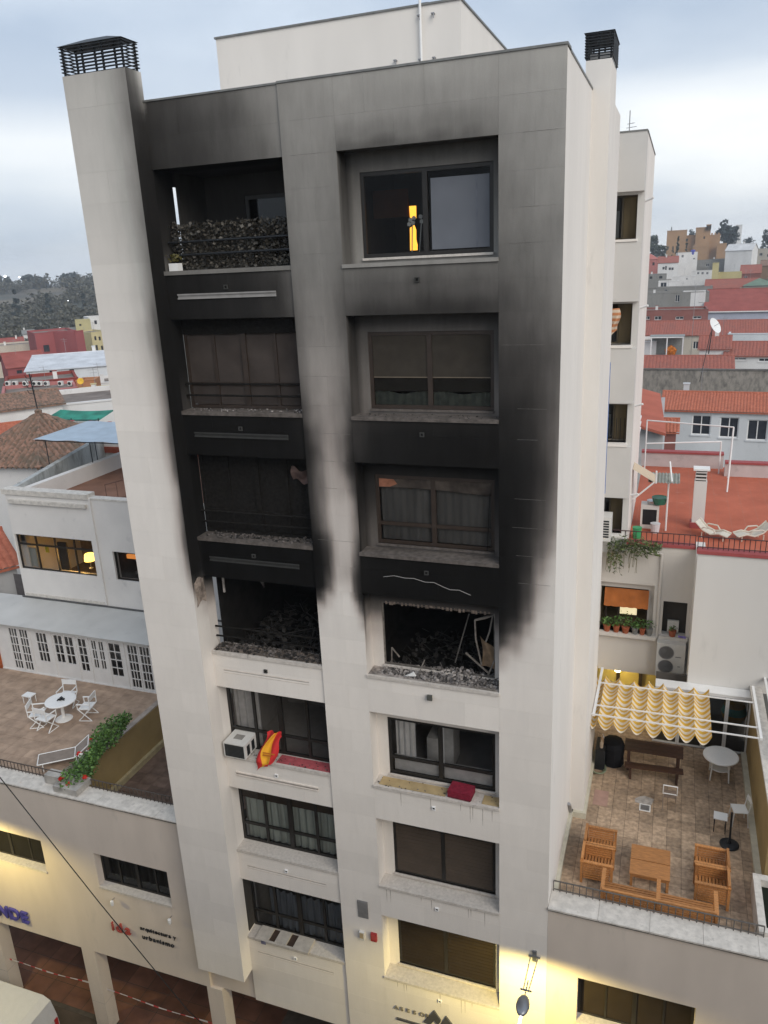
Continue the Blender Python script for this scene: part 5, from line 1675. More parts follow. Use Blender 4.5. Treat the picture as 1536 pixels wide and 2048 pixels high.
for (x, y) in ((-.17, -.17), (.17, -.17), (-.17, .17), (.17, .17)):
    MB().tube((x, y, 0), (x, y, .44 if y < 0 else .84), .013, 6).build('leg', mat('tan_tube', (.30, .24, .19), .6), ch)
MB().tube((-.18, .17, .84), (.18, .17, .84), .017, 6).tube((-.18, .17, .58), (.18, .17, .58), .015, 6).tube((-.18, .17, .56), (-.18, .17, .85), .015, 6).tube((.18, .17, .56), (.18, .17, .85), .015, 6).build('back_frame', M_PLASTIC, ch)
MB().box(-.17, .17, -.17, .16, .44, .455).build('seat', mat('tan_seat', (.24, .18, .14), .8), ch)
plastic_chair('white plastic chair pushed against the ochre wall near the parasol stand', (5.54, 4.95, -17.0), R(-80))
wp = thing('side_stool', 'small white square stool left of the parasol stand', 'stool', (5.05, 4.5, -17.0), R(-4), local=True)
MB().box(-.17, .17, -.16, .16, .43, .45).build('seat', M_PLASTIC, wp)
for (x, y) in ((-.14, -.13), (.14, -.13), (-.14, .13), (.14, .13)):
    MB().tube((x, y, .43), (x, y, 0), .012, 6).build('leg', M_METALB, wp)
dg = thing('floor_drain', 'square floor drain with cracked pale mortar around it', 'drain', (3.13, 4.85, -17.0))
frame_ring_m = MB()
frame_ring_m.box(2.98, 3.28, 4.70, 4.73, -17, -16.985).box(2.98, 3.28, 4.97, 5.0, -17, -16.985).box(2.98, 3.01, 4.73, 4.97, -17, -16.985).box(3.25, 3.28, 4.73, 4.97, -17, -16.985)
frame_ring_m.build('drain_frame', M_PLASTIC, dg)
MB().box(3.01, 3.25, 4.73, 4.97, -16.999, -16.992).build('grate', M_METALG, dg)
MB().prism([(2.86, 5.02), (3.3, 5.03), (3.36, 5.3), (3.1, 5.38), (2.95, 5.3), (2.84, 5.18)], 'z', -17, -16.994).build('mortar_patch', mat('pale_mortar', (.42, .39, .36), .9, .3, 9), dg)
tag(MB().box(1.72, 2.12, 4.6, 5.28, -16.999, -16.993).build('pink_mat', mat('pink_mat', (.42, .27, .22), .9, .1, 6)), 'pale pink floor mat near the tower chimney base', 'mat')
dt = thing('dining_table', 'long dark wooden dining table under the striped awning', 'table', (3.27, 6.75, -17.0), local=True)
for q in range(5):
    MB().box(-.83, .83, -.31 + q * .125, -.31 + .115 + q * .125, .70, .735).build('table_plank', M_TEAKD, dt)
for (x, y) in ((-.7, -.25), (.7, -.25), (-.7, .25), (.7, .25)):
    MB().box(x - .04, x + .04, y - .04, y + .04, 0, .70).build('leg', M_TEAKD, dt)
db = thing('dining_bench', 'long dark wooden bench in front of the dining table', 'bench', (3.3, 6.2, -17.0), R(3), local=True)
for q in range(2):
    MB().box(-.82, .82, -.14 + q * .145, -.01 + q * .145, .40, .43).build('seat_plank', M_TEAKD, db)
for x in (-.65, .65):
    MB().box(x - .03, x + .03, -.12, .12, 0, .40).build('leg', M_TEAKD, db)
bb = thing('covered_barbecue', 'black fabric cover draped over a barbecue under the awning', 'barbecue', (2.1, 6.75, -17.0), local=True)
MB().lathe([(.34, 0.02), (.32, .3), (.36, .62), (.30, .78), (.1, .82)], n=9).build('cover', mat('black_cover', (.012, .012, .014), .8, .3, 8), bb)
cb = thing('storage_trolley', 'narrow black trolley with pale bottles against the chimney wall', 'trolley', (1.78, 6.6, -17.0), local=True)
MB().box(-.16, .12, -.35, .35, 0, .7).build('cabinet', M_METALB, cb)
for (y, c_, h) in ((-.2, (.5, .4, .3), .26), (0, (.45, .30, .18), .3), (.18, (.6, .58, .55), .22)):
    MB().lathe([(.05, .7), (.05, .7 + h * .65), (.02, .7 + h * .8), (.02, .7 + h)], (0, y, 0), 10).build('bottle', mat('bottle_%d' % int(h * 100), c_, .4), cb)
hs = thing('garden_hose', 'pale green garden hose coiled on the floor by the wall', 'hose', (1.72, 6.2, -17.0), local=True)
h_ = MB()
for q in range(6):
    pts = []
    for k in range(25):
        a = 2 * math.pi * k / 24
        r = .15 + .02 * q + .012 * math.sin(3 * a + q)
        pts.append((r * math.cos(a), r * math.sin(a) * 1.1, .02 + .016 * q + .01 * math.sin(2 * a + q)))
    h_.path(pts, .013, 5)
h_.build('hose_coil', mat('hose_green', (.25, .30, .20), .5), hs)

# ------------------------------------------------------------------ red roof terrace
RZ = -11.3
MB().box(4.14, 14, 8.86, 10.5, RZ - .3, RZ).box(2.05, 14, 10.5, 21.5, RZ - .3, RZ).build('red_terrace_floor', mat('red_terrace_tile2', (.43, .125, .075), .8, .12, 1.2, stain=.1, stain_col=(.55, .35, .28)), NB)
jn = MB()
for q in range(26):
    x = 2.2 + q * .45
    jn.box(x, x + .012, 10.6, 21.4, RZ, RZ + .002)
jn.build('tile_joints', mat('pale_joint', (.40, .16, .11), .9), NB, stuff=True)
MB().box(4.1, 14, 8.55, 8.9, -10.64, -10.54).box(2.0, 4.12, 10.1, 10.42, -11.08, -10.98).build('red_wall_edge', M_REDPAINT, NB)
railing(NB, (1.5, 10.15, -10.98), (4.1, 10.15, -10.98), .36, 16, mat('iron_rail', (.06, .03, .03), .7))
railing(NB, (4.12, 8.75, -10.54), (10, 8.75, -10.54), .38, 42, MATS['iron_rail'])
MB().box(2.0, 5.4, 21.2, 21.5, RZ, RZ + .62).box(5.4, 14, 20.0, 20.3, RZ, RZ + .55).build('terrace_parapet', mat('pinkish_parapet', (.52, .46, .45), .9, .1, 1.5, stain=.2), NB)
MB().box(2.0, 5.4, 21.15, 21.55, RZ + .62, RZ + .7).box(5.4, 14, 19.95, 20.35, RZ + .55, RZ + .63).build('parapet_red_coping', M_REDPAINT, NB)
cp = thing('vent_chimney', 'tall slim white vent chimney with flat cap on the red terrace', 'chimney', (4.23, 13.05, RZ))
MB().box(3.98, 4.48, 12.85, 13.3, RZ, RZ + .2).build('red_foot', M_REDPAINT, cp)
MB().box(4.03, 4.43, 12.9, 13.25, RZ + .2, -9.62).build('shaft', M_NW2, cp)
for z in (-9.58, -9.46, -9.34):
    MB().box(4.05, 4.41, 12.92, 13.23, z, z + .05).build('vent_louvre', M_NW2, cp)
MB().box(3.97, 4.49, 12.85, 13.3, -9.24, -9.18).build('cap_slab', M_WHITE, cp)
MB().box(4.07, 4.39, 12.94, 13.21, -9.62, -9.24).build('vent_core', M_ROOMD, cp)
def lounger2(label, loc, rz):
    c = thing('resin_lounger', label, 'lounger', loc, rz, 'white resin loungers on the red terrace', local=True)
    prof = [(-.75, .22), (-.35, .30), (.05, .20), (.45, .34), (.85, .70)]
    MB().grid(lambda u, v: (prof[min(int(u * 4), 3)][0] + (prof[min(int(u * 4), 3) + 1][0] - prof[min(int(u * 4), 3)][0]) * (u * 4 - min(int(u * 4), 3)), -.27 + .54 * v, prof[min(int(u * 4), 3)][1] + (prof[min(int(u * 4), 3) + 1][1] - prof[min(int(u * 4), 3)][1]) * (u * 4 - min(int(u * 4), 3))), 16, 3).build('seat_shell', M_CREAM, c)
    for y in (-.29, .29):
        MB().path([(-.75, y, .24), (-.35, y, .33), (.05, y, .24), (.45, y, .38), (.85, y, .73)], .035, 6).build('side_rail', M_CREAM, c)
        MB().path([(-.2, y, .30), (-.05, y, .50), (.4, y, .52), (.55, y, .42)], .03, 6).build('armrest', M_CREAM, c)
    for (x, y) in ((-.55, -.25), (-.55, .25), (.5, -.25), (.5, .25)):
        MB().tube((x, y, .28), (x, y, 0), .03, 6).build('leg', M_CREAM, c)
    return c
M_CREAM = mat('aged_resin', (.58, .54, .46), .5, .08)
l1 = lounger2('aged white resin lounger on the red terrace nearer the vent chimney', (4.72, 12.0, RZ), R(160))
l1.scale = (.66, .8, .75)
dup(l1, (5.85, 12.1, RZ), R(18), 'aged white resin lounger at the right edge of the red terrace')
cl = thing('drying_frame', 'white tubular clothes-drying frame on the red terrace', 'drying frame', (4, 18, RZ))
for p in ([(2.2, 19.6, RZ + .05), (2.2, 19.6, -8.9), (5.5, 18.6, -8.9), (5.4, 17.6, RZ)], [(2.2, 19.6, -9.9), (5.2, 20.4, -9.9), (5.2, 20.4, RZ)], [(5.5, 18.6, -8.9), (5.5, 19.4, RZ + .1)]):
    MB().path(p, .03, 6).build('tube', M_WHITE, cl)
for y in (0, .25, .5):
    MB().tube((1.95, 13.4, -9.0 + y), (1.95, 19.5, -9.2 + y), .03, 6).build('stair_rail', M_WHITE, cl)
# jumble next to the rear block: small awning, corrugated sheet, tubs, cooker
ja = thing('corrugated_canopy', 'small striped awning and corrugated sheet canopy beside the barred window', 'canopy', (2.5, 12, -9.0))
MB().grid(lambda u, v: (2.05 + .75 * u, 11.6 + 1.0 * v, -8.95 - .45 * u), 6, 4).build('striped_cloth', band_mat('tan_stripes', ((.45, .30, .16), (.62, .55, .45)), 1, .12), ja)
MB().grid(lambda u, v: (2.55 + 1.0 * u, 11.7 + 1.3 * v, -9.40 + .015 * math.sin(u * 60)), 60, 2).build('corrugated_sheet', mat('grey_sheet', (.24, .25, .22), .7, .2, 3), ja)
for (a, b) in (((2.1, 11.6, -10.0), (2.75, 11.55, -9.35)), ((2.8, 11.55, -9.38), (2.8, 11.5, -8.95)), ((3.3, 11.7, -9.35), (3.2, 12.6, -8.9)), ((3.2, 12.4, -11.3), (3.2, 12.4, -9.4))):
    MB().tube(a, b, .03, 6).build('stay', M_WHITE, ja)
tag(MB().lathe([(.2, RZ + .9), (.26, RZ + 1.12), (.27, RZ + 1.14), (.24, RZ + 1.12)], (2.95, 12.6, 0), 14).build('green_tub', mat('green_tub', (.03, .14, .09), .5)), 'dark green tub on the clutter beside the red terrace', 'tub')
ck = thing('cooker', 'old white cooker with black front under the corrugated canopy', 'cooker', (2.6, 12.7, RZ))
MB().box(2.35, 2.95, 12.5, 13.0, RZ, RZ + .85).build('body', M_ACB, ck)
MB().box(2.42, 2.88, 12.49, 12.499, RZ + .15, RZ + .7).build('oven_door', M_METALB, ck)
MB().lathe([(.16, RZ + .86), (.2, RZ + .98), (.05, RZ + 1.0)], (2.72, 12.7, 0), 12).build('pan', mat('steel', (.5, .5, .5), .3, metal=.9), ck)
tag(MB().lathe([(.13, RZ), (.16, RZ + .32), (.17, RZ + .33), (.14, RZ + .33)], (2.86, 12.15, 0), 12).build('paint_bucket', mat('white_bucket', (.6, .6, .62), .5)), 'white paint bucket in front of the cooker', 'bucket')
tag(MB().lathe([(.12, RZ), (.15, RZ + .38), (.16, RZ + .4), (.13, RZ + .4)], (2.3, 11.4, 0), 12).build('green_bucket', mat('green_bucket', (.04, .30, .12), .5)), 'bright green bucket by the barred window', 'bucket')
tag(MB().lathe([(.13, -11.1), (.17, -10.88), (.18, -10.86), (.15, -10.87)], (1.85, 10.2, 0), 12).build('cream_flowerpot', mat('cream_pot', (.5, .46, .36), .7)), 'cream bowl planter on the ledge below the barred window', 'pot')
wu = thing('wall_air_conditioner', 'small white air conditioner with black grille beside the barred window', 'air conditioner', (1.45, 9.6, -10.9))
MB().box(1.28, 1.58, 9.35, 9.95, -10.75, -9.95).build('casing', M_ACB, wu)
for q in range(7):
    MB().box(1.31, 1.52, 9.34, 9.349, -10.62 + q * .085, -10.57 + q * .085).build('grille_slat', M_METALB, wu)
# trailing plant on the corner
tp = thing('trailing_plant', 'tangle of trailing green plants spilling over the red terrace corner', 'plant', (2.2, 9.7, -11.1))
def tpp():
    x = random.uniform(1.5, 3.1)
    w_ = 1 - abs(x - 2.1) / 1.3
    return (x, 9.70 + random.gauss(0, .10), -11.0 + random.gauss(0, .15) * w_ - (random.random() ** 2) * (.9 if x < 1.95 else .3) + .12)
MB().leaves(900, tpp, .07, .28).build('foliage', M_LEAFG, tp)
st = MB()
for q in range(24):
    x = random.uniform(1.5, 2.6)
    st.path([(x, 9.70, -11.0), (x - .08, 9.66, -11.2 - .3 * random.random()), (x - .15 + .1 * random.random(), 9.66, -11.5 - .4 * random.random())], .008, 4)
st.build('stem', mat('plant_stem', (.14, .12, .06), .9), tp)

# ------------------------------------------------------------------ terrain of the town
def sm(a, b, t):
    t = min(max((t - a) / (b - a), 0), 1)
    return t * t * (3 - 2 * t)
def ip(tab, d):
    if d <= tab[0][0]:
        return tab[0][1]
    for (a, u), (b, v) in zip(tab, tab[1:]):
        if d <= b:
            return u + (v - u) * (d - a) / (b - a)
    return tab[-1][1]
HR = [(0, -26), (60, -26), (110, -24.5), (200, -19), (300, -13.5), (420, -11), (520, -7), (700, -8), (1500, -14)]
HLT = [(0, -26), (200, -26), (290, -25), (340, -23.5), (420, -20), (560, -15), (680, -11), (760, -10), (1000, -12), (1500, -14)]
def H(x, y):
    d = math.hypot(x - 3, y + 15)
    az = math.degrees(math.atan2(x - 3, y + 15))
    t = sm(-32, -12, az)
    h = ip(HLT, d) * (1 - t) + ip(HR, d) * t
    if y < 30:
        h = h * sm(5, 60, math.hypot(x, y)) - 26 * (1 - sm(5, 60, math.hypot(x, y)))
    n = math.sin(x * .021 + 1.3) * math.cos(y * .017) * min(1, max(0, (d - 200) / 300)) * 1.4
    return h + n
tm = MB()
ds = [0, 40, 80, 120, 160, 200, 240, 280, 320, 360, 400, 440, 480, 520, 560, 600, 640, 680, 720, 760, 820, 900, 1000, 1250, 1500]
NA = 120
for i, d in enumerate(ds):
    for k in range(NA):
        a = 2 * math.pi * k / NA
        x, y = 3 + d * math.sin(a), -15 + d * math.cos(a)
        tm.v.append(V(x, y, H(x, y) - .3))
for i in range(len(ds) - 1):
    for k in range(NA):
        a, b = i * NA + k, i * NA + (k + 1) % NA
        tm.f.append((a, a + NA, b + NA, b))
def terrain_mat():
    m, n, l, b = nt('town_terrain')
    b.inputs['Roughness'].default_value = .95
    g = n.new('ShaderNodeNewGeometry')
    t = n.new('ShaderNodeTexNoise')
    t.inputs['Scale'].default_value = .012
    t.inputs['Detail'].default_value = 7
    l.new(g.outputs['Position'], t.inputs[0])
    rp = n.new('ShaderNodeValToRGB')
    rp.color_ramp.elements[0].position = .38
    rp.color_ramp.elements[0].color = (.055, .06, .045, 1)
    rp.color_ramp.elements[1].position = .62
    rp.color_ramp.elements[1].color = (.15, .125, .085, 1)
    e_ = rp.color_ramp.elements.new(.5)
    e_.color = (.095, .085, .068, 1)
    l.new(t.outputs[0], rp.inputs[0])
    l.new(rp.outputs[0], b.inputs['Base Color'])
    return m
struct(tm.build('terrain', terrain_mat(), smooth=True))

# ------------------------------------------------------------------ houses of the town (centre of the front at its eaves, width, depth, turn, wall, roof, windows)
WALLM = {
    'white': ((.66, .65, .635), .15), 'lightblue': ((.58, .60, .615), .15), 'greyw': ((.42, .42, .42), .3), 'redwall': ((.24, .10, .085), .2), 'oldwall': ((.30, .27, .235), .9),
    'cream': ((.48, .43, .36), .25), 'grey': ((.24, .235, .22), .4), 'bluewhite': ((.42, .44, .52), .2), 'greengrey': ((.20, .205, .165), .2), 'yellow': ((.48, .42, .22), .15),
    'pink': ((.45, .17, .15), .2), 'brown': ((.22, .15, .10), .3), 'crimson': ((.30, .085, .085), .15), 'paleyellow': ((.52, .45, .25), .1), 'yellow2': ((.46, .41, .22), .15),
    'brickred': ((.24, .055, .045), .1), 'pinkwall': ((.42, .17, .16), .1), 'orange': ((.40, .19, .10), .15)}
ROOFM = {'red': M_ROOFRED, 'org': M_ROOFORG, 'old': M_ROOFOLD}
def roofm(k):
    if k in ROOFM:
        return ROOFM[k]
    c = {'coral': (.40, .12, .08), 'plainred': (.29, .085, .07), 'green': (.16, .22, .17), 'white': (.55, .55, .55), 'grey': (.22, .22, .21), 'sheetroof': (.55, .57, .60), 'pinkroof': (.40, .14, .12)}[k]
    ROOFM[k] = mat('roof_' + k, c, .85, .15, .5, stain=.15, stain_col=tuple(v * .5 for v in c))
    return ROOFM[k]
HOUSES = [
    ('house', 'white house with three dark windows under a bright orange tiled roof', 'house', 8.3, 60.5, -16.09, 12.0, 5.9, -0.068, 'lightblue', ('shed', 2.94, 1.12, 'org'), [(-3.33, -1.73, -2.3, -0.48), (-0.98, 0.58, -2.45, -0.58), (1.29, 2.93, -2.59, -0.73)]),
    ('house', 'low red-roofed hut squeezed beside the white three-window house', 'house', 3.2, 52.0, -16.24, 0.86, 3.4, -0.001, 'redwall', ('shed', 1.71, 0.65, 'org'), []),
    ('old_wall', 'long weathered stone wall with dark drip stains below red roofs', 'wall', 7.7, 80.1, -15.25, 18.34, 1.2, -0.048, 'oldwall', ('flat',), []),
    ('house', 'long low house whose broad red roof tops the weathered wall', 'house', 4.0, 85.0, -15.83, 11.14, 6.3, -0.009, 'greyw', ('shed', 3.15, 1.2, 'red'), []),
    ('house', 'white house with two slit windows and red roof at the right edge', 'house', 13.4, 92.1, -15.09, 8.8, 6.7, -0.096, 'white', ('shed', 3.34, 1.27, 'red'), [(-3.79, -1.9, -0.63, -0.28), (-0.55, 0.73, -0.76, -0.35)]),
    ('house', 'small white house with stepped red roof right of the roof cage', 'house', 7.8, 93.4, -14.36, 3.53, 6.4, -0.043, 'white', ('shed', 3.22, 1.22, 'red'), []),
    ('house', 'white-walled terrace house with a framed roof cage, left of the red roofs', 'house', -0.1, 94.0, -13.54, 1.82, 7.2, 0.03, 'white', ('flat',), []),
    ('house', 'white annex wall with a slim chimney below the long red roof', 'house', 16.2, 122.3, -15.49, 10.74, 9.6, -0.095, 'lightblue', ('flat',), []),
    ('house', 'long cream house under a wide dark red roof', 'house', 9.5, 126.1, -15.85, 26.9, 9.6, -0.045, 'cream', ('shed', 4.82, 1.83, 'red'), []),
    ('house', 'dusky red house with a row of framed windows behind the cream house', 'house', 1.7, 159.6, -14.21, 14.47, 10.8, 0.008, 'redwall', ('flat',), [(-4.99, -3.87, -1.74, -1.06), (-2.95, -1.63, -1.84, -1.06), (1.12, 2.65, -1.83, -1.25), (4.38, 6.01, -1.79, -1.21)]),
    ('house', 'grey concrete house with red door and dark window on the hillside', 'house', 2.4, 185.0, -12.07, 14.59, 10.8, 0.004, 'grey', ('flat',), [(0.0, 0.93, -2.01, -0.46), (5.21, 6.14, -2.25, -0.81)]),
    ('house', 'tall blank white annex on the grey house terrace', 'house', 6.5, 185.0, -11.86, 4.82, 4.8, -0.017, 'white', ('flat',), []),
    ('house', 'house with one huge plain red roof and blue-white gutter band', 'house', 18.7, 178.4, -16.04, 20.33, 27.3, -0.081, 'bluewhite', ('shed', 13.66, 4.1, 'plainred'), []),
    ('house', 'grey-green rendered block rising from the huge red roof', 'house', 23.4, 196.1, -12.14, 13.65, 7.2, -0.096, 'greengrey', ('flat',), []),
    ('house', 'house with broken red roofs behind the huge plain roof', 'house', 16.3, 222.2, -12.95, 13.15, 10.5, -0.056, 'grey', ('shed', 5.27, 2.0, 'red'), []),
    ('house', 'small pavilion with pale green hipped roof at the right edge', 'house', 22.8, 220.1, -12.57, 7.36, 9.1, -0.084, 'grey', ('hip', 4.56, 1.73, 'green'), []),
    ('house', 'bright yellow blank house on the hillside', 'house', 17.7, 260.5, -10.22, 6.67, 9.6, -0.053, 'yellow', ('flat',), []),
    ('house', 'narrow yellow and grey tower house beside the yellow house', 'house', 13.3, 257.9, -7.17, 1.85, 6.0, -0.037, 'yellow', ('flat',), []),
    ('house', 'dark red roofed house right of the yellow house', 'house', 24.7, 276.5, -11.09, 6.03, 12.4, -0.074, 'redwall', ('shed', 6.21, 2.36, 'red'), [(-1.87, -0.9, -2.11, -0.87)]),
    ('house', 'large blank white gable house below the dark cypress tree', 'house', 22.9, 315.3, -4.0, 9.29, 8.4, -0.304, 'white', ('gable', 4.21, 2.1, 'white'), []),
    ('house', 'white house with a blue rooftop tank below the castle', 'house', 5.4, 322.1, -4.1, 7.12, 9.6, 0.081, 'white', ('flat',), [(-2.21, -1.44, -1.74, -0.83), (2.02, 2.79, -2.66, -2.12)]),
    ('house', 'white house with a row of dark blue windows under a rust roof', 'house', -1.3, 305.1, -7.19, 6.99, 10.8, 0.014, 'white', ('shed', 5.41, 2.06, 'red'), [(-1.84, -1.1, -2.39, -1.51), (-0.92, -0.37, -2.6, -1.2), (0.37, 1.1, -2.66, -1.79), (1.29, 2.02, -2.7, -1.83)]),
    ('house', 'low white house with three small windows in the middle of the slope', 'house', 9.9, 275.6, -9.85, 6.61, 8.4, -0.023, 'white', ('flat',), [(-1.49, -0.83, -1.05, -0.26), (-0.17, 0.5, -1.11, -0.32), (1.32, 1.98, -1.18, -0.39)]),
    ('house', 'long white flat house below the blue-windowed house', 'house', 4.3, 250.4, -10.58, 6.7, 8.4, -0.004, 'white', ('flat',), [(0.61, 1.07, -1.05, -0.47)]),
    ('house', 'grey flat house at the foot of the slope near the rear block', 'house', -4.2, 242.6, -9.44, 7.18, 8.4, 0.028, 'grey', ('flat',), [(-1.2, -0.45, -1.24, -0.53), (1.5, 2.39, -1.23, -0.52)]),
    ('house', 'small white house with pink side wall low on the slope', 'house', 0.2, 225.8, -10.97, 5.29, 8.4, 0.012, 'white', ('flat',), [(-2.09, -0.42, -1.93, -0.21)]),
    ('house', 'grey house with patched walls behind the grey concrete house', 'house', 2.6, 217.2, -12.28, 17.71, 8.4, 0.002, 'grey', ('flat',), [(-3.22, -2.41, -1.15, -0.38)]),
    ('house', 'pink domed house against the rear block at the hill foot', 'house', -8.5, 329.6, -6.15, 6.38, 11.8, 0.034, 'pink', ('hip', 5.92, 2.25, 'pinkroof'), []),
    ('house', 'grey stone house above the yellow tower house', 'house', 16.7, 325.4, -7.02, 6.71, 8.4, -0.04, 'grey', ('flat',), [(-1.44, -0.29, -2.33, -1.06)]),
    ('house', 'pale stone house with deep eaves at the right edge of the hill', 'house', 34.8, 340.0, -4.09, 9.53, 9.6, -0.264, 'cream', ('flat',), [(-2.98, -1.79, -2.68, -1.57), (-0.2, 0.79, -3.18, -2.06)]),
    ('house', 'brown stone house at the far right below the ridge trees', 'house', 32.8, 292.6, -9.25, 7.82, 8.2, -0.096, 'brown', ('shed', 4.09, 1.55, 'old'), []),
    ('house', 'grey walled house in the middle of the slope below the castle wall', 'house', 12.4, 339.8, -7.4, 6.83, 9.6, -0.026, 'grey', ('flat',), [(0.2, 1.41, -2.52, -1.38)]),
    ('house', 'crimson house with cream cornice and two shuttered windows', 'house', -137.5, 139.4, -14.56, 9.48, 14.4, 0.879, 'crimson', ('flat',), [(-3.28, -1.95, -4.47, -2.86), (0.24, 1.34, -4.51, -2.67), (3.04, 4.01, -4.06, -2.68)]),
    ('house', 'crimson house side wing with pale balustrade', 'house', -130.1, 139.0, -14.4, 2.48, 9.6, 1.412, 'crimson', ('flat',), []),
    ('house', 'low house with broad crimson sheet roof and white window', 'house', -104.0, 94.4, -16.64, 6.45, 13.1, 0.863, 'crimson', ('shed', 6.54, 1.96, 'plainred'), [(-1.81, -0.93, -1.19, -0.61)]),
    ('house', 'white house with corrugated roof and air conditioners', 'house', -81.4, 79.1, -14.89, 11.55, 20.4, 0.629, 'lightblue', ('shed', 10.2, 1.22, 'sheetroof'), [(0.19, 0.86, -1.15, -0.24), (-2.57, -1.97, -1.59, 0.17)]),
    ('house', 'cream arcaded facade with balustrade at the left edge', 'house', -156.3, 143.4, -18.04, 13.0, 12.0, 0.789, 'cream', ('flat',), [(-1.91, -0.89, -5.15, -2.48), (0.13, 1.15, -5.25, -2.58), (2.42, 3.44, -4.87, -2.44)]),
    ('house', 'yellow house near the tower fin with tall windows', 'house', -141.8, 161.2, -16.44, 6.22, 12.0, 1.125, 'paleyellow', ('flat',), [(-2.37, -1.78, -2.09, -1.06), (-1.18, -0.59, -2.26, -1.24), (-2.37, -1.78, -5.15, -3.36), (-0.89, -0.3, -5.47, -3.68)]),
    ('house', 'white house with row of tall openings beside the crimson house', 'house', -152.3, 167.9, -18.28, 4.99, 12.0, 1.368, 'white', ('flat',), [(-1.61, -1.07, -2.9, -1.16), (-0.54, 0.0, -3.2, -1.33), (0.54, 1.07, -3.51, -1.63)]),
    ('house', 'yellow block with flat roof behind the white houses', 'house', -170.3, 187.7, -15.17, 4.5, 9.6, 0.708, 'yellow2', ('flat',), [(-1.16, -0.54, -1.59, -0.99)]),
    ('house', 'pale apartment wall at the fin edge', 'house', -173.5, 200.3, -14.86, 7.77, 9.6, 0.862, 'white', ('flat',), []),
    ('house', 'white gabled house beside the cypress row', 'house', -195.3, 190.6, -19.2, 3.58, 7.1, 0.768, 'white', ('gable', 3.54, 1.06, 'grey'), [(-0.33, 0.16, -0.46, 0.0)]),
    ('house', 'small white house at the left edge below the trees', 'house', -209.9, 193.2, -19.92, 3.69, 9.6, 0.797, 'white', ('flat',), [(0.67, 1.17, -1.32, -0.84)]),
    ('house', 'white house with grey awning roof in the middle distance', 'house', -174.0, 189.9, -18.5, 6.0, 6.9, 0.713, 'white', ('shed', 3.43, 1.03, 'grey'), [(-1.42, -0.79, -0.85, -0.25)]),
    ('house', 'house with low red roof behind the crimson house', 'house', -167.1, 173.1, -17.9, 5.86, 7.9, 0.736, 'cream', ('shed', 3.97, 1.19, 'plainred'), []),
    ('house', 'low white wall house with red roof at the far left', 'house', -187.8, 174.3, -21.01, 8.53, 11.4, 0.791, 'cream', ('shed', 5.69, 1.71, 'plainred'), []),
    ('house', 'dark red building with a row of air conditioners on its parapet', 'house', -69.5, 61.1, -14.06, 8.44, 9.6, 0.764, 'brickred', ('flat',), []),
    ('house', 'pink block below the row of air conditioners', 'house', -63.0, 53.8, -14.02, 7.89, 8.4, 0.768, 'pinkwall', ('flat',), [(-3.28, -2.72, -0.92, -0.76), (0.61, 1.72, -1.22, -1.01)]),
    ('house', 'orange house corner with yellow satellite dish', 'house', -60.4, 58.2, -13.5, 2.0, 3.6, 0.507, 'orange', ('flat',), []),
    ('house', 'pale house with low parapet right of the orange corner', 'house', -66.3, 68.3, -15.35, 3.05, 8.4, 0.696, 'white', ('flat',), []),
    ('house', 'pale yellow low wall house beside the tower fin', 'house', -50.9, 48.8, -13.42, 3.6, 7.2, 0.704, 'paleyellow', ('flat',), []),
    ('house', 'white house with mottled roof under the green canopy', 'house', -41.6, 30.4, -11.0, 4.49, 3.9, 0.92, 'white', ('shed', 1.95, 0.74, 'old'), []),
    ('house', 'white house behind the lattice wall', 'house', -39.5, 34.3, -11.44, 5.17, 9.6, 0.715, 'white', ('flat',), []),
    ('house', 'house with dull red tiled roof at the far left edge', 'house', -48.3, 33.9, -12.26, 4.89, 5.4, 0.813, 'cream', ('shed', 2.72, 0.82, 'plainred'), []),
    ('house', 'house with vivid orange roof behind the old hipped roof', 'house', -38.9, 24.5, -12.17, 3.87, 3.7, 0.82, 'cream', ('shed', 1.84, 0.7, 'org'), []),
    ('house', 'house with vivid red tiled roof beside the white house window', 'house', -23.6, 8.2, -13.63, 2.31, 4.8, 1.035, 'greyw', ('shed', 2.4, 0.91, 'org'), []),
]
M_FARGLASS = mat('far_window_glass', (.03, .035, .045), .15, .2, 2)
def tile_slope(mb, a, b, c, d, pitch=.28, amp=.05, rows=None):
    """corrugated tile slope: a,b eave left/right; c,d ridge right/left"""
    a, b, c, d = map(Vector, (a, b, c, d))
    n = int((b - a).length / pitch)
    n = max(3, min(n, 90))
    nrm = (b - a).cross(d - a).normalized()
    seg = 6
    def fn(u, v):
        p = (a * (1 - u) + b * u) * (1 - v) + (d * (1 - u) + c * u) * v
        return p + nrm * (amp * abs(math.sin(math.pi * u * n)) + .02 * (1 - (v * 7) % 1))
    mb.grid(fn, n * 4 if n < 50 else n * 2, seg)
HOBJ = {}
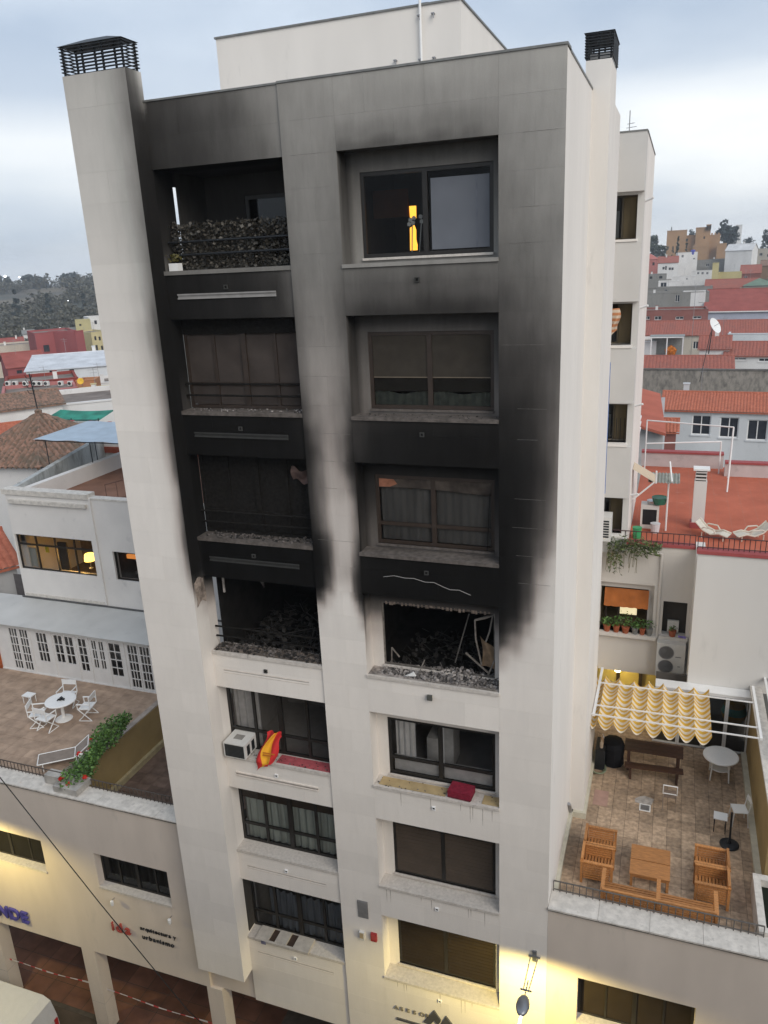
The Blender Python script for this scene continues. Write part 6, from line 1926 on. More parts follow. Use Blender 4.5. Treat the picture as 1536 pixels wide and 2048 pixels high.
for (nm, lab, cat, X, Y, ZT, Wd, Dp, rz, wm, rf, wins) in HOUSES:
    zb = H(X, Y) - 1.0
    hz_ = ZT - zb
    h = thing(nm, lab, cat, (X, Y, zb), rz, local=True)
    HOBJ[lab] = h
    c, stn = WALLM[wm]
    wmat = mat('wall_' + wm, c, .9, .1, .35, stain=stn, stain_col=(.09, .085, .08) if stn > .5 else tuple(v * .45 for v in c), stretch=.5)
    hw = Wd / 2
    wins = list(wins)
    if not wins and wm in ('white', 'grey', 'cream', 'lightblue', 'paleyellow', 'pink', 'brickred') and cat != 'wall' and Wd > 2.5 and 'blank' not in lab:
        for q in range(max(1, min(4, int(Wd / 3)))):
            xq = -hw + hw * 2 * (q + .5) / max(1, min(4, int(Wd / 3))) + random.uniform(-.3, .3)
            wins.append((xq - .4, xq + .4, -2.3, -1.1))
    ops = []
    for (a, b, c0, c1) in wins:
        c1 = min(c1, -.12)
        if c1 - c0 > .15 and -hw < a and b < hw:
            ops.append((a, b, hz_ + c0, hz_ + c1))
    wall = MB()
    wall.wall(-hw, hw, 0, hz_, 0, .3, ops)
    wall.box(-hw, hw, Dp - .3, Dp, 0, hz_).box(-hw, -hw + .3, .3, Dp - .3, 0, hz_).box(hw - .3, hw, .3, Dp - .3, 0, hz_)
    if rf[0] in ('gable', 'shed'):
        _, fd, rise, rk = rf
        for x in (-hw, hw - .3):
            wall.prism([(0, hz_), (Dp, hz_), (fd, hz_ + rise - .06)], 'x', x, x + .3)
    wo = wall.build('wall', wmat, h)
    for (a, b, c0, c1) in ops:
        f = frame_ring(MB(), a, b, c0, c1, .12, max(.05, (b - a) * .06), .06).box((a + b) / 2 - .04, (a + b) / 2 + .04, .12, .18, c0, c1).build('window', M_WHITE if X > 0 else M_FRAMEB, h)
        MB().quad((a, .17, c0), (b, .17, c0), (b, .17, c1), (a, .17, c1)).build('pane', M_FARGLASS, f)
        if b - a > .9:
            MB().box(a - .08, b + .08, -.06, .1, c0 - .12, c0 - .002).build('sill', wmat, f)
    if cat != 'wall' and Wd > 3 and random.random() < .4:
        cx_, cy_ = random.uniform(-hw * .7, hw * .7), Dp * random.uniform(.35, .6)
        zc_ = hz_ + (rf[2] if rf[0] != 'flat' else 0)
        ch4 = MB().box(cx_ - .25, cx_ + .25, cy_ - .2, cy_ + .2, hz_ - .45, zc_ + .7).build('chimney', MATS['wall_white'] if 'wall_white' in MATS else wmat, h)
        MB().box(cx_ - .31, cx_ + .31, cy_ - .26, cy_ + .26, zc_ + .7, zc_ + .78).build('chimney_cap', wmat, ch4)
    if cat != 'wall' and Wd > 3 and random.random() < .6:
        cx_, cy_ = random.uniform(-hw * .8, hw * .8), Dp * random.uniform(.3, .6)
        zc_ = hz_ + (rf[2] if rf[0] != 'flat' else 0)
        a4 = MB().tube((cx_, cy_, hz_ - .45), (cx_, cy_, zc_ + 2.4), .03, 4).build('aerial', M_METALG, h)
        MB().tube((cx_ - .5, cy_, zc_ + 2.2), (cx_ + .5, cy_, zc_ + 2.2), .02, 4).tube((cx_ - .35, cy_, zc_ + 1.9), (cx_ + .35, cy_, zc_ + 1.9), .02, 4).build('aerial_element', M_METALG, a4)
    if rf[0] == 'flat':
        if cat != 'wall':
            MB().box(-hw + .3, hw - .3, .3, Dp - .3, hz_ - .5, hz_ - .4).build('roof', mat('flat_roof', (.20, .17, .15), .9, .3, .6), h)
            MB().box(-hw - .05, hw + .05, -.06, .36, hz_ + .002, hz_ + .12).build('coping', wmat, h)
        else:
            MB().box(-hw - .05, hw + .05, -.08, .4, hz_ + .002, hz_ + .15).build('coping', mat('wall_coping', (.14, .13, .12), .9, .3, 1), h)
    else:
        _, fd, rise, rk = rf
        r = MB()
        o = .25
        ez = hz_ - o * rise / fd + .02
        if rf[0] == 'hip':
            ap = (0, Dp / 2, hz_ + rise)
            q = [(-hw - o, -o, hz_), (hw + o, -o, hz_), (hw + o, Dp + o, hz_), (-hw - o, Dp + o, hz_)]
            for i in range(4):
                r.tri(q[i], q[(i + 1) % 4], ap)
        else:
            A_, B_ = (-hw - o, -o, ez), (hw + o, -o, ez)
            C_, D_ = (hw + o, fd, hz_ + rise + .02), (-hw - o, fd, hz_ + rise + .02)
            E_, F_ = (hw + o, Dp + o, ez), (-hw - o, Dp + o, ez)
            if rk in ('red', 'org', 'old') and Y < 150:
                tile_slope(r, A_, B_, C_, D_, .26 if Y < 70 else .4)
                tile_slope(r, E_, F_, D_, C_, .6)
            else:
                r.quad(A_, B_, C_, D_).quad(E_, F_, D_, C_)
            r.quad((-hw - o, -o, ez - .12), (hw + o, -o, ez - .12), B_, A_)
        ro = r.build('roof', roofm(rk), h)
        if rf[0] != 'hip':
            MB().tube((-hw - o, fd, hz_ + rise + .03), (hw + o, fd, hz_ + rise + .03), .12, 8).build('ridge', roofm(rk), ro)
            if rk == 'plainred' and Wd > 15:
                MB().box(-hw, hw, -.5, -.3, ez - .1, ez + .12).build('gutter', M_WHITE, ro)

# ------------------------------------------------------------------ details among the houses
ch_ = thing('house', 'small house with plain coral roof slope close behind the rear block', 'house', (1.7, 48, -26))
cr4 = [(-1.5, 54.6, -12.6), (2.2, 53.9, -13.5), (2.9, 41.6, -14.2), (-1.0, 42.2, -13.2)]
MB().quad(*cr4).quad(*[(x, y, z - .2) for (x, y, z) in reversed(cr4)]).quad(cr4[3], cr4[2], (cr4[2][0], cr4[2][1], cr4[2][2] - .2), (cr4[3][0], cr4[3][1], cr4[3][2] - .2)).quad(cr4[2], cr4[1], (cr4[1][0], cr4[1][1], cr4[1][2] - .2), (cr4[2][0], cr4[2][1], cr4[2][2] - .2)).build('roof', roofm('coral'), ch_)
MB().prism([(-.9, -26), (2.7, -26), (2.7, -14.3), (-.9, -13.5)], 'y', 42.4, 42.7).prism([(42.7, -26), (53.5, -26), (53.5, -13.75), (42.7, -14.35)], 'x', 2.3, 2.6).build('wall', MATS['wall_greyw'], ch_)
CG = thing('roof_cage', 'white tubular roof cage with a grey lined terrace inside', 'roof cage', (2.1, 92.6, -16))
for x in (.2, 2.1, 4.0):
    MB().box(x - .07, x + .07, 92.5, 92.62, -15.4, -12.9).build('post', M_WHITE, CG)
for z in (-15.3, -12.9):
    MB().box(.1, 4.1, 92.48, 92.64, z, z + .14).build('rail', M_WHITE, CG)
MB().box(0, 4.2, 92.5, 95, -12.75, -12.7).build('glass_roof', mat('grey_lining', (.25, .26, .25), .7), CG)
MB().box(.1, 4.1, 94.6, 94.8, -18, -12.8).build('lining', MATS['grey_lining'], CG)
tag(MB().lathe([(.5, -15.3), (.75, -14.5), (.5, -14.2), (.1, -13.9)], (2.6, 93.4, 0), 8).build('parasol', mat('yellow_red_parasol', (.5, .16, .03), .8, .5, 3)), 'folded yellow and red parasol inside the white roof cage', 'parasol')
SD = thing('satellite_dish', 'large tilted pale satellite dish on a pole among the red roofs', 'satellite dish', (7.1, 89.6, -13.5))
dm = MB()
dc, dn = V(7.4, 90.0, -11.3), V(.75, -.45, .5).normalized()
da = dn.orthogonal().normalized()
db_ = dn.cross(da)
for i in range(6):
    for k in range(20):
        r = 1.0 * i / 5
        t = 2 * math.pi * k / 20
        dm.v.append(dc + (da * math.cos(t) + db_ * math.sin(t)) * r + dn * (.18 * r * r))
for i in range(5):
    for k in range(20):
        a, b = i * 20 + k, i * 20 + (k + 1) % 20
        dm.f.append((a, b, b + 20, a + 20))
dm.build('dish', M_WHITE, SD, smooth=True)
MB().tube((7.2, 90.0, -11.5), (7.0, 89.8, -14.6), .06, 6).build('pole', M_METALB, SD)
MB().tube(dc, dc + dn * .7, .03, 5).build('feed_arm', M_METALG, SD)
tag(MB().path([(6.4, 73.0, -10.4), (6.1, 72.6, -12.6), (5.7, 72.2, -15.3)], .035, 5).build('leaning_mast', M_METALB), 'thin dark leaning mast above the weathered wall', 'mast')
tag(MB().tube((5.1, 96, -17), (5.1, 96, -6.5), .03, 5).tube((4.6, 96, -6.9), (5.6, 96, -6.9), .02, 4).tube((4.7, 96, -7.4), (5.5, 96, -7.4), .02, 4).build('tv_aerial', M_METALG), 'tall thin television aerial in front of the dusky red house', 'antenna')
tk = thing('roof_tank', 'small blue tank on the white house below the castle', 'tank', (7.2, 312.5, -5.2))
MB().lathe([(.8, -5.0), (.9, -4.6), (.9, -3.5), (.6, -3.2)], (7.2, 323, 0), 10).build('tank_shell', mat('tank_blue', (.06, .07, .35), .6), tk)
# left: air conditioners on the dark red building, yellow dish
_ld = V(-64.5 + 71.7, 61.0 - 58.4, 0).normalized()
_ln = V(_ld.y, -_ld.x, 0)
labs = ['leftmost air conditioner of the row on the dark red parapet', 'second air conditioner from the left on the dark red parapet', 'third air conditioner along the dark red parapet, behind the thin aerial', 'fourth air conditioner along the dark red parapet', 'fifth air conditioner along the dark red parapet', 'sixth air conditioner along the dark red parapet', 'second air conditioner from the right on the dark red parapet', 'rightmost air conditioner on the dark red parapet']
ac0 = None
for t, lb in zip((.0, .11, .27, .42, .5, .6, .82, .97), labs):
    px, py = -71.7 + 7.2 * t, 58.4 + 2.6 * t
    pos = V(px, py, -14.05 - .35 * t) + _ln * .55
    if ac0 is None:
        ac0 = thing('condenser_unit', lb, 'air conditioner', pos, math.atan2(_ld.y, _ld.x), 'air conditioners on the dark red parapet', local=True)
        MB().box(-.28, .28, -.2, .2, 0, .5).build('casing', M_ACB, ac0)
        MB().prism([(-.06 + .19 * math.cos(a * .5236), .25 + .19 * math.sin(a * .5236)) for a in range(12)], 'y', -.215, -.203).build('fan', M_METALB, ac0)
    else:
        dup(ac0, pos, math.atan2(_ld.y, _ld.x), lb)
yd = thing('yellow_dish', 'small yellow satellite dish on the orange house corner', 'satellite dish', (-59.4, 56.4, -13.6))
dm = MB()
dc, dn = V(-59.3, 56.2, -13.2), V(.5, -.8, .3).normalized()
da = dn.orthogonal().normalized()
db_ = dn.cross(da)
dm.v = [dc + (da * math.cos(k * .4189) + db_ * math.sin(k * .4189)) * .36 for k in range(15)] + [dc - dn * .08]
dm.f = [(k, (k + 1) % 15, 15) for k in range(15)]
dm.build('dish', mat('yellow_dish', (.70, .42, .03), .6), yd)
MB().tube(dc - dn * .08, (-59.4, 56.6, -13.9), .03, 5).build('arm', M_METALG, yd)
# old hipped roof building
hx = thing('hexagonal_house', 'white hexagonal house with old brown tiled pyramid roof', 'house', (-30.2, 19.4, -26), local=True)
r, z0, z1, rr = 4.1, 14.55, 16.75, 4.45
rf_ = MB()
wl_ = MB()
for k in range(6):
    a, b = R(60 * k + 8), R(60 * k + 68)
    A_, B_ = V(rr * math.cos(a), rr * math.sin(a), z0), V(rr * math.cos(b), rr * math.sin(b), z0)
    ap = V(0, 0, z1)
    nrm = (B_ - A_).cross(ap - A_).normalized()
    n = 14
    def fn(u, v, A_=A_, B_=B_, nrm=nrm):
        p = (A_ * (1 - u) + B_ * u) * (1 - v) + ap * v
        rowstep = .025 * (1 - (v * 9) % 1)
        s_ = .5 + (u - .5) * (1 - v)
        return p + nrm * (.15 * abs(math.sin(math.pi * s_ * n)) + rowstep)
    rf_.grid(fn, n * 8, 36)
    wl_.quad((r * math.cos(a), r * math.sin(a), 0), (r * math.cos(b), r * math.sin(b), 0), (r * math.cos(b), r * math.sin(b), z0), (r * math.cos(a), r * math.sin(a), z0))
hr = rf_.build('tiled_roof', M_ROOFOLD, hx)
for k in range(6):
    a = R(60 * k + 8)
    MB().tube((rr * math.cos(a), rr * math.sin(a), z0 + .07), (0, 0, z1 + .05), .09, 6).build('hip_ridge', M_ROOFOLD, hr)
MB().lathe([(.18, z1), (.2, z1 + .2), (.05, z1 + .3)], n=8).build('finial', M_ROOFOLD, hr)
wl_.build('wall', MATS['wall_white'], hx)
an = thing('roof_aerial', 'dark thin aerial with looped dipoles above the old pyramid roof', 'antenna', (-30.2, 19.4, -9.2))
am = MB().tube((-30.2, 19.4, -9.3), (-30.35, 19.4, -7.0), .035, 6)
am.build('mast', M_METALB, an)
for q in range(4):
    z = -7.9 + q * .28
    MB().path([(-30.6, 19.3, z), (-30.5, 19.3, z - .18), (-30.2, 19.3, z - .2), (-30.1, 19.3, z)], .018, 4).build('dipole', M_METALB, an)
# green canopy and lattice wall
gc = thing('green_canopy', 'green and blue shade cloth canopy on a dark frame over a white roof', 'canopy', (-37, 29.5, -12.5))
MB().grid(lambda u, v: (-39.3 + 4.6 * u - .6 * v * 0, 29.0 + 1.9 * v + .45 * u, -11.75 + .42 * v - .10 * math.sin(math.pi * u)), 14, 6).build('shade_cloth', mat('green_cloth', (.02, .20, .14), .7, .5, .9), gc)
for (x, y) in ((-39.2, 29.05), (-37.0, 29.3), (-34.8, 29.5)):
    MB().tube((x, y, -13.2), (x, y, -11.6), .035, 5).build('post', M_METALB, gc)
MB().tube((-39.3, 28.98, -11.72), (-34.7, 29.45, -11.72), .035, 5).build('front_bar', M_METALB, gc)
lw = thing('lattice_wall', 'grey lattice block wall with red posts beside the tower fin', 'wall', (-34, 27.5, -12.4))
p0, p1 = V(-36.9, 27.55, 0), V(-30.5, 27.3, 0)
for q in range(5):
    c = p0.lerp(p1, q / 4)
    MB().box(c.x - .13, c.x + .13, c.y - .15, c.y + .1, -12.5, -11.35).build('red_post', M_REDPAINT, lw)
lt = MB()
for q in range(4):
    a, b = p0.lerp(p1, q / 4), p0.lerp(p1, (q + 1) / 4)
    x0, x1, y = a.x + .13, b.x - .13, (a.y + b.y) / 2
    n = 10
    for k in range(n + 1):
        x = x0 + (x1 - x0) * k / n
        lt.box(x - .025, x + .025, y - .04, y + .04, -12.4, -11.42)
    for k in range(7):
        z = -12.4 + .98 * k / 6
        lt.box(x0, x1, y - .035, y + .035, z - .025, z + .025)
lt.build('lattice_blocks', mat('lattice_grey', (.42, .40, .38), .9, .2), lw, stuff=True)
MB().box(-37.1, -30.3, 27.25, 27.75, -16, -12.5).build('white_base_wall', MATS['wall_white'], lw)

# ------------------------------------------------------------------ castle on the hill
CA = thing('castle', 'sandstone castle with square towers on the hill crest at right', 'castle', (8, 455, -16))
M_CAS = mat('sandstone', (.36, .22, .12), .95, .15, .12, stain=.25, stain_col=(.20, .13, .08), bump=.3, bscale=1.5)
def tower(x0, x1, y0, y1, z0, z1, name='tower', slit=True, cren=0):
    t = MB().wall(x0, x1, z0, z1, y0, y0 + 1, [((x0 + x1) / 2 + .3, (x0 + x1) / 2 + 1.1, z1 - 5.4, z1 - 4.2)] if slit else [])
    t.box(x0, x1, y1 - 1, y1, z0, z1).box(x0, x0 + 1, y0 + 1, y1 - 1, z0, z1).box(x1 - 1, x1, y0 + 1, y1 - 1, z0, z1).box(x0 + 1, x1 - 1, y0 + 1, y1 - 1, z1 - 1.2, z1 - .8)
    o = t.build(name, M_CAS, CA)
    MB().box(x0 - .15, x1 + .15, y0 - .15, y0 + .9, z1 + .002, z1 + .45).build('parapet', M_CAS, o)
    for k in range(cren):
        x = x0 + (x1 - x0) * (k + .25) / cren
        MB().box(x, x + (x1 - x0) / cren * .5, y0, y0 + .7, z1 + .452, z1 + 1.3).build('merlon', M_CAS, o)
    if slit:
        MB().box((x0 + x1) / 2 + .3, (x0 + x1) / 2 + 1.1, y0 + .5, y0 + .6, z1 - 5.4, z1 - 4.2).build('dark_slit', M_ROOMD, o)
tower(-4.8, 5.2, 455, 465, -16, 6.2)
tower(9.6, 16.8, 455, 463, -16, 7.0)
tower(5.2, 9.6, 458, 463, -16, 3.4, 'curtain_wall', False)
tower(16.8, 21.8, 457, 463, -16, 3.0, 'low_tower', False, 3)
tower(14.6, 16.9, 454, 454.9, 6, 8.2, 'turret', False)
tower(8.5, 15.2, 447, 449, -16, -2.4, 'outer_wall', False, 5)
tower(20.3, 25.0, 452, 455, -16, -1.5, 'ruined_wall', False)
ctw = thing('pale_tower', 'pale slender tower block on the ridge behind the dark tree', 'tower', (43, 680, -10))
MB().box(41.2, 45.6, 679, 683, -12, 11.8).build('shaft', MATS['wall_white'], ctw)
MB().box(40.9, 45.9, 678.7, 683.3, 11.802, 12.3).build('roof_slab', MATS['wall_white'], ctw)

# ------------------------------------------------------------------ trees
def crown(mb, c, rx, rz_, n, size, clumps=14, cone=False):
    cl_ = []
    for _ in range(clumps):
        t = random.random()
        a = random.random() * 6.283
        if cone:
            z = -rz_ + 2 * rz_ * t
            r_ = rx * (1 - t) ** .8 * random.uniform(.3, .9)
            cl_.append((V(c[0] + r_ * math.cos(a), c[1] + r_ * math.sin(a), c[2] + z), rx * .34 * (1.1 - .6 * t)))
        else:
            q = V(random.gauss(0, 1), random.gauss(0, 1), random.gauss(0, 1)).normalized() * random.uniform(.3, .95)
            cl_.append((V(c[0] + q.x * rx, c[1] + q.y * rx, c[2] + q.z * rz_), rx * random.uniform(.22, .42)))
    def fn():
        p, r_ = random.choice(cl_)
        q = V(random.gauss(0, 1), random.gauss(0, 1), random.gauss(0, 1)).normalized() * (r_ * random.random() ** .4)
        return p + q
    mb.leaves(n, fn, size, .7)
def tree(label, x, y, zt, h, rx, kind='round', m=None, n=420, group=None, nm='tree'):
    zb = H(x, y) - .5
    t = thing(nm, label, 'tree', (x, y, zb), group=group)
    tr = MB().tube((x, y, zb), (x + random.uniform(-.3, .3), y, zt - h * .35), rx * .10, 6, r1=rx * .04)
    if kind != 'cone':
        for q in range(4):
            a = random.random() * 6.28
            tr.tube((x, y, zt - h * .75), (x + rx * .6 * math.cos(a), y + rx * .6 * math.sin(a), zt - h * random.uniform(.3, .5)), rx * .04, 5, r1=rx * .015)
    tr.build('trunk', M_BARK, t)
    cr2 = MB()
    crown(cr2, (x, y, zt - h / 2), rx, h / 2, n * (2 if kind != 'cone' else 4), rx * (.11 if kind != 'cone' else .20), 22 if kind != 'cone' else 26, kind == 'cone')
    cr2.build('crown', m or M_TREE, t)
    return t
tree('large dark blue-green tree on the crest between castle and white gable house', 25, 466, 10.2, 14, 6.4, m=M_TREEB, n=900)
tree('tall green poplar clump at the left of the castle beside the rear block', -11.5, 456, 9.6, 20, 4.8, m=M_TREE, n=800)
tree('second green tree between the poplar clump and the castle', -6.6, 450, 3.0, 14, 3.4, n=500)
tree('dark cypress standing before the left castle tower', 1.2, 436, 3.6, 12, 1.6, 'cone', n=350)
tree('smaller dark cypress at the foot of the left castle tower', -1.2, 434, -1.6, 8, 1.1, 'cone', n=260)
tree('dark cypress before the castle curtain wall', 5.3, 436, 2.6, 11, 1.5, 'cone', n=330)
tree('round tree showing between the castle towers', 9.0, 500, 7.5, 13, 4.6, m=M_TREEB, n=500)
tree('small round tree on the ridge right of the pale tower', 38, 480, 2.2, 9, 3.6, m=M_TREEB, n=420)
tree('broad tree on the ridge at the right edge', 46.5, 470, 6.5, 14, 4.6, m=M_TREEB, n=600)
tree('low bushy tree on the ridge beside the big blue-green tree', 33, 470, -1.5, 6, 3.4, n=350)
tree('dark shrub tree below the ridge at the right edge', 50, 430, -1.0, 8, 3.4, n=350)
tree('thin cypress rising over the left castle tower', -3.0, 480, 9.2, 8, .9, 'cone', n=200)
# left hill: crest pines, cypress row, woodland mass
crest = [('leftmost umbrella pine on the left hill crest', -527, 512, 2.0, 16, 10), ('broad pine on the left hill crest under the second floodlight', -497, 520, 1.6, 15, 12), ('pine on the left hill crest right of the floodlights', -470, 533, 1.0, 14, 11), ('tall slim dark tree on the left hill crest', -428, 556, 1.8, 14, 5), ('rounded tree on the hill crest near the tower fin', -400, 572, 3.0, 14, 8), ('rounded tree at the fin edge of the hill crest', -375, 590, 3.2, 14, 8)]
for (lb, x, y, zt, h, rx) in crest:
    tree(lb, x, y, zt, h, rx, m=M_TREEB, n=900, group='trees on the left hill crest')
cyl = ['leftmost cypress in the row at the hill foot', 'second cypress of the row at the hill foot', 'third cypress of the row at the hill foot', 'fourth cypress of the row, below the left street lamp', 'fifth cypress of the row at the hill foot', 'sixth cypress of the row, nearest the tower']
for i, lb in enumerate(cyl):
    x, y = -303 + i * 13.5 + random.uniform(-2, 2), 256 + i * 6.5
    tree(lb, x, y, H(x, y) + 13 + random.uniform(-2, 2), 13, 2.6, 'cone', M_TREEB, 380, 'cypress row at the hill foot')
wd = MB()
for q in range(420):
    d = random.uniform(325, 690) if q < 300 else random.uniform(600, 700)
    az = R(random.uniform(-50, -37))
    x, y = 3 + d * math.sin(az), -15 + d * math.cos(az)
    dens = math.sin(x * .03 + y * .011) + math.sin(y * .027) * .7
    if 440 < d < 530 and az < R(-43.5):
        continue
    if dens < -.7 and d > 420:
        continue
    s = random.uniform(3.0, 6.5) * (1.0 if d < 520 else 1.2)
    crown(wd, (x, y, H(x, y) + s * .7), s, s * .8, 150, s * .12, 12)
for q in range(70):
    d = random.uniform(285, 345)
    az = R(random.uniform(-50.5, -37))
    x, y = 3 + d * math.sin(az), -15 + d * math.cos(az)
    s = random.uniform(3.2, 5.5)
    crown(wd, (x, y, H(x, y) + s * .7), s, s * .9, 150, s * .13, 12)
o = wd.build('woodland', leaf_mat('woodland_leaf', (.045, .050, .036), (.115, .108, .078)))
o['kind'] = 'stuff'
o['label'] = 'scrubby woodland covering the left hillside'
o['category'] = 'woodland'
hb = thing('hilltop_building', 'pale ochre buildings on the hill crest beside the tower fin', 'building', (-385, 600, -4))
MB().box(-402, -372, 608, 618, -14, 1.2).build('hall', MATS['wall_cream'], hb)
MB().box(-385, -377, 604, 614, -14, 3.5).build('tower', MATS['wall_brown'], hb)
M_LAMPW = emis_mat('floodlight_white', (.95, .97, 1.0), 6)
lp = [('bright floodlight at the left edge of the hill crest', -523.5, 516, 0.6, .95), ('second bright floodlight on the hill crest', -512.5, 520, -.6, .6), ('third floodlight on the hill crest', -505, 522, -2.6, .45), ('street lamp on the hill slope, left one', -321, 329, -17, .36), ('street lamp on the hill slope near the tower', -304.5, 335.4, -16.5, .4), ('street lamp at the hill foot behind the crimson house, left', -247.7, 255, -18.2, .26), ('street lamp at the hill foot behind the crimson house, right', -242.9, 256.6, -19, .24), ('street lamp low at the hill foot, middle', -225.5, 229.5, -19.4, .2), ('street lamp low at the hill foot at far left', -232.6, 226.6, -19.9, .2), ('street lamp low at the hill foot nearest the tower', -219.3, 231.5, -20.4, .22)]
for (lb, x, y, z, r) in lp:
    t = thing('hill_lamp', lb, 'street lamp', (x, y, H(x, y)), group='lamps on the left hill')
    MB().tube((x, y, H(x, y) - .5), (x, y, max(z, H(x, y) + 3)), .12, 5).build('pole', M_METALG, t)
    z = max(z, H(x, y) + 3)
    MB().lathe([(r * .5, z - r * .8), (r, z), (r * .5, z + r * .8)], (x, y, 0), 8).build('lamp_head', M_LAMPW, t)

# ------------------------------------------------------------------ lamps on the street front
M_STEEL = mat('lamp_grey', (.27, .28, .30), .35, .08, metal=.6)
def street_lamp(label, x, y0=-.004, z=-18.05, en=520):
    t = thing('street_lamp', label, 'street lamp', (x, 0, z), group='wall street lamps')
    MB().box(x - .05, x + .05, -.04, y0, z - .16, z + .16).box(x - .14, x + .14, -.06, -.041, z - .02, z + .03).build('wall_plate', M_STEEL, t)
    for s in (-1, 1):
        MB().tube((x + s * .09, -.05, z), (x + s * .06 - .03, -1.0, z + .02), .012, 6).build('arm_rod', M_STEEL, t)
    MB().box(x - .16, x + .10, -1.03, -1.0, z, z + .03).build('cross_bar', M_STEEL, t)
    MB().tube((x - .03, -.72, z - .02), (x - .03, -1.2, z + .02), .014, 6).build('stem', M_STEEL, t)
    hd = MB()
    def fn(u, v):
        a = 2 * math.pi * u
        b = math.pi * v
        return (x - .03 + .15 * math.sin(b) * math.cos(a), -1.42 - .27 * math.cos(b), z + .02 + .10 * math.sin(b) * math.sin(a))
    hd.grid(fn, 20, 14)
    h = hd.build('lamp_head', M_STEEL, t, smooth=True)
    MB().box(x - .05, x + .0, -1.92, -1.66, z - .03, z + .0).build('lit_tube', emis_mat('lit_tube', (1, .97, .9), 5) if 'lit_tube' not in MATS else MATS['lit_tube'], h)
    ld = bpy.data.lights.new('street_light', 'SPOT')
    ld.energy = en
    ld.color = (1.0, .80, .27)
    ld.spot_size = R(170)
    ld.spot_blend = .35
    ld.shadow_soft_size = .08
    lo = bpy.data.objects.new('street_light', ld)
    COL.objects.link(lo)
    lo.parent = t
    lo.location = (-.03, -2.0, -.2)
    lo.rotation_euler = (R(14), 0, 0)
street_lamp('grey oval street lamp on a forked wall arm between the two right windows', .86)
street_lamp('assumed grey oval street lamp, out of view, lighting the left street wing yellow', -16.35, en=340)  # assumed lamp outside the view, inferred from the yellow light on this wing

# ------------------------------------------------------------------ signs and small fittings on the front
sg = thing('blue_sign', 'blue raised letters on the left street wing reading NDE', 'sign', (-16, 0, -21.95))
text_mesh('NDE', .62, .07, 'letter', mat('blue_letter', (.06, .055, .28), .4), sg, (-16.72, -.06, -21.98), bold=.012)
sg = thing('red_sign', 'red raised lowercase letters ida on the left street wing', 'sign', (-11.6, 0, -21.2))
text_mesh('ida', .48, .05, 'letter', mat('red_letter', (.36, .06, .045), .5), sg, (-12.02, -.05, -21.18), bold=.006, gap=.22)
sg = thing('black_sign', 'two lines of small black letters arquitectura y urbanismo beside the red letters', 'sign', (-10.3, 0, -21.1))
text_mesh('arquitectura y', .195, .02, 'letter', M_METALB, sg, (-10.96, -.03, -20.86), bold=.003, gap=.10)
text_mesh('urbanismo', .225, .02, 'letter', M_METALB, sg, (-10.93, -.03, -21.2), bold=.004, gap=.16)
sg = thing('peak_sign', 'two grey peaks emblem with small spaced letters ASESOR on the tower front', 'sign', (-1.9, 0, -21.2))
M_SIGN = mat('sign_grey', (.10, .10, .105), .4, metal=.3)
xx = -2.84
for i, ch in enumerate('ASESOR'):
    text_mesh(ch, .18, .02, 'letter', mat('faint_letter', (.20, .18, .14), .5), sg, (xx + .18 * i, -.03, -21.06 + .004 * i), bold=.002)
MB().prism([(-2.02, -21.22), (-1.72, -20.72), (-1.54, -21.0), (-1.63, -21.18), (-1.72, -21.04), (-1.84, -21.24)], 'y', -.05, -.004).build('peak', M_SIGN, sg)
MB().prism([(-1.60, -21.28), (-1.40, -20.80), (-1.0, -21.36), (-1.24, -21.36), (-1.40, -21.1), (-1.50, -21.30)], 'y', -.05, -.004).build('peak', M_SIGN, sg)
MB().box(-2.78, -1.72, -.04, -.004, -21.42, -21.36).build('underline', M_SIGN, sg)
def fitting(name, label, cat, x0, x1, z0, z1, d, m, m2=None):
    t = thing(name, label, cat, ((x0 + x1) / 2, 0, z0))
    MB().box(x0, x1, -d, -.003, z0, z1).build('casing', m, t)
    b = MB()
    b.box(x0 + .02, x1 - .02, -d - .012, -d - .0005, z0 + (z1 - z0) * .3, z1 - .02)
    b.build('face_plate', m2 or m, t)
fitting('meter_plate', 'grey metal plate on the tower front left of the lowest right windows', 'plate', -3.71, -3.43, -18.22, -17.68, .025, mat('plate_grey', (.20, .195, .19), .6))
fitting('siren_box', 'small cream alarm siren box beside the red box', 'alarm', -3.70, -3.56, -18.93, -18.67, .08, M_ACB, mat('siren_amber', (.42, .33, .2), .5))
fitting('alarm_box', 'small red alarm box beside the cream siren box', 'alarm', -3.38, -3.22, -18.88, -18.64, .07, mat('alarm_red', (.32, .03, .03), .5), mat('alarm_red2', (.42, .07, .06), .5))
for (x, z, lb) in ((-11.75, -20.0, 'small white spotlight above the red letters'), (-9.72, -20.08, 'small white spotlight above the black letters')):
    t = thing('wall_spotlight', lb, 'spotlight', (x, 0, z))
    MB().tube((x, -.003, z + .08), (x, -.12, z + .09), .012, 6).build('bracket', M_METALG, t)
    MB().lathe([(.04, z - .08), (.055, z + .0), (.05, z + .08), (.02, z + .09)], (x, -.14, 0), 10).build('lamp_can', M_WHITE, t)
tag(MB().path([(-13.46 - 3.2, -1.5, -10.6), (-13.46, -1.5, -14.92), (-10.8, -1.5, -18.45), (-8.5, -1.4, -21.6), (-6.9, -.9, -24.0), (-6.2, .3, -25.0)], .014, 6).build('overhead_cable', M_METALB), 'thin dark cable running diagonally across the left street wing', 'cable')

